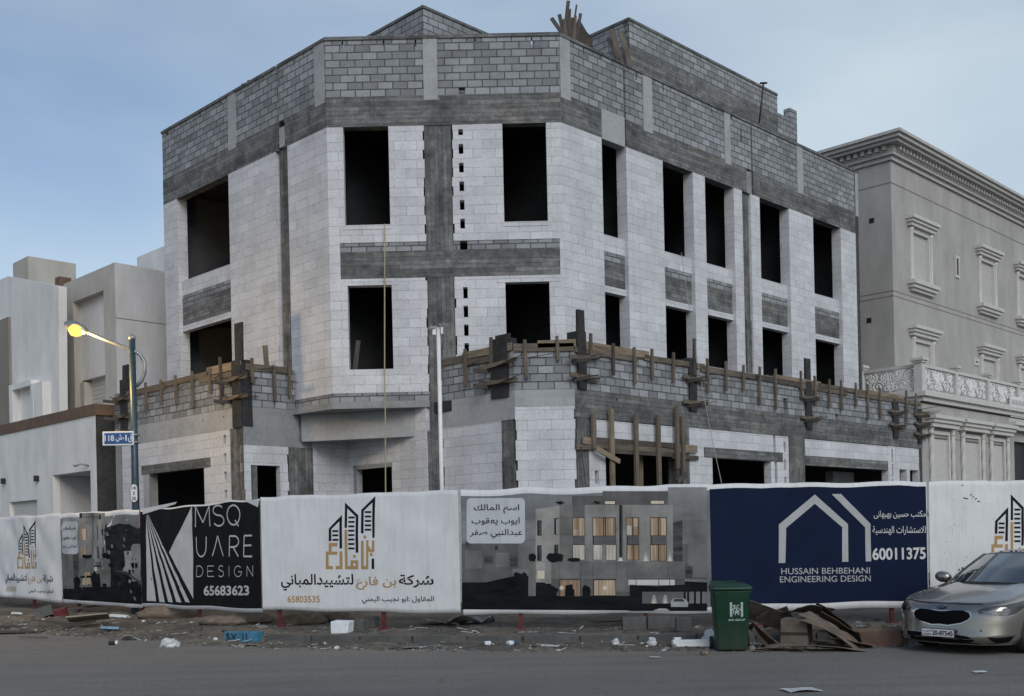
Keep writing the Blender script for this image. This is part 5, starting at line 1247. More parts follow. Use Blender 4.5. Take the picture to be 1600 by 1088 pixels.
build_local(MB().tube([(-.3, .22, .1), (.3, .22, .1)], .015, 8), 'axle', M['rubber'], t)
for q_ in (-1, 1):
    wm = MB()
    for k in range(20):
        a, b_ = 2 * math.pi * k / 20, 2 * math.pi * (k + 1) / 20
        P_ = lambda an, x, r: Vector((q_ * x, .22 + r * math.cos(an), .1 + r * math.sin(an)))
        wm.poly([P_(a, .25, .1), P_(b_, .25, .1), P_(b_, .31, .1), P_(a, .31, .1)], [(0, 0)] * 4, 0, True); wm.poly([P_(a, .31, .1), P_(b_, .31, .1), P_(b_, .31, .02), P_(a, .31, .02)], [(0, 0)] * 4)
    build_local(wm, 'wheel', M['rubber'], t)
M['bin_print'] = plain('pale_bin_print', (0.36, 0.42, 0.40), 0.6, 0, .3, 30)
P = Print2D()
u_ = lambda x, y: (-.285 + (x - 75) * .57 / 530, 1.0 - (y - 110) * 1.0 / 890)
def PR(x0, x1, y0, y1): (a, d_), (b_, c2) = u_(x0, y1), u_(x1, y0); P.rect(a, b_, d_, c2, 0, 2)
PR(307, 340, 310, 512); PR(463, 494, 310, 512); PR(340, 365, 402, 425); PR(440, 463, 402, 425)
def PT(b_, x0, x1, y0, y1, w=0.0): (a, d_), (e_, c2) = u_(x0, y1), u_(x1, y0); P.text(b_, a, e_, d_, c2, 0, w, 2)
PT('S', 352, 392, 345, 405, .03); PT('C', 402, 440, 345, 400, .03); PT('A', 372, 432, 385, 490, .03); PT('R', 420, 448, 420, 482, .02); PT('F', 350, 372, 430, 478, .02)
PT('AKK GROUP', 280, 522, 542, 570, .02)
P.build('lettering', [M['bin_print']], lambda s, z, l: Vector((bp0.x, bp0.y + .33, 0)) + Vector((s, -.282 - .062 * (z - .05) / .87 - l - .004, z)), t, grid=0)
# ------------------------------------------------------------------ beige ornate house on the right
def stucco(name, c, bmp=.5):
    m, t, p = mat_new(name); v = coords(t, 'uv')
    n = noise_n(t, coords(t, 'uv', (1, .35, 1)), 1.2, 6, .65); n2 = noise_n(t, v, 22, 4, .7)
    cc = ramp(t, n, [(0.3, [x * .82 for x in c]), (0.7, [x * 1.1 for x in c])])
    cc = mixc(t, cc, ramp(t, n2, [(0.3, .8), (0.7, 1.12)]), .6, 'MULTIPLY')
    t.links.new(cc, p.inputs['Base Color']); p.inputs['Roughness'].default_value = .92; p.inputs['Specular IOR Level'].default_value = .2
    bump(t, p, n2, bmp, .015); return m
M['stucco'] = stucco('beige_stucco', (0.41, 0.40, 0.38)); M['moulding'] = plain('cream_moulding', (0.54, 0.53, 0.505), .85, 0, .08, 5)
M['moulding_dk'] = plain('stone_moulding', (0.45, 0.44, 0.42), .85, 0, .1, 5)
M['shutter_beige'] = plain('beige_shutter', (0.50, 0.49, 0.465), .6, 0, .08); M['groove'] = plain('shadow_joint', (0.2, 0.19, 0.17), .9)
H = thing('ornate_house', 'beige stucco three storey house with bracketed cornice, framed windows and a balustraded balcony', 'house', (20, 47, 0))
U = Frame(15.62, 43.1, 1, 1)                # upper front wall
US = Frame(15.62 - 6.4, 43.1 + 6.4, 1, -1)   # its side wall, seen past the new building (s ends at 9.05)
G = Frame(15.86, 41.06, 1, 1)                # ground floor front, further out
def hp(name, mat, F_, *boxes, parent=None):
    m = MB()
    for bx in boxes: m.box(F_, *bx)
    return m.build(name, M[mat], parent or H)
up_win = []
for x0, x1, y0, y1 in ((1427, 1456, 371, 447), (1533, 1557, 411, 475), (1592, 1612, 437, 503)):
    xm = (x0 + x1) / 2; s0, s1 = U.s(x0, (y0 + y1) / 2), U.s(x1, (y0 + y1) / 2)
    up_win.append((s0, s1, U.z(xm, y1), U.z(xm, y0)))
zw0, zw1 = up_win[0][2], up_win[0][3]
zw0, zw1 = sum(w[2] for w in up_win) / 3, sum(w[3] for w in up_win) / 3
up_win = [(a - .12, a + 1.42, zw0, zw1) for a, c, _, _ in up_win]
lw = [(a, c, 7.2, 9.45) for a, c, _, _ in up_win]
MB().wall(U, 0.004, 18, 6.0, 16.7, up_win + lw, th=.3).build('wall', M['stucco'], H, weld=True)
MB().wall(US, 0, 9.051, 0.1, 16.7, [], th=.3).build('side_wall', M['stucco'], H, weld=True)
for zz, h in ((15.55, .05), (11.25, .04), (11.05, .04)):
    hp('groove', 'groove', U, (0, 18, -.02, .006, zz, zz + h)); hp('groove', 'groove', US, (0, 9.06, -.02, .006, zz, zz + h))
# cornice: stepped courses and small brackets
steps = [(.10, 16.45, 16.62), (.22, 16.62, 16.74), (.55, 16.98, 17.1), (.68, 17.1, 17.24), (.78, 17.24, 17.36)]
for d, z0, z1 in steps:
    hp('cornice', 'moulding_dk', U, (-d, 18, -.3, d, z0, z1)); hp('cornice', 'moulding_dk', US, (0, 9.05 + d - .002, -.3, d - .002, z0 + .001, z1 - .001))
hp('cornice', 'moulding_dk', U, (-.24, 18, -.3, .24, 16.74, 16.98)); hp('cornice', 'moulding_dk', US, (0, 9.05 + .238, -.3, .238, 16.741, 16.979))
m = MB(); s = .05
while s < 17.5: m.box(U, s, s + .13, .24, .40, 16.80, 16.975); s += .30
m.build('dentil_row', M['moulding_dk'], H); m = MB()
s = 8.9
while s > 1: m.box(US, s, s + .13, .24, .40, 16.80, 16.975); s -= .30
m.build('dentil_row', M['moulding_dk'], H)
MB().flat([(15.6, 43.2), (28, 55.6), (20, 64), (9.3, 49.6)], 17.0, 17.3).build('roof', M['conc'], H)
def window(F_, a, c, z0, z1, sill=True, door=False):
    w = hp('window', 'shutter_beige', F_, (a, c, -.12, -.07, z0, z1))
    n = int((z1 - z0) / .09); m = MB()
    for i in range(n): m.box(F_, a, c, -.07, -.06, z0 + i * .09 + .012, z0 + i * .09 + .078)
    m.build('slats', M['shutter_beige'], w)
    hp('frame', 'moulding', F_, (a - .26, a, -.1, .05, z0, z1 + .2), (c, c + .26, -.1, .05, z0, z1 + .2), (a - .001, c + .001, -.1, .06, z1 - .002, z1 + .2), (a - .07, a + .03, -.1, .07, z0, z1 + .08), (c - .03, c + .07, -.1, .07, z0, z1 + .08), parent=w)
    for s_ in (a - .17, c + .17):
        m = MB(); m.lathe(F_, s_, .06, [(.09, z0), (.09, z0 + .08), (.065, z0 + .12), (.06, z1 - .1), (.09, z1 + .02), (.12, z1 + .14)], 12)
        m.build('half_column', M['moulding'], w)
    hp('hood', 'moulding', F_, (a - .38, c + .38, -.1, .2, z1 + .2, z1 + .34), (a - .46, c + .46, -.1, .28, z1 + .34, z1 + .46), (a - .52, c + .52, -.1, .36, z1 + .46, z1 + .6), parent=w)
    if sill: hp('sill', 'moulding', F_, (a - .46, c + .46, -.1, .32, z0 - .16, z0), (a - .38, c + .38, -.1, .24, z0 - .3, z0 - .16), (a - .28, c + .28, -.1, .14, z0 - .42, z0 - .3), parent=w)
for w in up_win: window(U, *w)
for w in lw: window(U, *w, sill=False)
for px, y0, y1, w_ in ((1495, 399, 436, .42), (1525, 560, 572, .5), (1558, 571, 582, .5)):
    s, zz = U.hit(px, (y0 + y1) / 2); hh = (y1 - y0) / 2 * .0262
    v_ = hp('vent', 'dark', U, (s - w_ * .28, s + w_ * .28, -.02, .01, zz - hh + .12, zz + hh - .12))
    hp('vent_frame', 'moulding', U, (s - w_ / 2, s - w_ * .28, 0, .05, zz - hh, zz + hh), (s + w_ * .28, s + w_ / 2, 0, .05, zz - hh, zz + hh), (s - w_ * .28, s + w_ * .28, 0, .048, zz + hh - .12, zz + hh), (s - w_ * .28, s + w_ * .28, 0, .048, zz - hh, zz - hh + .12), parent=v_)
for px, y in ((1362, 345), (1358, 501)):
    s, zz = US.hit(px, y); hp('side_vent', 'dark', US, (s - .1, s + .1, 0, .012, zz - .1, zz + .1))
# ground floor and balcony
gw = [(a, c, .6, 4.55) for a, c in ((G.s(1458, 700), G.s(1481, 700)), (G.s(1507, 710), G.s(1529, 710)), (G.s(1551, 715), G.s(1568, 715)))]
gz = G.z(1470, 680); gw = [(a, c, .6, gz) for a, c, _, _ in gw]
MB().wall(G, 0.05, 16, 0.1, 6.55, gw + [(gw[2][1] + 1.25, gw[2][1] + 3.2, 0, gz + .1)], th=.3).build('wall', M['stucco'], H, weld=True)
GS = Frame(G.x - 2.2, G.y + 2.2, 1, -1); MB().wall(GS, 0, 3.1, .1, 6.55, th=.3).build('side_wall', M['stucco'], H, weld=True)
for zz in (5.62, 5.28): hp('groove', 'groove', G, (.05, gw[2][1] + .45, -.02, .006, zz, zz + .04))
pil = gw[2][1] + .48
hp('pilaster', 'moulding_dk', G, (pil, pil + 4, -.1, .08, gz + .75, 6.5))
dh = hp('door_hood', 'moulding', G, (pil - .05, pil + 4, 0, .3, gz + .55, gz + .75), (pil - .1, pil + 4, 0, .42, gz + .75, gz + .9))
hp('door', 'dark', G, (pil + .7, pil + 2.8, -.25, -.2, .1, gz + .1))
npn = hp('name_panel', 'sign_white', G, (pil + .2, pil + 1.9, .05, .10, gz + 1.15, gz + 2.05))
P = Print2D()
for i, ch in enumerate('MOCH'): pass
rn = random.Random(4)
for i in range(9):
    x = pil + .3 + i * .17; P.stroke([(x, gz + 1.65), (x + .05, gz + 1.92), (x + .1, gz + 1.68)], .035, 0); 
    if i > 2: P.stroke([(x, gz + 1.25), (x + .02, gz + 1.5), (x + .1, gz + 1.45)], .035, 0)
P.build('lettering', [M['groove']], lambda s, z, l: G.w(s, .10 + l, z), npn, grid=0)
for i, (a, c, z0, z1) in enumerate(gw):
    w = hp('tall_window', 'shutter_beige', G, (a, c, -.1, -.05, z0, z1))
    hp('frame', 'moulding', G, (a - .14, a, -.2, .05, z0, z1 + .14), (c, c + .14, -.2, .05, z0, z1 + .14), (a, c, -.2, .05, z1, z1 + .14), parent=w)
    for s_ in (a - .31, c + .31):
        m = MB(); n_, zz = 14, z0
        for k in range(46):       # twisted shaft
            za, zb_ = z0 + (z1 - z0) * k / 46, z0 + (z1 - z0) * (k + 1) / 46
            def ring(z_): return [G.w(s_ + (.085 + .018 * math.cos(3 * (2 * math.pi * q_ / n_) + z_ * 9)) * math.cos(2 * math.pi * q_ / n_), .06 + (.085 + .018 * math.cos(3 * (2 * math.pi * q_ / n_) + z_ * 9)) * math.sin(2 * math.pi * q_ / n_), z_) for q_ in range(n_)]
            A_, B_ = ring(za), ring(zb_)
            for q_ in range(n_): m.poly([A_[q_], A_[(q_ + 1) % n_], B_[(q_ + 1) % n_], B_[q_]], [(0, 0)] * 4, 0, True)
        m.lathe(G, s_, .06, [(.09, z1), (.11, z1 + .06), (.09, z1 + .1), (.14, z1 + .24), (.15, z1 + .26)], 14)
        m.build('twisted_column', M['moulding'], w)
    hp('hood', 'moulding', G, (a - .55, c + .55, 0, .26, z1 + .26, z1 + .42), (a - .6, c + .6, 0, .34, z1 + .42, z1 + .56), (a - .66, c + .66, 0, .42, z1 + .56, z1 + .7), parent=w)
    lm = MB().lathe(G, c + .62 if i else a - .62, .1, [(.02, 2.3), (.08, 2.34), (.1, 2.42), (.06, 2.5), (.01, 2.52)], 10); lm.build('wall_light', M['sign_white'], H)
# balcony slab with mouldings, posts and scrollwork panels
BS = Frame(G.x - 3.6, G.y + 3.6, 1, -1)      # side of the balcony, ends at the corner (s = 5.09)
sl_ = 5.09
hp('balcony_slab', 'moulding', G, (-.15, 16, -3.5, .15, 6.62, 6.80), (-.28, 16, -3.5, .28, 6.80, 6.98)); 
hp('balcony_slab', 'moulding', BS, (2.2, sl_ + .148, -.8, .148, 6.621, 6.799), (2.2, sl_ + .278, -.8, .278, 6.801, 6.979))
zb0, zb1 = 6.98, 8.05
bal = []
def bpost(F_, s, w=.15):
    p_ = hp('baluster_post', 'moulding', F_, (s - w, s + w, -.05 - w, w - .05, zb0, zb1 + .02)); hp('post_cap', 'moulding', F_, (s - w - .05, s + w + .05, -.1 - w, w, zb1 + .02, zb1 + .1), (s - w - .1, s + w + .1, -.15 - w, w + .05, zb1 + .1, zb1 + .2), parent=p_)
SCROLL = {}
def bpanel(F_, a, c):
    pn = hp('balustrade_panel', 'moulding', F_, (a, c, -.13, .03, zb1 - .12, zb1))
    hp('bottom_rail', 'moulding', F_, (a, c, -.13, .03, zb0, zb0 + .1), parent=pn)
    m = MB(); w = c - a; h = zb1 - zb0 - .22; z0 = zb0 + .1
    def spiral(cx, cz, r, d_, turns=1.6, ph=0):
        m.tube([F_.w(a + w * cx + d_ * r * (1 - .85 * i / 22) * math.cos(ph + i / 22 * turns * 2 * math.pi), -.05, z0 + h * cz + r * (1 - .85 * i / 22) * math.sin(ph + i / 22 * turns * 2 * math.pi)) for i in range(23)], .035, 6)
    for cx, d_ in ((.26, 1), (.74, -1)):
        spiral(cx, .30, .25, d_); spiral(cx - d_ * .1, .72, .22, -d_, ph=.8); spiral(cx + d_ * .13, .68, .17, d_, ph=2.2)
        m.tube([F_.w(a + w * (cx - d_ * .2), -.05, z0), F_.w(a + w * (cx - d_ * .05), -.05, z0 + h * .5), F_.w(a + w * (cx - d_ * .22), -.05, z0 + h)], .03, 6)
    for cx, d_ in ((.1, 1), (.9, -1), (.42, -1), (.58, 1)):
        spiral(cx, .22, .15, d_, 1.4, 1.0); spiral(cx, .58, .14, -d_, 1.4, 2.0); spiral(cx, .84, .11, d_, 1.3, 3.0)
    m.tube([F_.w(a + w * .5 + .13 * math.cos(i / 12 * 2 * math.pi), -.05, z0 + h * .45 + .34 * math.sin(i / 12 * 2 * math.pi)) for i in range(13)], .035, 6)
    spiral(.5, .45, .12, 1); m.tube([F_.w(a + w * .5, -.05, z0), F_.w(a + w * .5, -.05, z0 + h)], .03, 6)
    m.build('scrollwork', M['sign_white'], pn)
ps = [0.0]; 
for px in (1494, 1544, 1590): ps.append(G.s(px, 600))
ps += [ps[-1] + 2.3, ps[-1] + 4.6]
for s in ps: bpost(G, s, .16 if s == 0 else .10)
for a, c in zip(ps, ps[1:]): bpanel(G, a + (.16 if a == 0 else .1), c - .1)
bpost(BS, sl_ - 2.45); bpanel(BS, sl_ - 2.3, sl_ - .16)
hp('corner_bracket', 'moulding_dk', G, (-.5, -.02, -.4, -.1, 5.9, 6.62))

# ------------------------------------------------------------------ white modern house on the left
M['white_wall'] = stucco('white_render', (0.74, 0.74, 0.73), .2); M['grey_wall'] = stucco('grey_render', (0.58, 0.585, 0.6), .2)
M['tan_wall'] = stucco('tan_render', (0.50, 0.475, 0.43), .2); M['brown_clad'] = stucco('brown_cladding', (0.26, 0.24, 0.21), .2)
M['coping_br'] = plain('brown_coping', (0.14, 0.085, 0.055), .7, 0, .2, 3); M['dark_stone'] = concrete('dark_stone_cladding', (0.055, 0.057, 0.06), None, .5, .3)
M['shutter_w'] = plain('white_shutter', (0.52, 0.52, 0.5), .6, 0, .05)
K = thing('modern_house', 'white modern house with brown framed bay and flat roofs behind the lamp post', 'house', (-17, 42, 0))
def kp(name, mat, F_, *boxes, parent=None):
    m = MB()
    for bx in boxes: m.box(F_, *bx)
    return m.build(name, M[mat], parent or K)
A = Frame(-12.95, 34.45, 1, -1)             # low front annex, s runs to 0 at its right corner
AS = Frame(-12.95, 34.45, 1, 1)
za = 6.35
gar = (A.s(15, 790), A.s(58, 790), -1, A.z(36, 783)); rec = (A.s(83, 770), A.s(142, 770), -1, A.z(112, 739))
MB().wall(A, -14, -0.004, .1, za - .35, [gar, rec], th=.25).build('annex_wall', M['white_wall'], K, weld=True)
kp('annex_recess', 'grey_wall', A, (rec[0] - .2, rec[1] + .1, -1.6, -1.4, .1, 5)); kp('annex_recess', 'grey_wall', A, (rec[0] - .3, rec[0] - .02, -1.4, -.26, .1, 5), (rec[0] - .1, rec[1] + .1, -1.4, -.26, rec[3], rec[3] + .2), (rec[1] + .005, rec[1] + .1, -1.4, -.26, .1, rec[3]))
sh = kp('garage_shutter', 'shutter_w', A, (gar[0], gar[1], -.2, -.15, .1, gar[3])); m = MB()
for i in range(40): m.box(A, gar[0], gar[1], -.15, -.14, .12 + i * .11, .21 + i * .11)
m.build('slats', M['shutter_w'], sh)
kp('annex_coping', 'coping_br', A, (-14, .04, -.5, .05, za - .35, za)); kp('annex_coping', 'coping_br', AS, (-.04, 6, -.4, .045, za - .351, za - .001))
MB().wall(AS, 0.005, 6, .1, za - .352, th=.25).build('annex_side', M['dark_stone'], K, weld=True)
for px, y in ((8, 752), (60, 748)):
    s, zz = A.hit(px, y); kp('wall_lamp', 'dark', A, (s - .07, s + .07, 0, .14, zz - .1, zz + .1))
s, zz = A.hit(137, 728); MB().tube([A.w(s + .1, 0, zz), A.w(s, .25, zz + .05), A.w(s - .15, .35, zz - .02), A.w(s - .3, .32, zz + .02)], .03, 6).build('camera_arm', M['galv'], K)
MB().flat([(-12.9, 34.6), (-23, 44.6), (-19, 48.6), (-8.9, 38.6)], za - .6, za - .4).build('annex_roof', M['grey_wall'], K)
# main block with its projecting brown frame
FX = Frame(-13.5, 38.0, 1, -1)              # front of the frame, s = 0 at the right corner
zf = 11.75
fl_, fr_ = FX.s(100, 500), 0.0
pa, pb = FX.s(115, 520), FX.s(163, 520)
kp('bay_frame', 'tan_wall', FX, (fl_, pa, -1.0, 0, 5.5, zf), (pb, fr_, -1.0, 0, 5.5, zf), (pa, pb, -1.0, -.001, FX.z(140, 462), zf))
wz0, wz1, wz2 = 5.6, FX.z(140, 624) , FX.z(140, 588)
kp('bay_panel', 'white_wall', FX, (pa - .01, pb + .01, -.8, -.28, FX.z(140, 588), FX.z(140, 462)))
kp('bay_frame', 'tan_wall', FX, (pa, pa + .35, -1, -.2, 5.5, FX.z(140, 592)))
sh = kp('window', 'shutter_w', FX, (pa + .35, pb, -.6, -.5, 5.5, FX.z(140, 590))); m = MB()
for i in range(14): m.box(FX, pa + .4, pb, -.5, -.488, 6.0 + i * .16, 6.13 + i * .16)
m.build('slats', M['shutter_w'], sh)
FS = Frame(-13.5, 38.0, 1, 1)
MB().wall(FS, 0.005, 8.0, 5.5, zf - .02, th=.3, d=.006).build('side_wall', M['grey_wall'], K, weld=True)
kp('joint', 'groove', FS, (0, 8, -.02, .012, FS.z(215, 502), FS.z(215, 502) + .03))
f2 = FX.off(-.9); kp('strip_wall', 'brown_clad', f2, (f2.s(77, 550), fl_ - .55, -.6, 0, 5.5, f2.z(85, 453))); kp('strip_wall', 'dark_stone', f2, (fl_ - .6, fl_ + .02, -.6, -.35, 5.5, f2.z(95, 458))); 
MB().flat([(-13.6, 38.6), (-16.0, 41.0), (-10, 47), (-7.9, 44.6)], zf - .5, zf - .3).build('roof', M['grey_wall'], K)
rb = Frame(-13.2, 43.0, 1, -1); MB().box(rb, -2.5, 1.2, -4, 0, zf - 1, rb.z(215, 402)).build('roof_box', M['white_wall'], K)
# older wing beyond with a tank room on its roof
wf = Frame(-16.15, 38.15, 1, -1)
wf = wf.off(-.3); sl0 = wf.s(0, 430)
MB().prism(wf, [(sl0 - 3, 4.8), (wf.s(78, 620), 4.8), (wf.s(78, 445), wf.z(78, 445)), (sl0, wf.z(0, 430)), (sl0 - 3, wf.z(0, 428))], -.6, -.3).build('wing', M['white_wall'], K)
wn_ = kp('wing_window', 'white_wall', wf, (wf.s(14, 620), wf.s(19, 620), -.8, 0, 5.0, wf.z(30, 598)), (wf.s(19, 620), wf.s(48, 620), -.8, -.002, wf.z(30, 607), wf.z(30, 598)), (wf.s(48, 620), wf.s(66, 620), -.8, -.001, 5.0, wf.z(40, 603)), (wf.s(48, 620), wf.s(52, 620), -.79, 0.01, 5, wf.z(48, 600)))
m = MB()
for i in range(16): m.box(wf, wf.s(19, 620), wf.s(48, 620), -.5, -.42, 5.0 + i * .16, 5.13 + i * .16)
m.build('slats', M['shutter_w'], wn_)
kp('wing_pier', 'brown_clad', wf, (wf.s(0, 620) - 3, wf.s(7, 620), -.5, -.2, 5.0, wf.z(2, 495)))
tb = Frame(at_y(48, 430, 47).x, 47.0, 1, 1)
zt1 = at_y(35, 401, 47).z; zt0 = at_y(35, 448, 47).z - .5
MB().box(tb, -.1, 2.0, -1.7, 0, zt0, zt1).build('tank_room', M['tan_wall'], K)
MB().box(Frame(at_y(100, 437, 44).x, 44.0, 1, 1), -.2, .3, -.4, 0, at_y(100, 446, 44).z - .4, at_y(100, 433, 44).z).build('chimney', M['coping_br'], K)
# ------------------------------------------------------------------ parked saloon car, front three-quarter view
m_, t_, p_ = mat_new('beige_silver_paint')
p_.inputs['Base Color'].default_value = (0.30, 0.285, 0.265, 1); p_.inputs['Metallic'].default_value = .82; p_.inputs['Roughness'].default_value = .27
p_.inputs['Coat Weight'].default_value = .8; p_.inputs['Coat Roughness'].default_value = .06
t_.links.new(mixc(t_, (0.345, 0.32, 0.288), (0.27, 0.246, 0.216), ramp(t_, noise_n(t_, coords(t_, 'obj'), 3, 5, .7), [(0.4, 0.0), (0.75, 1.0)])), p_.inputs['Base Color'])
M['car_paint'] = m_
M['chrome'] = plain('chrome', (0.55, 0.56, 0.57), .15, 1.0, .02)
def glass(name, c, r=.04):
    m, t, p = mat_new(name); p.inputs['Base Color'].default_value = rgb(c); p.inputs['Roughness'].default_value = r; p.inputs['Specular IOR Level'].default_value = 1.0
    p.inputs['Coat Weight'].default_value = 1.0; p.inputs['Coat Roughness'].default_value = .02; p.inputs['Coat IOR'].default_value = 2.0; return m
M['car_glass'] = glass('windscreen_glass', (.035, .045, .05)); M['lamp_clear'] = plain('headlamp_glass', (.05, .052, .054), .12, 0, .1, spec=.6); M['gloss_black'] = glass('gloss_black', (.008, .008, .009), .1)
M['cabin_dark'] = plain('dark_cabin', (.015, .016, .017), .35); M['ring'] = plain('dull_chrome', (.22, .22, .22), .3, 1.0); M['mesh_black'] = plain('black_grille', (.005, .005, .006), .8, 0, .3, 60, .3, spec=.08)
CP = Vector((6.36, 16.02, 0)); CROT = math.radians(-55)
car = thing('parked_car', 'beige silver saloon car parked beside the hoarding, front number plate towards the road', 'car', CP, rot=CROT)
CM_ = Matrix.Translation(CP) @ Matrix.Rotation(CROT, 4, 'Z')
LEN = 4.9
# plan outline of the right-hand half: arclength table (x, y)
def plan(W_, D_, n=2.9, k=26):
    pts = []
    for i in range(k + 1):
        a = math.pi / 2 * i / k; pts.append((W_ * max(0, math.sin(a)) ** (2 / n), D_ * (1 - max(0, math.cos(a)) ** (2 / n))))
    y = D_
    for i in range(1, 22): pts.append((W_ - .10 * (i / 21) ** 4, D_ + (LEN - .35 - D_) * i / 21))
    for i in range(1, 9):
        a = math.pi / 2 * i / 8; pts.append(((W_ - .10) * math.cos(a) ** .5 if i < 8 else 0.0, LEN - .35 + .35 * math.sin(a)))
    return pts
RINGS = [(.0, .13, .80, .62), (.05, .05, .85, .64), (.16, .0, .89, .66), (.38, .035, .905, .68), (.62, .05, .91, .68), (.85, .075, .905, .68), (.96, .13, .89, .70), (1.0, .19, .87, .72)]
def ztop(y):
    y = float(y); return .735 + .245 * min(1, max(0, (y - .15) / 1.5)) ** .8 if y < 3.9 else .98 + .05 * smooth((y - 3.9) / .4) - .12 * smooth((y - 4.5) / .4)
ZB_ = .15
PL = [(f, y0, plan(W_, D_)) for f, y0, W_, D_ in RINGS]
_arc = [0.0]; _q = plan(.91, .68)
for a, b_ in zip(_q, _q[1:]): _arc.append(_arc[-1] + math.dist(a, b_))
def ring_pt(k, f):
    """k: float station, f: height fraction"""
    for (f0, y0, A_), (f1, y1, B_) in zip(PL, PL[1:]):
        if f <= f1 or f1 == 1.0:
            t = (f - f0) / (f1 - f0); i = min(int(k), len(A_) - 2); w_ = k - i
            xa, ya = lerp(A_[i][0], A_[i + 1][0], w_), lerp(A_[i][1], A_[i + 1][1], w_); xb, yb = lerp(B_[i][0], B_[i + 1][0], w_), lerp(B_[i][1], B_[i + 1][1], w_)
            sc0, sc1 = max(0, 1 - ya / LEN), max(0, 1 - yb / LEN)
            x, y = lerp(xa, xb, t), lerp(ya + y0 * sc0, yb + y1 * sc1, t)
            zt_ = ztop(y); return Vector((x, y, ZB_ + (zt_ - ZB_) * f))
def carS(u, z, lift=0.0):
    """signed distance round the nose u, height z -> point on the body, pushed out by lift"""
    a = abs(u); i = 0
    while i < len(_arc) - 2 and _arc[i + 1] < a: i += 1
    k = i + (a - _arc[i]) / (_arc[i + 1] - _arc[i])
    y = ring_pt(k, .6).y; f = min(1.0, max(0.0, (z - ZB_) / (ztop(y) - ZB_)))
    p = ring_pt(k, f); p2 = ring_pt(k + .05, f); tg = (p2 - p); tg.z = 0; tg.normalize(); nrm = Vector((tg.y, -tg.x, 0))
    p = p + nrm * lift
    return CM_ @ (Vector((-p.x, p.y, p.z)) if u < 0 else p)
def cbuild(m, name, mats, parent=None, **k):
    """mesh in car coordinates"""
    m.v = [Vector(v) + CP for v in m.v]; return m.build(name, mats, parent or car, **k)
NK = len(PL[0][2])
m = MB(); FR = [0, .03, .08, .16, .27, .38, .5, .62, .74, .85, .92, .96, 1.0]
G_ = [[ring_pt(k, f) for k in range(NK)] for f in FR]
mir = lambda v: Vector((-v.x, v.y, v.z))
for i in range(len(FR) - 1):
    for k in range(NK - 1):
        q_ = [G_[i][k], G_[i][k + 1], G_[i + 1][k + 1], G_[i + 1][k]]
        m.poly(q_, None, 0, True); m.poly([mir(v) for v in q_[::-1]], None, 0, True)
NT_ = 12
def deck(k, t):
    e = G_[-1][k]; cr = .055 * smooth((e.y - .1) / .8) + .012
    rid = .014 * math.exp(-((abs(t) - .6) / .12) ** 2) * smooth((e.y - .3) / .6)
    return Vector((e.x * t, e.y, e.z + cr * (1 - t * t) + rid))
for k in range(NK - 1):
    for j in range(-NT_, NT_): m.poly([deck(k, j / NT_), deck(k, (j + 1) / NT_), deck(k + 1, (j + 1) / NT_), deck(k + 1, j / NT_)], None, 0, True)
bt = [G_[0][k] for k in range(NK)]
m.poly([*bt, *[mir(v) for v in bt[::-1][1:-1]]], None, 0)
body = cbuild(m, 'body', M['car_paint'])
# greenhouse
rows = [(1.18, .955, .80, .34), (1.62, 1.20, .70, .27), (2.05, 1.405, .60, .2), (2.35, 1.445, .585, .12), (2.9, 1.455, .58, .05), (3.45, 1.42, .58, 0), (3.95, 1.24, .63, -.02), (4.35, 1.06, .68, -.05)]
def gh(i, t, up=0.0):
    i0 = min(int(i), len(rows) - 2); w_ = i - i0; a, b_ = rows[i0], rows[i0 + 1]; y, z, hw, cv = [lerp(a[q_], b_[q_], w_) for q_ in range(4)]
    return Vector((hw * t, y + cv * t * t, z + .035 * (1 - t * t) + up))
def patch(i0, i1, t0, t1, up, ni=8, nt=14):
    m = MB()
    for a in range(ni):
        for b_ in range(nt):
            I0, I1 = lerp(i0, i1, a / ni), lerp(i0, i1, (a + 1) / ni); T0, T1 = lerp(t0, t1, b_ / nt), lerp(t0, t1, (b_ + 1) / nt)
            m.poly([gh(I0, T0, up), gh(I0, T1, up), gh(I1, T1, up), gh(I1, T0, up)], None, 0, True)
    return m
m = patch(0, 7, -1, 1, 0, 28, 16)
for q_ in (-1, 1):
    for a in range(28):
        e0, e1 = gh(7 * a / 28, q_), gh(7 * (a + 1) / 28, q_); b0_, b1_ = Vector((q_ * .87, e0.y, .97)), Vector((q_ * .87, e1.y, .97))
        m.poly([e0, e1, b1_, b0_][::q_], None, 0, True)
cbuild(m, 'cabin', M['cabin_dark'])
cbuild(patch(.08, 1.93, -.93, .93, .006, 12, 16), 'windscreen', M['car_glass'])
cbuild(patch(2.25, 4.8, -.86, .86, .004), 'roof_panel', M['gloss_black'])
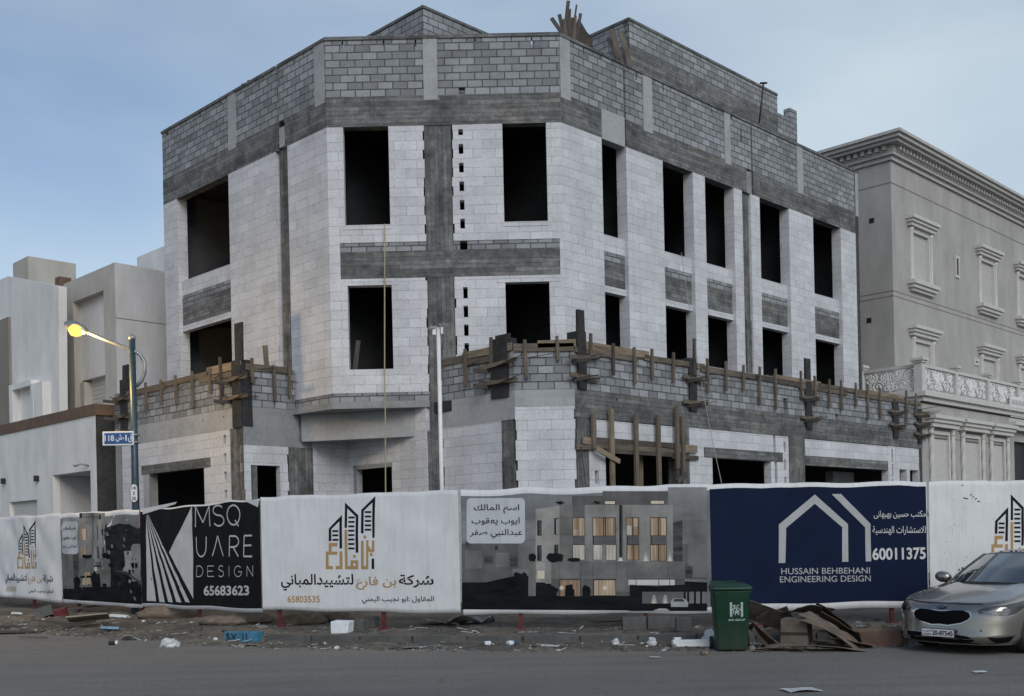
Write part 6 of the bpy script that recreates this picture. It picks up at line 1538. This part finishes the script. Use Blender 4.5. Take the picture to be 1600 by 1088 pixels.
for q_ in (-1, 1):
    m = MB()
    for i0, i1 in ((0, 1), (1, 2)):
        m.bar(gh(i0, q_ * .97, .008), gh(i1, q_ * .97, .008), .075, .02)
    cbuild(m, 'front_pillar', M['gloss_black'])
    m = MB()
    for a in range(20):
        f0, f1 = lerp(.6, 5.9, a / 20), lerp(.6, 5.9, (a + 1) / 20); e0, e1 = gh(f0, q_), gh(f1, q_)
        def pt(e, w_): return Vector((lerp(e.x, q_ * .87, w_) + q_ * .008, e.y, lerp(e.z, .97, w_)))
        m.poly([pt(e0, .1), pt(e1, .1), pt(e1, .92), pt(e0, .92)][::q_], None, 0, True)
    cbuild(m, 'side_window', M['car_glass'])
    mm = MB(); mm.tube([(q_ * .86, 1.72, 1.0), (q_ * .93, 1.72, 1.01)], .03, 8)
    mr_o = cbuild(mm, 'door_mirror', M['gloss_black'])
    mb_ = MB(); mb_.tube([(q_ * .90, 1.74, 1.04), (q_ * .93, 1.70, 1.05), (q_ * 1.03, 1.70, 1.06), (q_ * 1.10, 1.74, 1.06), (q_ * 1.12, 1.77, 1.06)], .09, 12, rads=[.05, .085, .095, .075, .03]); cbuild(mb_, 'mirror_shell', M['car_paint'], mr_o)
# front end details laid on the body surface
def cp(name, mats, draw, parent=None, grid=.05):
    P = Print2D(); draw(P); return P.build(name, mats, lambda u, z, l: carS(u, z, l), parent or car, grid=grid)
def mirror_poly(pts): return [(-u, z) for u, z in pts[::-1]]
gr = [(u_ * .93, z_) for u_, z_ in [(-.50, .57), (-.46, .525), (-.36, .475), (-.14, .435), (0, .445), (.14, .435), (.36, .475), (.46, .525), (.50, .57), (.47, .625), (.38, .655), (.2, .65), (.08, .635), (0, .63), (-.08, .635), (-.2, .65), (-.38, .655), (-.47, .625)]]
cp('grille_surround', [M['chrome']], lambda P: P.poly([(u * 1.055, .55 + (z - .55) * 1.14) for u, z in gr], 0, 2))
cp('grille', [M['mesh_black']], lambda P: P.poly(gr, 0, 4))
cp('lower_intake', [M['mesh_black']], lambda P: P.poly([(-.60, .31), (-.56, .20), (-.3, .185), (.3, .185), (.50, .195), (.56, .225), (.45, .285), (.3, .30), (-.3, .31)], 0, 2))
cp('bumper_lip', [M['chrome']], lambda P: P.poly([(-.62, .165), (.62, .165), (.60, .178), (-.60, .178)], 0, 2))
for q_ in (-1, 1):
    fl = [(.72, .285), (.78, .235), (.86, .19), (1.08, .205), (1.16, .29), (.9, .275)]
    fg = cp('fog_recess', [M['mesh_black']], lambda P: P.poly(fl if q_ > 0 else mirror_poly(fl), 0, 2))
    lp_ = [(.70, .165), (1.06, .172), (1.22, .30), (1.19, .305), (1.06, .197), (.85, .182)]
    cp('lip', [M['chrome']], lambda P: P.poly(lp_ if q_ > 0 else mirror_poly(lp_), 0, 3), fg)
    hl = [(.55, .655), (.60, .60), (.74, .575), (.95, .56), (1.10, .585), (1.32, .67), (1.52, .79), (1.30, .775), (1.05, .745), (.80, .71), (.62, .68)]
    ho = cp('headlight', [M['lamp_clear'], M['gloss_black']], lambda P: P.poly(hl if q_ > 0 else mirror_poly(hl), 0, 3))
    inn = [(.60, .65), (.64, .615), (.78, .59), (.98, .58), (1.02, .66), (.95, .70), (.75, .685)]
    cp('housing', [M['gloss_black']], lambda P: P.poly(inn if q_ > 0 else mirror_poly(inn), 0, 4), ho)
    dr = [(.60, .60), (.74, .575), (.95, .56), (1.10, .585), (1.32, .67), (1.32, .682), (1.10, .60), (.95, .575), (.74, .59), (.61, .612)]
    cp('running_light', [M['galv']], lambda P: P.poly(dr if q_ > 0 else mirror_poly(dr), 0, 5), ho)
    for cu, cz, r in ((.77, .635, .038), (.93, .645, .048)):
        ci = [(q_ * cu + r * math.cos(a * math.pi / 9), cz + r * math.sin(a * math.pi / 9)) for a in range(18)]
        co = cp('projector_ring', [M['ring']], lambda P: P.poly(ci, 0, 5), ho); cp('lens', [M['car_glass']], lambda P: P.poly([(q_ * cu + (u - q_ * cu) * .72, cz + (z - cz) * .72) for u, z in ci], 0, 7), ho)
    se = [(q_ * .62 + .014 * math.cos(a * math.pi / 6), .37 + .014 * math.sin(a * math.pi / 6)) for a in range(12)]
    cp('parking_sensor', [M['dark']], lambda P: P.poly(se, 0, 2))
bo = [(.085 * math.cos(a * math.pi / 12), .692 + .026 * math.sin(a * math.pi / 12)) for a in range(24)]
bd = cp('badge', [M['chrome']], lambda P: P.poly(bo, 0, 6)); 
cp('badge_face', [M['dark']], lambda P: P.poly([(u * .88, .692 + (z - .692) * .8) for u, z in bo], 0, 8), bd)
cp('lettering', [M['chrome']], lambda P: P.text('KIA', -.05, .05, .679, .705, 0, .03, 10), bd)
hs = [(-.93, .742), (-.6, .727), (-.2, .722), (.2, .722), (.55, .722), (.60, .705), (.62, .712), (.58, .733), (.2, .735), (-.2, .735), (-.6, .738)]
cp('shut_line', [M['dark']], lambda P: P.poly(hs, 0, 1))
# number plate
pb_ = carS(0, .315, .03); R3 = CM_.to_3x3(); rx, rz = R3 @ Vector((1, 0, 0)), Vector((0, 0, 1)); ny = R3 @ Vector((0, -1, 0))
class PF:
    def w(f, s, d, z): return pb_ + rx * s + ny * d + rz * z
pf_ = PF(); x0_ = .0
def plate_box(name, mat, *boxes, parent=None):
    m = MB()
    for bx in boxes: m.box(pf_, *bx)
    o = MB.build(m, name, M[mat], None, base=(0, 0, 0)); o.parent = parent or car; 
    o.data.transform(CM_.inverted() if parent is None else CM_.inverted()); return o
pl = plate_box('number_plate', 'dark', (-.27, .27, -.02, .004, -.062, .062)); plate_box('plate_face', 'sign_white', (-.262, .262, 0, .008, -.054, .054), parent=pl)
P = Print2D(); P.text('20-87545', -.085, .25, -.036, .036, 0, .012); P.text('KUWAIT', -.25, -.10, -.042, -.014, 0, .01); P.text(arabic('الكويت'), -.25, -.10, .004, .04, 0, .0)
o = P.build('lettering', [M['dark']], lambda s, z, l: Vector((0, 0, 0)) + pf_.w(s, .009 + l, z), None, grid=0)
o.data.transform(Matrix.Translation(o.location)); o.location = (0, 0, 0); o.data.transform(CM_.inverted()); o.parent = pl
# the surface-laid parts above were written in world space under a turned Empty: bring them into the car's own space
for o in [q_ for q_ in bpy.data.objects if q_.type == 'MESH' and root_of(q_) == car and q_.name.split('.')[0] in ('grille_surround', 'grille', 'lower_intake', 'bumper_lip', 'fog_recess', 'lip', 'headlight', 'housing', 'running_light', 'projector_ring', 'lens', 'parking_sensor', 'badge', 'badge_face', 'shut_line') or (q_.type == 'MESH' and q_.parent == bd)]:
    o.data.transform(Matrix.Rotation(-CROT, 4, 'Z'))
# wheels
for q_ in (-1, 1):
    for y in (.98, 3.83):
        def tor(rad): 
            m = MB(); n = 28
            for k in range(n):
                a, b_ = 2 * math.pi * k / n, 2 * math.pi * (k + 1) / n
                for (x0, r0), (x1, r1) in zip(rad, rad[1:]):
                    V_ = lambda an, x, r: Vector((q_ * x, y + r * math.cos(an), .325 + r * math.sin(an)))
                    m.poly([V_(a, x0, r0), V_(b_, x0, r0), V_(b_, x1, r1), V_(a, x1, r1)], [(0, 0)] * 4, 0, True)
            return m
        wh = cbuild(tor([(.68, .1), (.68, .3), (.71, .325), (.88, .325), (.915, .30), (.92, .23)]), 'wheel', M['rubber'])
        cbuild(tor([(.918, .235), (.912, .2), (.90, .06), (.915, .0)]), 'rim', M['chrome'], wh)
# ------------------------------------------------------------------ rubbish heap and litter on the verge
M['card'] = plain('brown_cardboard', (0.15, 0.112, 0.08), .9, 0, .3, 4, .1); M['card2'] = plain('grey_brown_cardboard', (0.14, 0.118, 0.096), .9, 0, .3, 4, .1)
M['card_red'] = plain('reddish_cardboard', (0.13, 0.08, 0.06), .9, 0, .3, 4, .1); M['card_dk'] = plain('dark_wet_cardboard', (0.06, 0.043, 0.033), .9, 0, .4, 4, .1)
M['foam'] = plain('white_foam', (0.68, 0.71, 0.73), .7, 0, .1, 9, .2); M['plastic_w'] = plain('thin_white_plastic', (0.55, 0.57, 0.58), .4, 0, .15, 12, .3)
M['grey_block'] = concrete('loose_grey_block', (0.12, 0.12, 0.118), None, .35, .5); M['sack'] = plain('brown_sacking', (0.155, 0.125, 0.095), .95, 0, .3, 8, .4)
M['sheet_grey'] = plain('grey_plastic_sheet', (0.22, 0.225, 0.225), .5, 0, .25, 9, .2); M['tape'] = plain('dark_tape', (.03, .022, .016), .4)
M['pale_board'] = wood('pale_board', (0.36, 0.33, 0.26)); M['blue_bit'] = plain('pale_blue_plastic', (0.13, 0.24, 0.32), .6, 0, .25, 9)
def put(v, pos, rot):
    from mathutils import Euler
    return Euler(rot).to_matrix() @ v + pos
def sheet_obj(name, mat, label, cat, pos, w, l, rot, bend=0.0, th=.007, crumple=.02, group=None, seed=0, fold=None):
    """bent, slightly crumpled sheet; rot = (tilt x, tilt y, heading) in degrees"""
    n, k = 14, 8; m = MB(); r = [math.radians(a) for a in rot]; P_ = {}
    for i in range(n + 1):
        for j in range(k + 1):
            u, v = (i / n - .5) * l, (j / k - .5) * w
            if abs(bend) > 1e-3:
                a = u * bend; x, z = math.sin(a) / bend, (1 - math.cos(a)) / bend
                z = -z
            else: x, z = u, 0
            if fold and u > fold[0]: x, z = fold[0] + (u - fold[0]) * math.cos(fold[1]), (u - fold[0]) * math.sin(fold[1])
            e = 1 if 0 < i < n and 0 < j < k else 1.6
            x += noise.noise(Vector((u * 4, v * 4, seed + 7))) * crumple * e; z += noise.noise(Vector((u * 3.2, v * 3.2, seed))) * crumple * 2
            y = v + noise.noise(Vector((u * 4, v * 4, seed + 3))) * crumple * e
            P_[i, j] = (Vector((x, y, z)), (u, v))
    for i in range(n):
        for j in range(k):
            q_ = [P_[i, j], P_[i + 1, j], P_[i + 1, j + 1], P_[i, j + 1]]
            for o_, rev in ((th, False), (0, True)):
                pts = [put(a + Vector((0, 0, o_)), pos, r) for a, _ in q_]; uv = [b_ for _, b_ in q_]
                m.poly(pts[::-1] if rev else pts, uv[::-1] if rev else uv, 0, False)
    edge = [(i, 0) for i in range(n)] + [(n, j) for j in range(k)] + [(i, k) for i in range(n, 0, -1)] + [(0, j) for j in range(k, 0, -1)]
    for a, b_ in zip(edge, edge[1:] + edge[:1]):
        A_, B_ = P_[a][0], P_[b_][0]; t = Vector((0, 0, th))
        m.poly([put(A_, pos, r), put(B_, pos, r), put(B_ + t, pos, r), put(A_ + t, pos, r)], [(0, 0), (.1, 0), (.1, .01), (0, .01)], 0)
    o = m.build(name, M[mat], weld=True); return tag(o, label, cat, group)
def blob_obj(name, mat, label, cat, pos, sx, sy, sz, seed, rough=.35, heading=0, group=None, build=True):
    """crumpled lump (bag, sack, stone) resting on the ground"""
    bm = bmesh.new(); bmesh.ops.create_icosphere(bm, subdivisions=3, radius=1.0)
    for v in bm.verts:
        d = v.co.normalized(); f = 1 + rough * noise.noise(d * 1.7 + Vector((seed, 0, 0))) + rough * .6 * noise.noise(d * 4.3 + Vector((0, seed, 0))) + rough * .3 * noise.noise(d * 9 + Vector((0, 0, seed)))
        v.co = d * f
    R_ = Matrix.Rotation(math.radians(heading), 3, 'Z'); m = MB()
    for f in bm.faces: m.poly([R_ @ Vector((v.co.x * sx, v.co.y * sy, max(v.co.z, -.55) * sz + .5 * sz)) + pos for v in f.verts], [(v.co.x, v.co.y) for v in f.verts], 0, rough < .3)
    bm.free(); o = m.build(name, M[mat]); return tag(o, label, cat, group)
def box_at(pos, w, d, h, heading, jit=.006):
    a = math.radians(heading); f = Frame(pos.x, pos.y, math.cos(a), math.sin(a)); return f, MB().box(f, -w / 2, w / 2, -d, 0, pos.z, pos.z + h, jit=jit)
def G0(px, y, dz=0.0):
    """point on the verge seen at a photo pixel"""
    z = 0.05
    for _ in range(4):
        p = at_z(px, y, z); z = ground_z(p.x, p.y) if p.y > edge_y(p.x) - .3 else 0.0; z = max(z, 0)
    return Vector((p.x, p.y, z + dz))
cq = lambda x, y: (1100 + x / 5, 900 + y / 5)
# closed carton with a strip of tape
p = G0(1241, 1010)
t = thing('cardboard_box', 'closed cardboard box with dark tape strip in the rubbish heap beside the bin', 'box', p)
f, m = box_at(p, .42, .50, .40, -24, .008); f = Frame(p.x, p.y, math.cos(math.radians(-24)), math.sin(math.radians(-24)))
m.build('carton', M['card2'], t); MB().box(f, -.22, .22, -.3, .014, p.z + .17, p.z + .215).build('tape', M['tape'], t)
for a, b_, k in ((-.21, .0, .03), (.0, .21, .02)): MB().box(f, a + .003, b_ - .003, -.5, .0, p.z + .402, p.z + .41 + k * .2).build('flap', M['card2'], t)
hp_ = 'flattened cardboard in the heap'
sheets = [  # px, y(ground), dz, w, l, rot, bend, mat, label, fold
    (1306, 1012, .30, .55, 1.05, (0, 28, -30), .9, 'card', 'long curved brown cardboard sheet draped over the right side of the heap'),
    (1292, 1008, .36, .42, .85, (4, 36, -38), 1.2, 'card2', 'narrow curved cardboard strip next to the taped box'),
    (1263, 1002, .62, .55, .75, (-14, 4, 14), 1.0, 'card2', 'cardboard sheet forming the top of the heap, bent like a roof'),
    (1300, 1003, .44, .5, .70, (-20, 38, -18), .3, 'card_dk', 'dark cardboard panel leaning at the back right of the heap'),
    (1318, 1003, .28, .5, .85, (-15, 30, -20), .2, 'card_red', 'reddish cardboard panel at the back of the heap near the car'),
    (1200, 1002, .34, .5, .95, (-34, 22, 12), .3, 'card2', 'large grey cardboard sheet leaning behind the bin'),
    (1212, 1001, .30, .5, .55, (-30, -20, -20), .4, 'card2', 'grey folded cardboard sheet leaning left of the taped box'),
    (1196, 1010, .17, .32, .62, (-25, 40, -6), .2, 'card_red', 'reddish cardboard strip sloping down beside the bin'),
    (1206, 1011, .14, .28, .6, (-10, 42, -20), .2, 'card', 'brown cardboard strip in front of the reddish strip'),
    (1192, 1013, .12, .3, .55, (10, 55, -10), .1, 'card_dk', 'dark cardboard strip upright against the bin'),
    (1200, 1016, .05, .35, .65, (-6, -8, 18), .2, 'card2', 'flat cardboard piece lying on the asphalt in front of the bin side'),
    (1226, 1017, .03, .3, .9, (-3, 2, -8), .1, 'card', 'long flat cardboard sheet lying at the front edge of the heap'),
    (1300, 1017, .05, .45, 1.2, (-4, 5, -6), .25, 'card2', 'flat wavy cardboard sheet at the front right of the heap'),
    (1330, 1012, .10, .4, .7, (-8, 10, -8), .3, 'card', 'brown cardboard flap between the heap and the crushed box'),
]
for i, (px, y, dz, w, l, rot, bend, mt, lab) in enumerate(sheets):
    sheet_obj('cardboard_sheet', mt, lab, 'cardboard', G0(px, y, dz * .86), w, l, rot, bend * .6, .008, .022, hp_, seed=i * 3.3)
p = G0(1378, 1010)
t = thing('cardboard_box', 'crushed open reddish brown cardboard box between the heap and the car', 'box', p)
f, m = box_at(p, .62, .4, .24, -14, .05); m.build('carton', M['card_red'], t)
f = Frame(p.x, p.y, math.cos(math.radians(-14)), math.sin(math.radians(-14)))
MB().prism(f, [(-.3, p.z + .2), (.05, p.z + .22), (.0, p.z + .3), (-.45, p.z + .27)], -.02, .0).build('flap', M['card'], t); MB().prism(f, [(.05, p.z + .03), (.33, p.z + .0), (.42, p.z + .1), (.3, p.z + .22)], .0, .02).build('flap', M['card_dk'], t)
# foam slab and plastic bag by the kerb
p = G0(1082, 1012.5); t = thing('foam_packing', 'broken white foam packing slab lying against the kerb left of the bin', 'foam', p)
f, m = box_at(p, .64, .16, .125, -3, .012); m.build('slab', M['foam'], t, bevel=.012)
f = Frame(p.x, p.y, 1, -.05); MB().box(f, -.29, -.17, -.13, -.02, p.z + .12, p.z + .155, jit=.012).build('lump', M['foam'], t, bevel=.01)
p_f = p
blob_obj('plastic_bag', 'plastic_w', 'crumpled pale plastic bag between the foam slab and the bin', 'bag', G0(1111, 1008), .15, .12, .16, 4.2, .4)
blob_obj('plastic_bag', 'plastic_w', 'white crumpled plastic bag lying alone on the road edge, front left', 'bag', G0(265, 1011), .16, .12, .11, 9.1, .45)
blob_obj('plastic_bag', 'plastic_w', 'small white plastic lump at the kerb under the wide picture banner', 'bag', G0(1019, 1008), .07, .06, .09, 2.2, .35)
blob_obj('paper_scrap', 'plastic_w', 'small white crumpled paper below the middle of the wide picture banner', 'paper', G0(962, 1008), .06, .05, .06, 3.3, .5)
def can(px, y, r, l, heading, mats, label, cat='can'):
    p = G0(px, y); a = math.radians(heading); d = Vector((math.cos(a), math.sin(a), 0)); c = p + Vector((0, 0, r))
    t = thing('drink_can' if cat == 'can' else 'paper_cup', label, cat, p)
    MB().tube([c - d * l / 2, c + d * l * .2], r, 12).build('body', M[mats[0]], t); MB().tube([c + d * l * .2, c + d * l * .5], r * 1.01, 12).build('band', M[mats[1]], t)
can(799, 1009, .045, .16, 40, ('foam', 'sign_blue'), 'blue and white paper cup lying by the kerb')
can(762, 1009, .04, .10, 10, ('foam', 'foam'), 'white paper cup at the kerb left of the blue and white one', 'cup')
can(177, 1008, .04, .16, 15, ('dark', 'foam'), 'black and white drink can on the road at the far left')
can(1100, 1024, .032, .10, 20, ('card', 'pale_board'), 'small cream coloured carton tube on the road before the bin', 'tube')
# white box, blocks, sacks, boards on the verge behind the kerb
p = G0(530, 990); f, m = box_at(p, .36, .3, .25, -12, .02); o = m.build('white_carton', M['foam'], bevel=.02); tag(o, 'dented white carton on the verge below the middle white banner', 'box')
for px, y, w, h, lab in ((560, 984, .2, .2, 'small grey concrete block beside the white carton'), (576, 981, .24, .2, 'grey concrete block behind the small one, near the white carton')):
    p = G0(px, y); f, m = box_at(p, w, .4, h, -8, .006); tag(m.build('concrete_block', M['grey_block'], bevel=.008), lab, 'block')
for px, y, w, h, lab in ((992, 985, .42, .24, 'leftmost of the row of concrete blocks under the picture banner'), (1030, 984, .40, .22, 'second concrete block from the left, right of a red post'), (1048, 983, .26, .2, 'narrow concrete block squeezed into the row under the picture banner'), (1069, 987, .26, .24, 'rightmost concrete block of the row, nearest the green bin')):
    p = G0(px, y); f, m = box_at(p, w, .2, h, random.uniform(-8, 8), .006); tag(m.build('concrete_block', M['grey_block'], bevel=.008), lab, 'block', 'concrete blocks under the picture banner')
for px, y, sx, sy, sz, hd, s_, lab in ((472, 975, .5, .2, .16, -5, 1, 'brown filled sack under the left half of the middle white banner'), (520, 972, .42, .2, .15, 8, 5, 'brown filled sack right of another, under the middle white banner'), (395, 973, .45, .22, .14, 10, 8, 'flat brown sack under the right end of the black banner'), (345, 975, .5, .25, .12, -10, 12, 'dark flattened sack behind the red post of the black banner'), (260, 965, .7, .3, .2, 10, 15, 'heap of brown sacking under the left end of the black banner')):
    blob_obj('sack', 'sack', lab, 'sack', G0(px, y), sx, sy, sz, s_, .28, hd, 'sacks under the hoarding')
sheet_obj('plastic_sheet', 'sheet_grey', 'crumpled grey plastic sheet under the left end of the picture banner', 'plastic sheet', G0(735, 974, .06), .5, .85, (-12, 3, 6), .3, .004, .09, seed=4)
sheet_obj('plastic_sheet', 'sheet_grey', 'torn grey sheet half buried under the right end of the middle white banner', 'plastic sheet', G0(685, 976, .05), .4, .6, (-8, 6, -12), .2, .004, .08, seed=14)
def slab_at(name, mat, label, cat, px, y, w, d, th, rot, dz=.05, group=None):
    p = G0(px, y, dz); r = [math.radians(a) for a in rot]; m = MB(); lf = LOCAL; m.box(lf, -w / 2, w / 2, -d / 2, d / 2, 0, th, jit=.006); m.v = [put(v, p, r) for v in m.v]
    return tag(m.build(name, M[mat]), label, cat, group)
slab_at('loose_board', 'pale_board', 'pale tilted board on the sand mound below the creased picture banner', 'board', 138, 975, .85, .5, .03, (-16, -3, 14), .2)
slab_at('loose_board', 'timber_dark', 'dark plank propping the pale tilted board', 'board', 96, 980, 1.0, .12, .06, (0, 10, 22), .05)
slab_at('loose_board', 'timber_dark', 'dark short plank under the right edge of the pale board', 'board', 124, 980, .7, .1, .08, (0, -10, 16), .05)
slab_at('loose_board', 'timber_dark', 'flat dark board on the dust at the lower left corner', 'board', 25, 990, 1.2, .35, .04, (-3, 1, 4), .02)
slab_at('loose_board', 'timber_dark', 'thin dark batten beside the road at the far left edge', 'board', 5, 983, .7, .1, .05, (0, 3, 3), .04)
slab_at('loose_board', 'timber', 'thin batten lying on the road edge left of the black and white can', 'board', 52, 998, .6, .05, .02, (0, 2, -5), .02)
slab_at('foam_strip', 'foam', 'white foam strip under the right end of the creased picture banner', 'foam', 186, 967, .42, .12, .05, (0, 4, -8), .04)
slab_at('plastic_scrap', 'blue_bit', 'pale blue plastic scrap on the sand below the foam strip', 'plastic', 172, 985, .36, .3, .05, (-12, 5, 15), .03)
slab_at('concrete_lump', 'grey_block', 'grey concrete lump behind the first red post on the left', 'rubble', 70, 962, .42, .4, .24, (-8, -14, 22), .0)
slab_at('painted_lump', 'steel_red', 'red painted concrete fragment between the two left posts', 'rubble', 97, 963, .3, .3, .2, (8, -16, 16), .0)
slab_at('paper_scrap', 'plastic_w', 'white paper scrap near the left end under the white banner', 'paper', 27, 962, .25, .15, .05, (-10, 5, 10), .03)
slab_at('loose_board', 'timber', 'plank lying behind the kerb right of the picture banner post', 'board', 950, 976, .8, .08, .03, (0, 2, 5), .04)
slab_at('loose_board', 'timber_dark', 'dark plank in the shade beneath the creased picture banner', 'board', 150, 955, 1.6, .12, .05, (0, -4, 10), .12)
sheet_obj('paper_scrap', 'plastic_w', 'bent white paper sheet on the dust right of the blue scrap', 'paper', G0(208, 1000, .03), .3, .42, (-10, 6, 10), 1.2, .004, .04, seed=2)
for px, y, w, l, hd, lab in ((1252, 1080, .28, .42, 12, 'flattened white paper lying on the asphalt in the foreground'), (1531, 1052, .09, .15, 5, 'small white paper scrap on the asphalt before the car'), (1024, 1029, .08, .16, 8, 'small white scrap on the road left of the cream tube'), (693, 1006, .1, .12, 20, 'white scrap at the kerb under the left end of the picture banner'), (390, 1009, .16, .35, 5, 'torn white wrapper on the dust below the blue block'), (860, 1012, .14, .3, -10, 'pale crumpled paper on the dust, middle of the verge'), (645, 1013, .16, .34, 15, 'torn grey paper on the dust below the middle white banner')):
    sheet_obj('paper_scrap', 'plastic_w' if 'grey' not in lab else 'sheet_grey', lab, 'paper', G0(px, y, .02), w, l, (0, 0, hd), .4, .003, .012, seed=px * .1)
# small rubble nobody could count: stones, chips, straw
random.seed(21); m = MB()
bm = bmesh.new(); bmesh.ops.create_icosphere(bm, subdivisions=1, radius=1.0)
ico = [[v.co.copy() for v in f.verts] for f in bm.faces]; bm.free()
for i in range(2000):
    x = random.uniform(-16, 9.5); u = abs(random.gauss(0, .9)) if random.random() < .6 else random.uniform(0, 3.5)
    y = edge_y(x) - .12 + u; z = max(ground_z(x, y), 0.0); r = random.choice([.012, .015, .02, .02, .03, .045]) * random.uniform(.7, 1.3)
    S_ = Vector((random.uniform(.7, 1.6), random.uniform(.7, 1.3), random.uniform(.35, .9))) * r; R_ = Matrix.Rotation(random.uniform(0, 6), 3, 'Z'); o_ = random.uniform(0, 9)
    mt = random.choices([0, 1, 2, 3], [5, 5, 0.35, 1.0])[0]
    for f in ico: m.poly([R_ @ Vector((c.x * S_.x * (1 + .3 * noise.noise(c * 2 + Vector((o_, 0, 0)))), c.y * S_.y, c.z * S_.z)) + Vector((x, y, z + S_.z * .35)) for c in f], [(c.x, c.y) for c in f], mt)
for i in range(420):
    x = random.uniform(-15, 9); y = edge_y(x) + random.uniform(-.1, 3.0); z = max(ground_z(x, y), 0) + .012; a = random.uniform(0, 3.14); l = random.uniform(.06, .3)
    m.bar((x, y, z), (x + math.cos(a) * l, y + math.sin(a) * l, z + random.uniform(-.005, .03)), random.uniform(.008, .03), .006, random.choice([4, 4, 1, 2]))
o = m.build('rubble', [M['grey_block'], M['dirt'], M['plastic_w'], M['sheet_grey'], M['timber_dark']], base=(0, 0, 0)); o['kind'] = 'stuff'
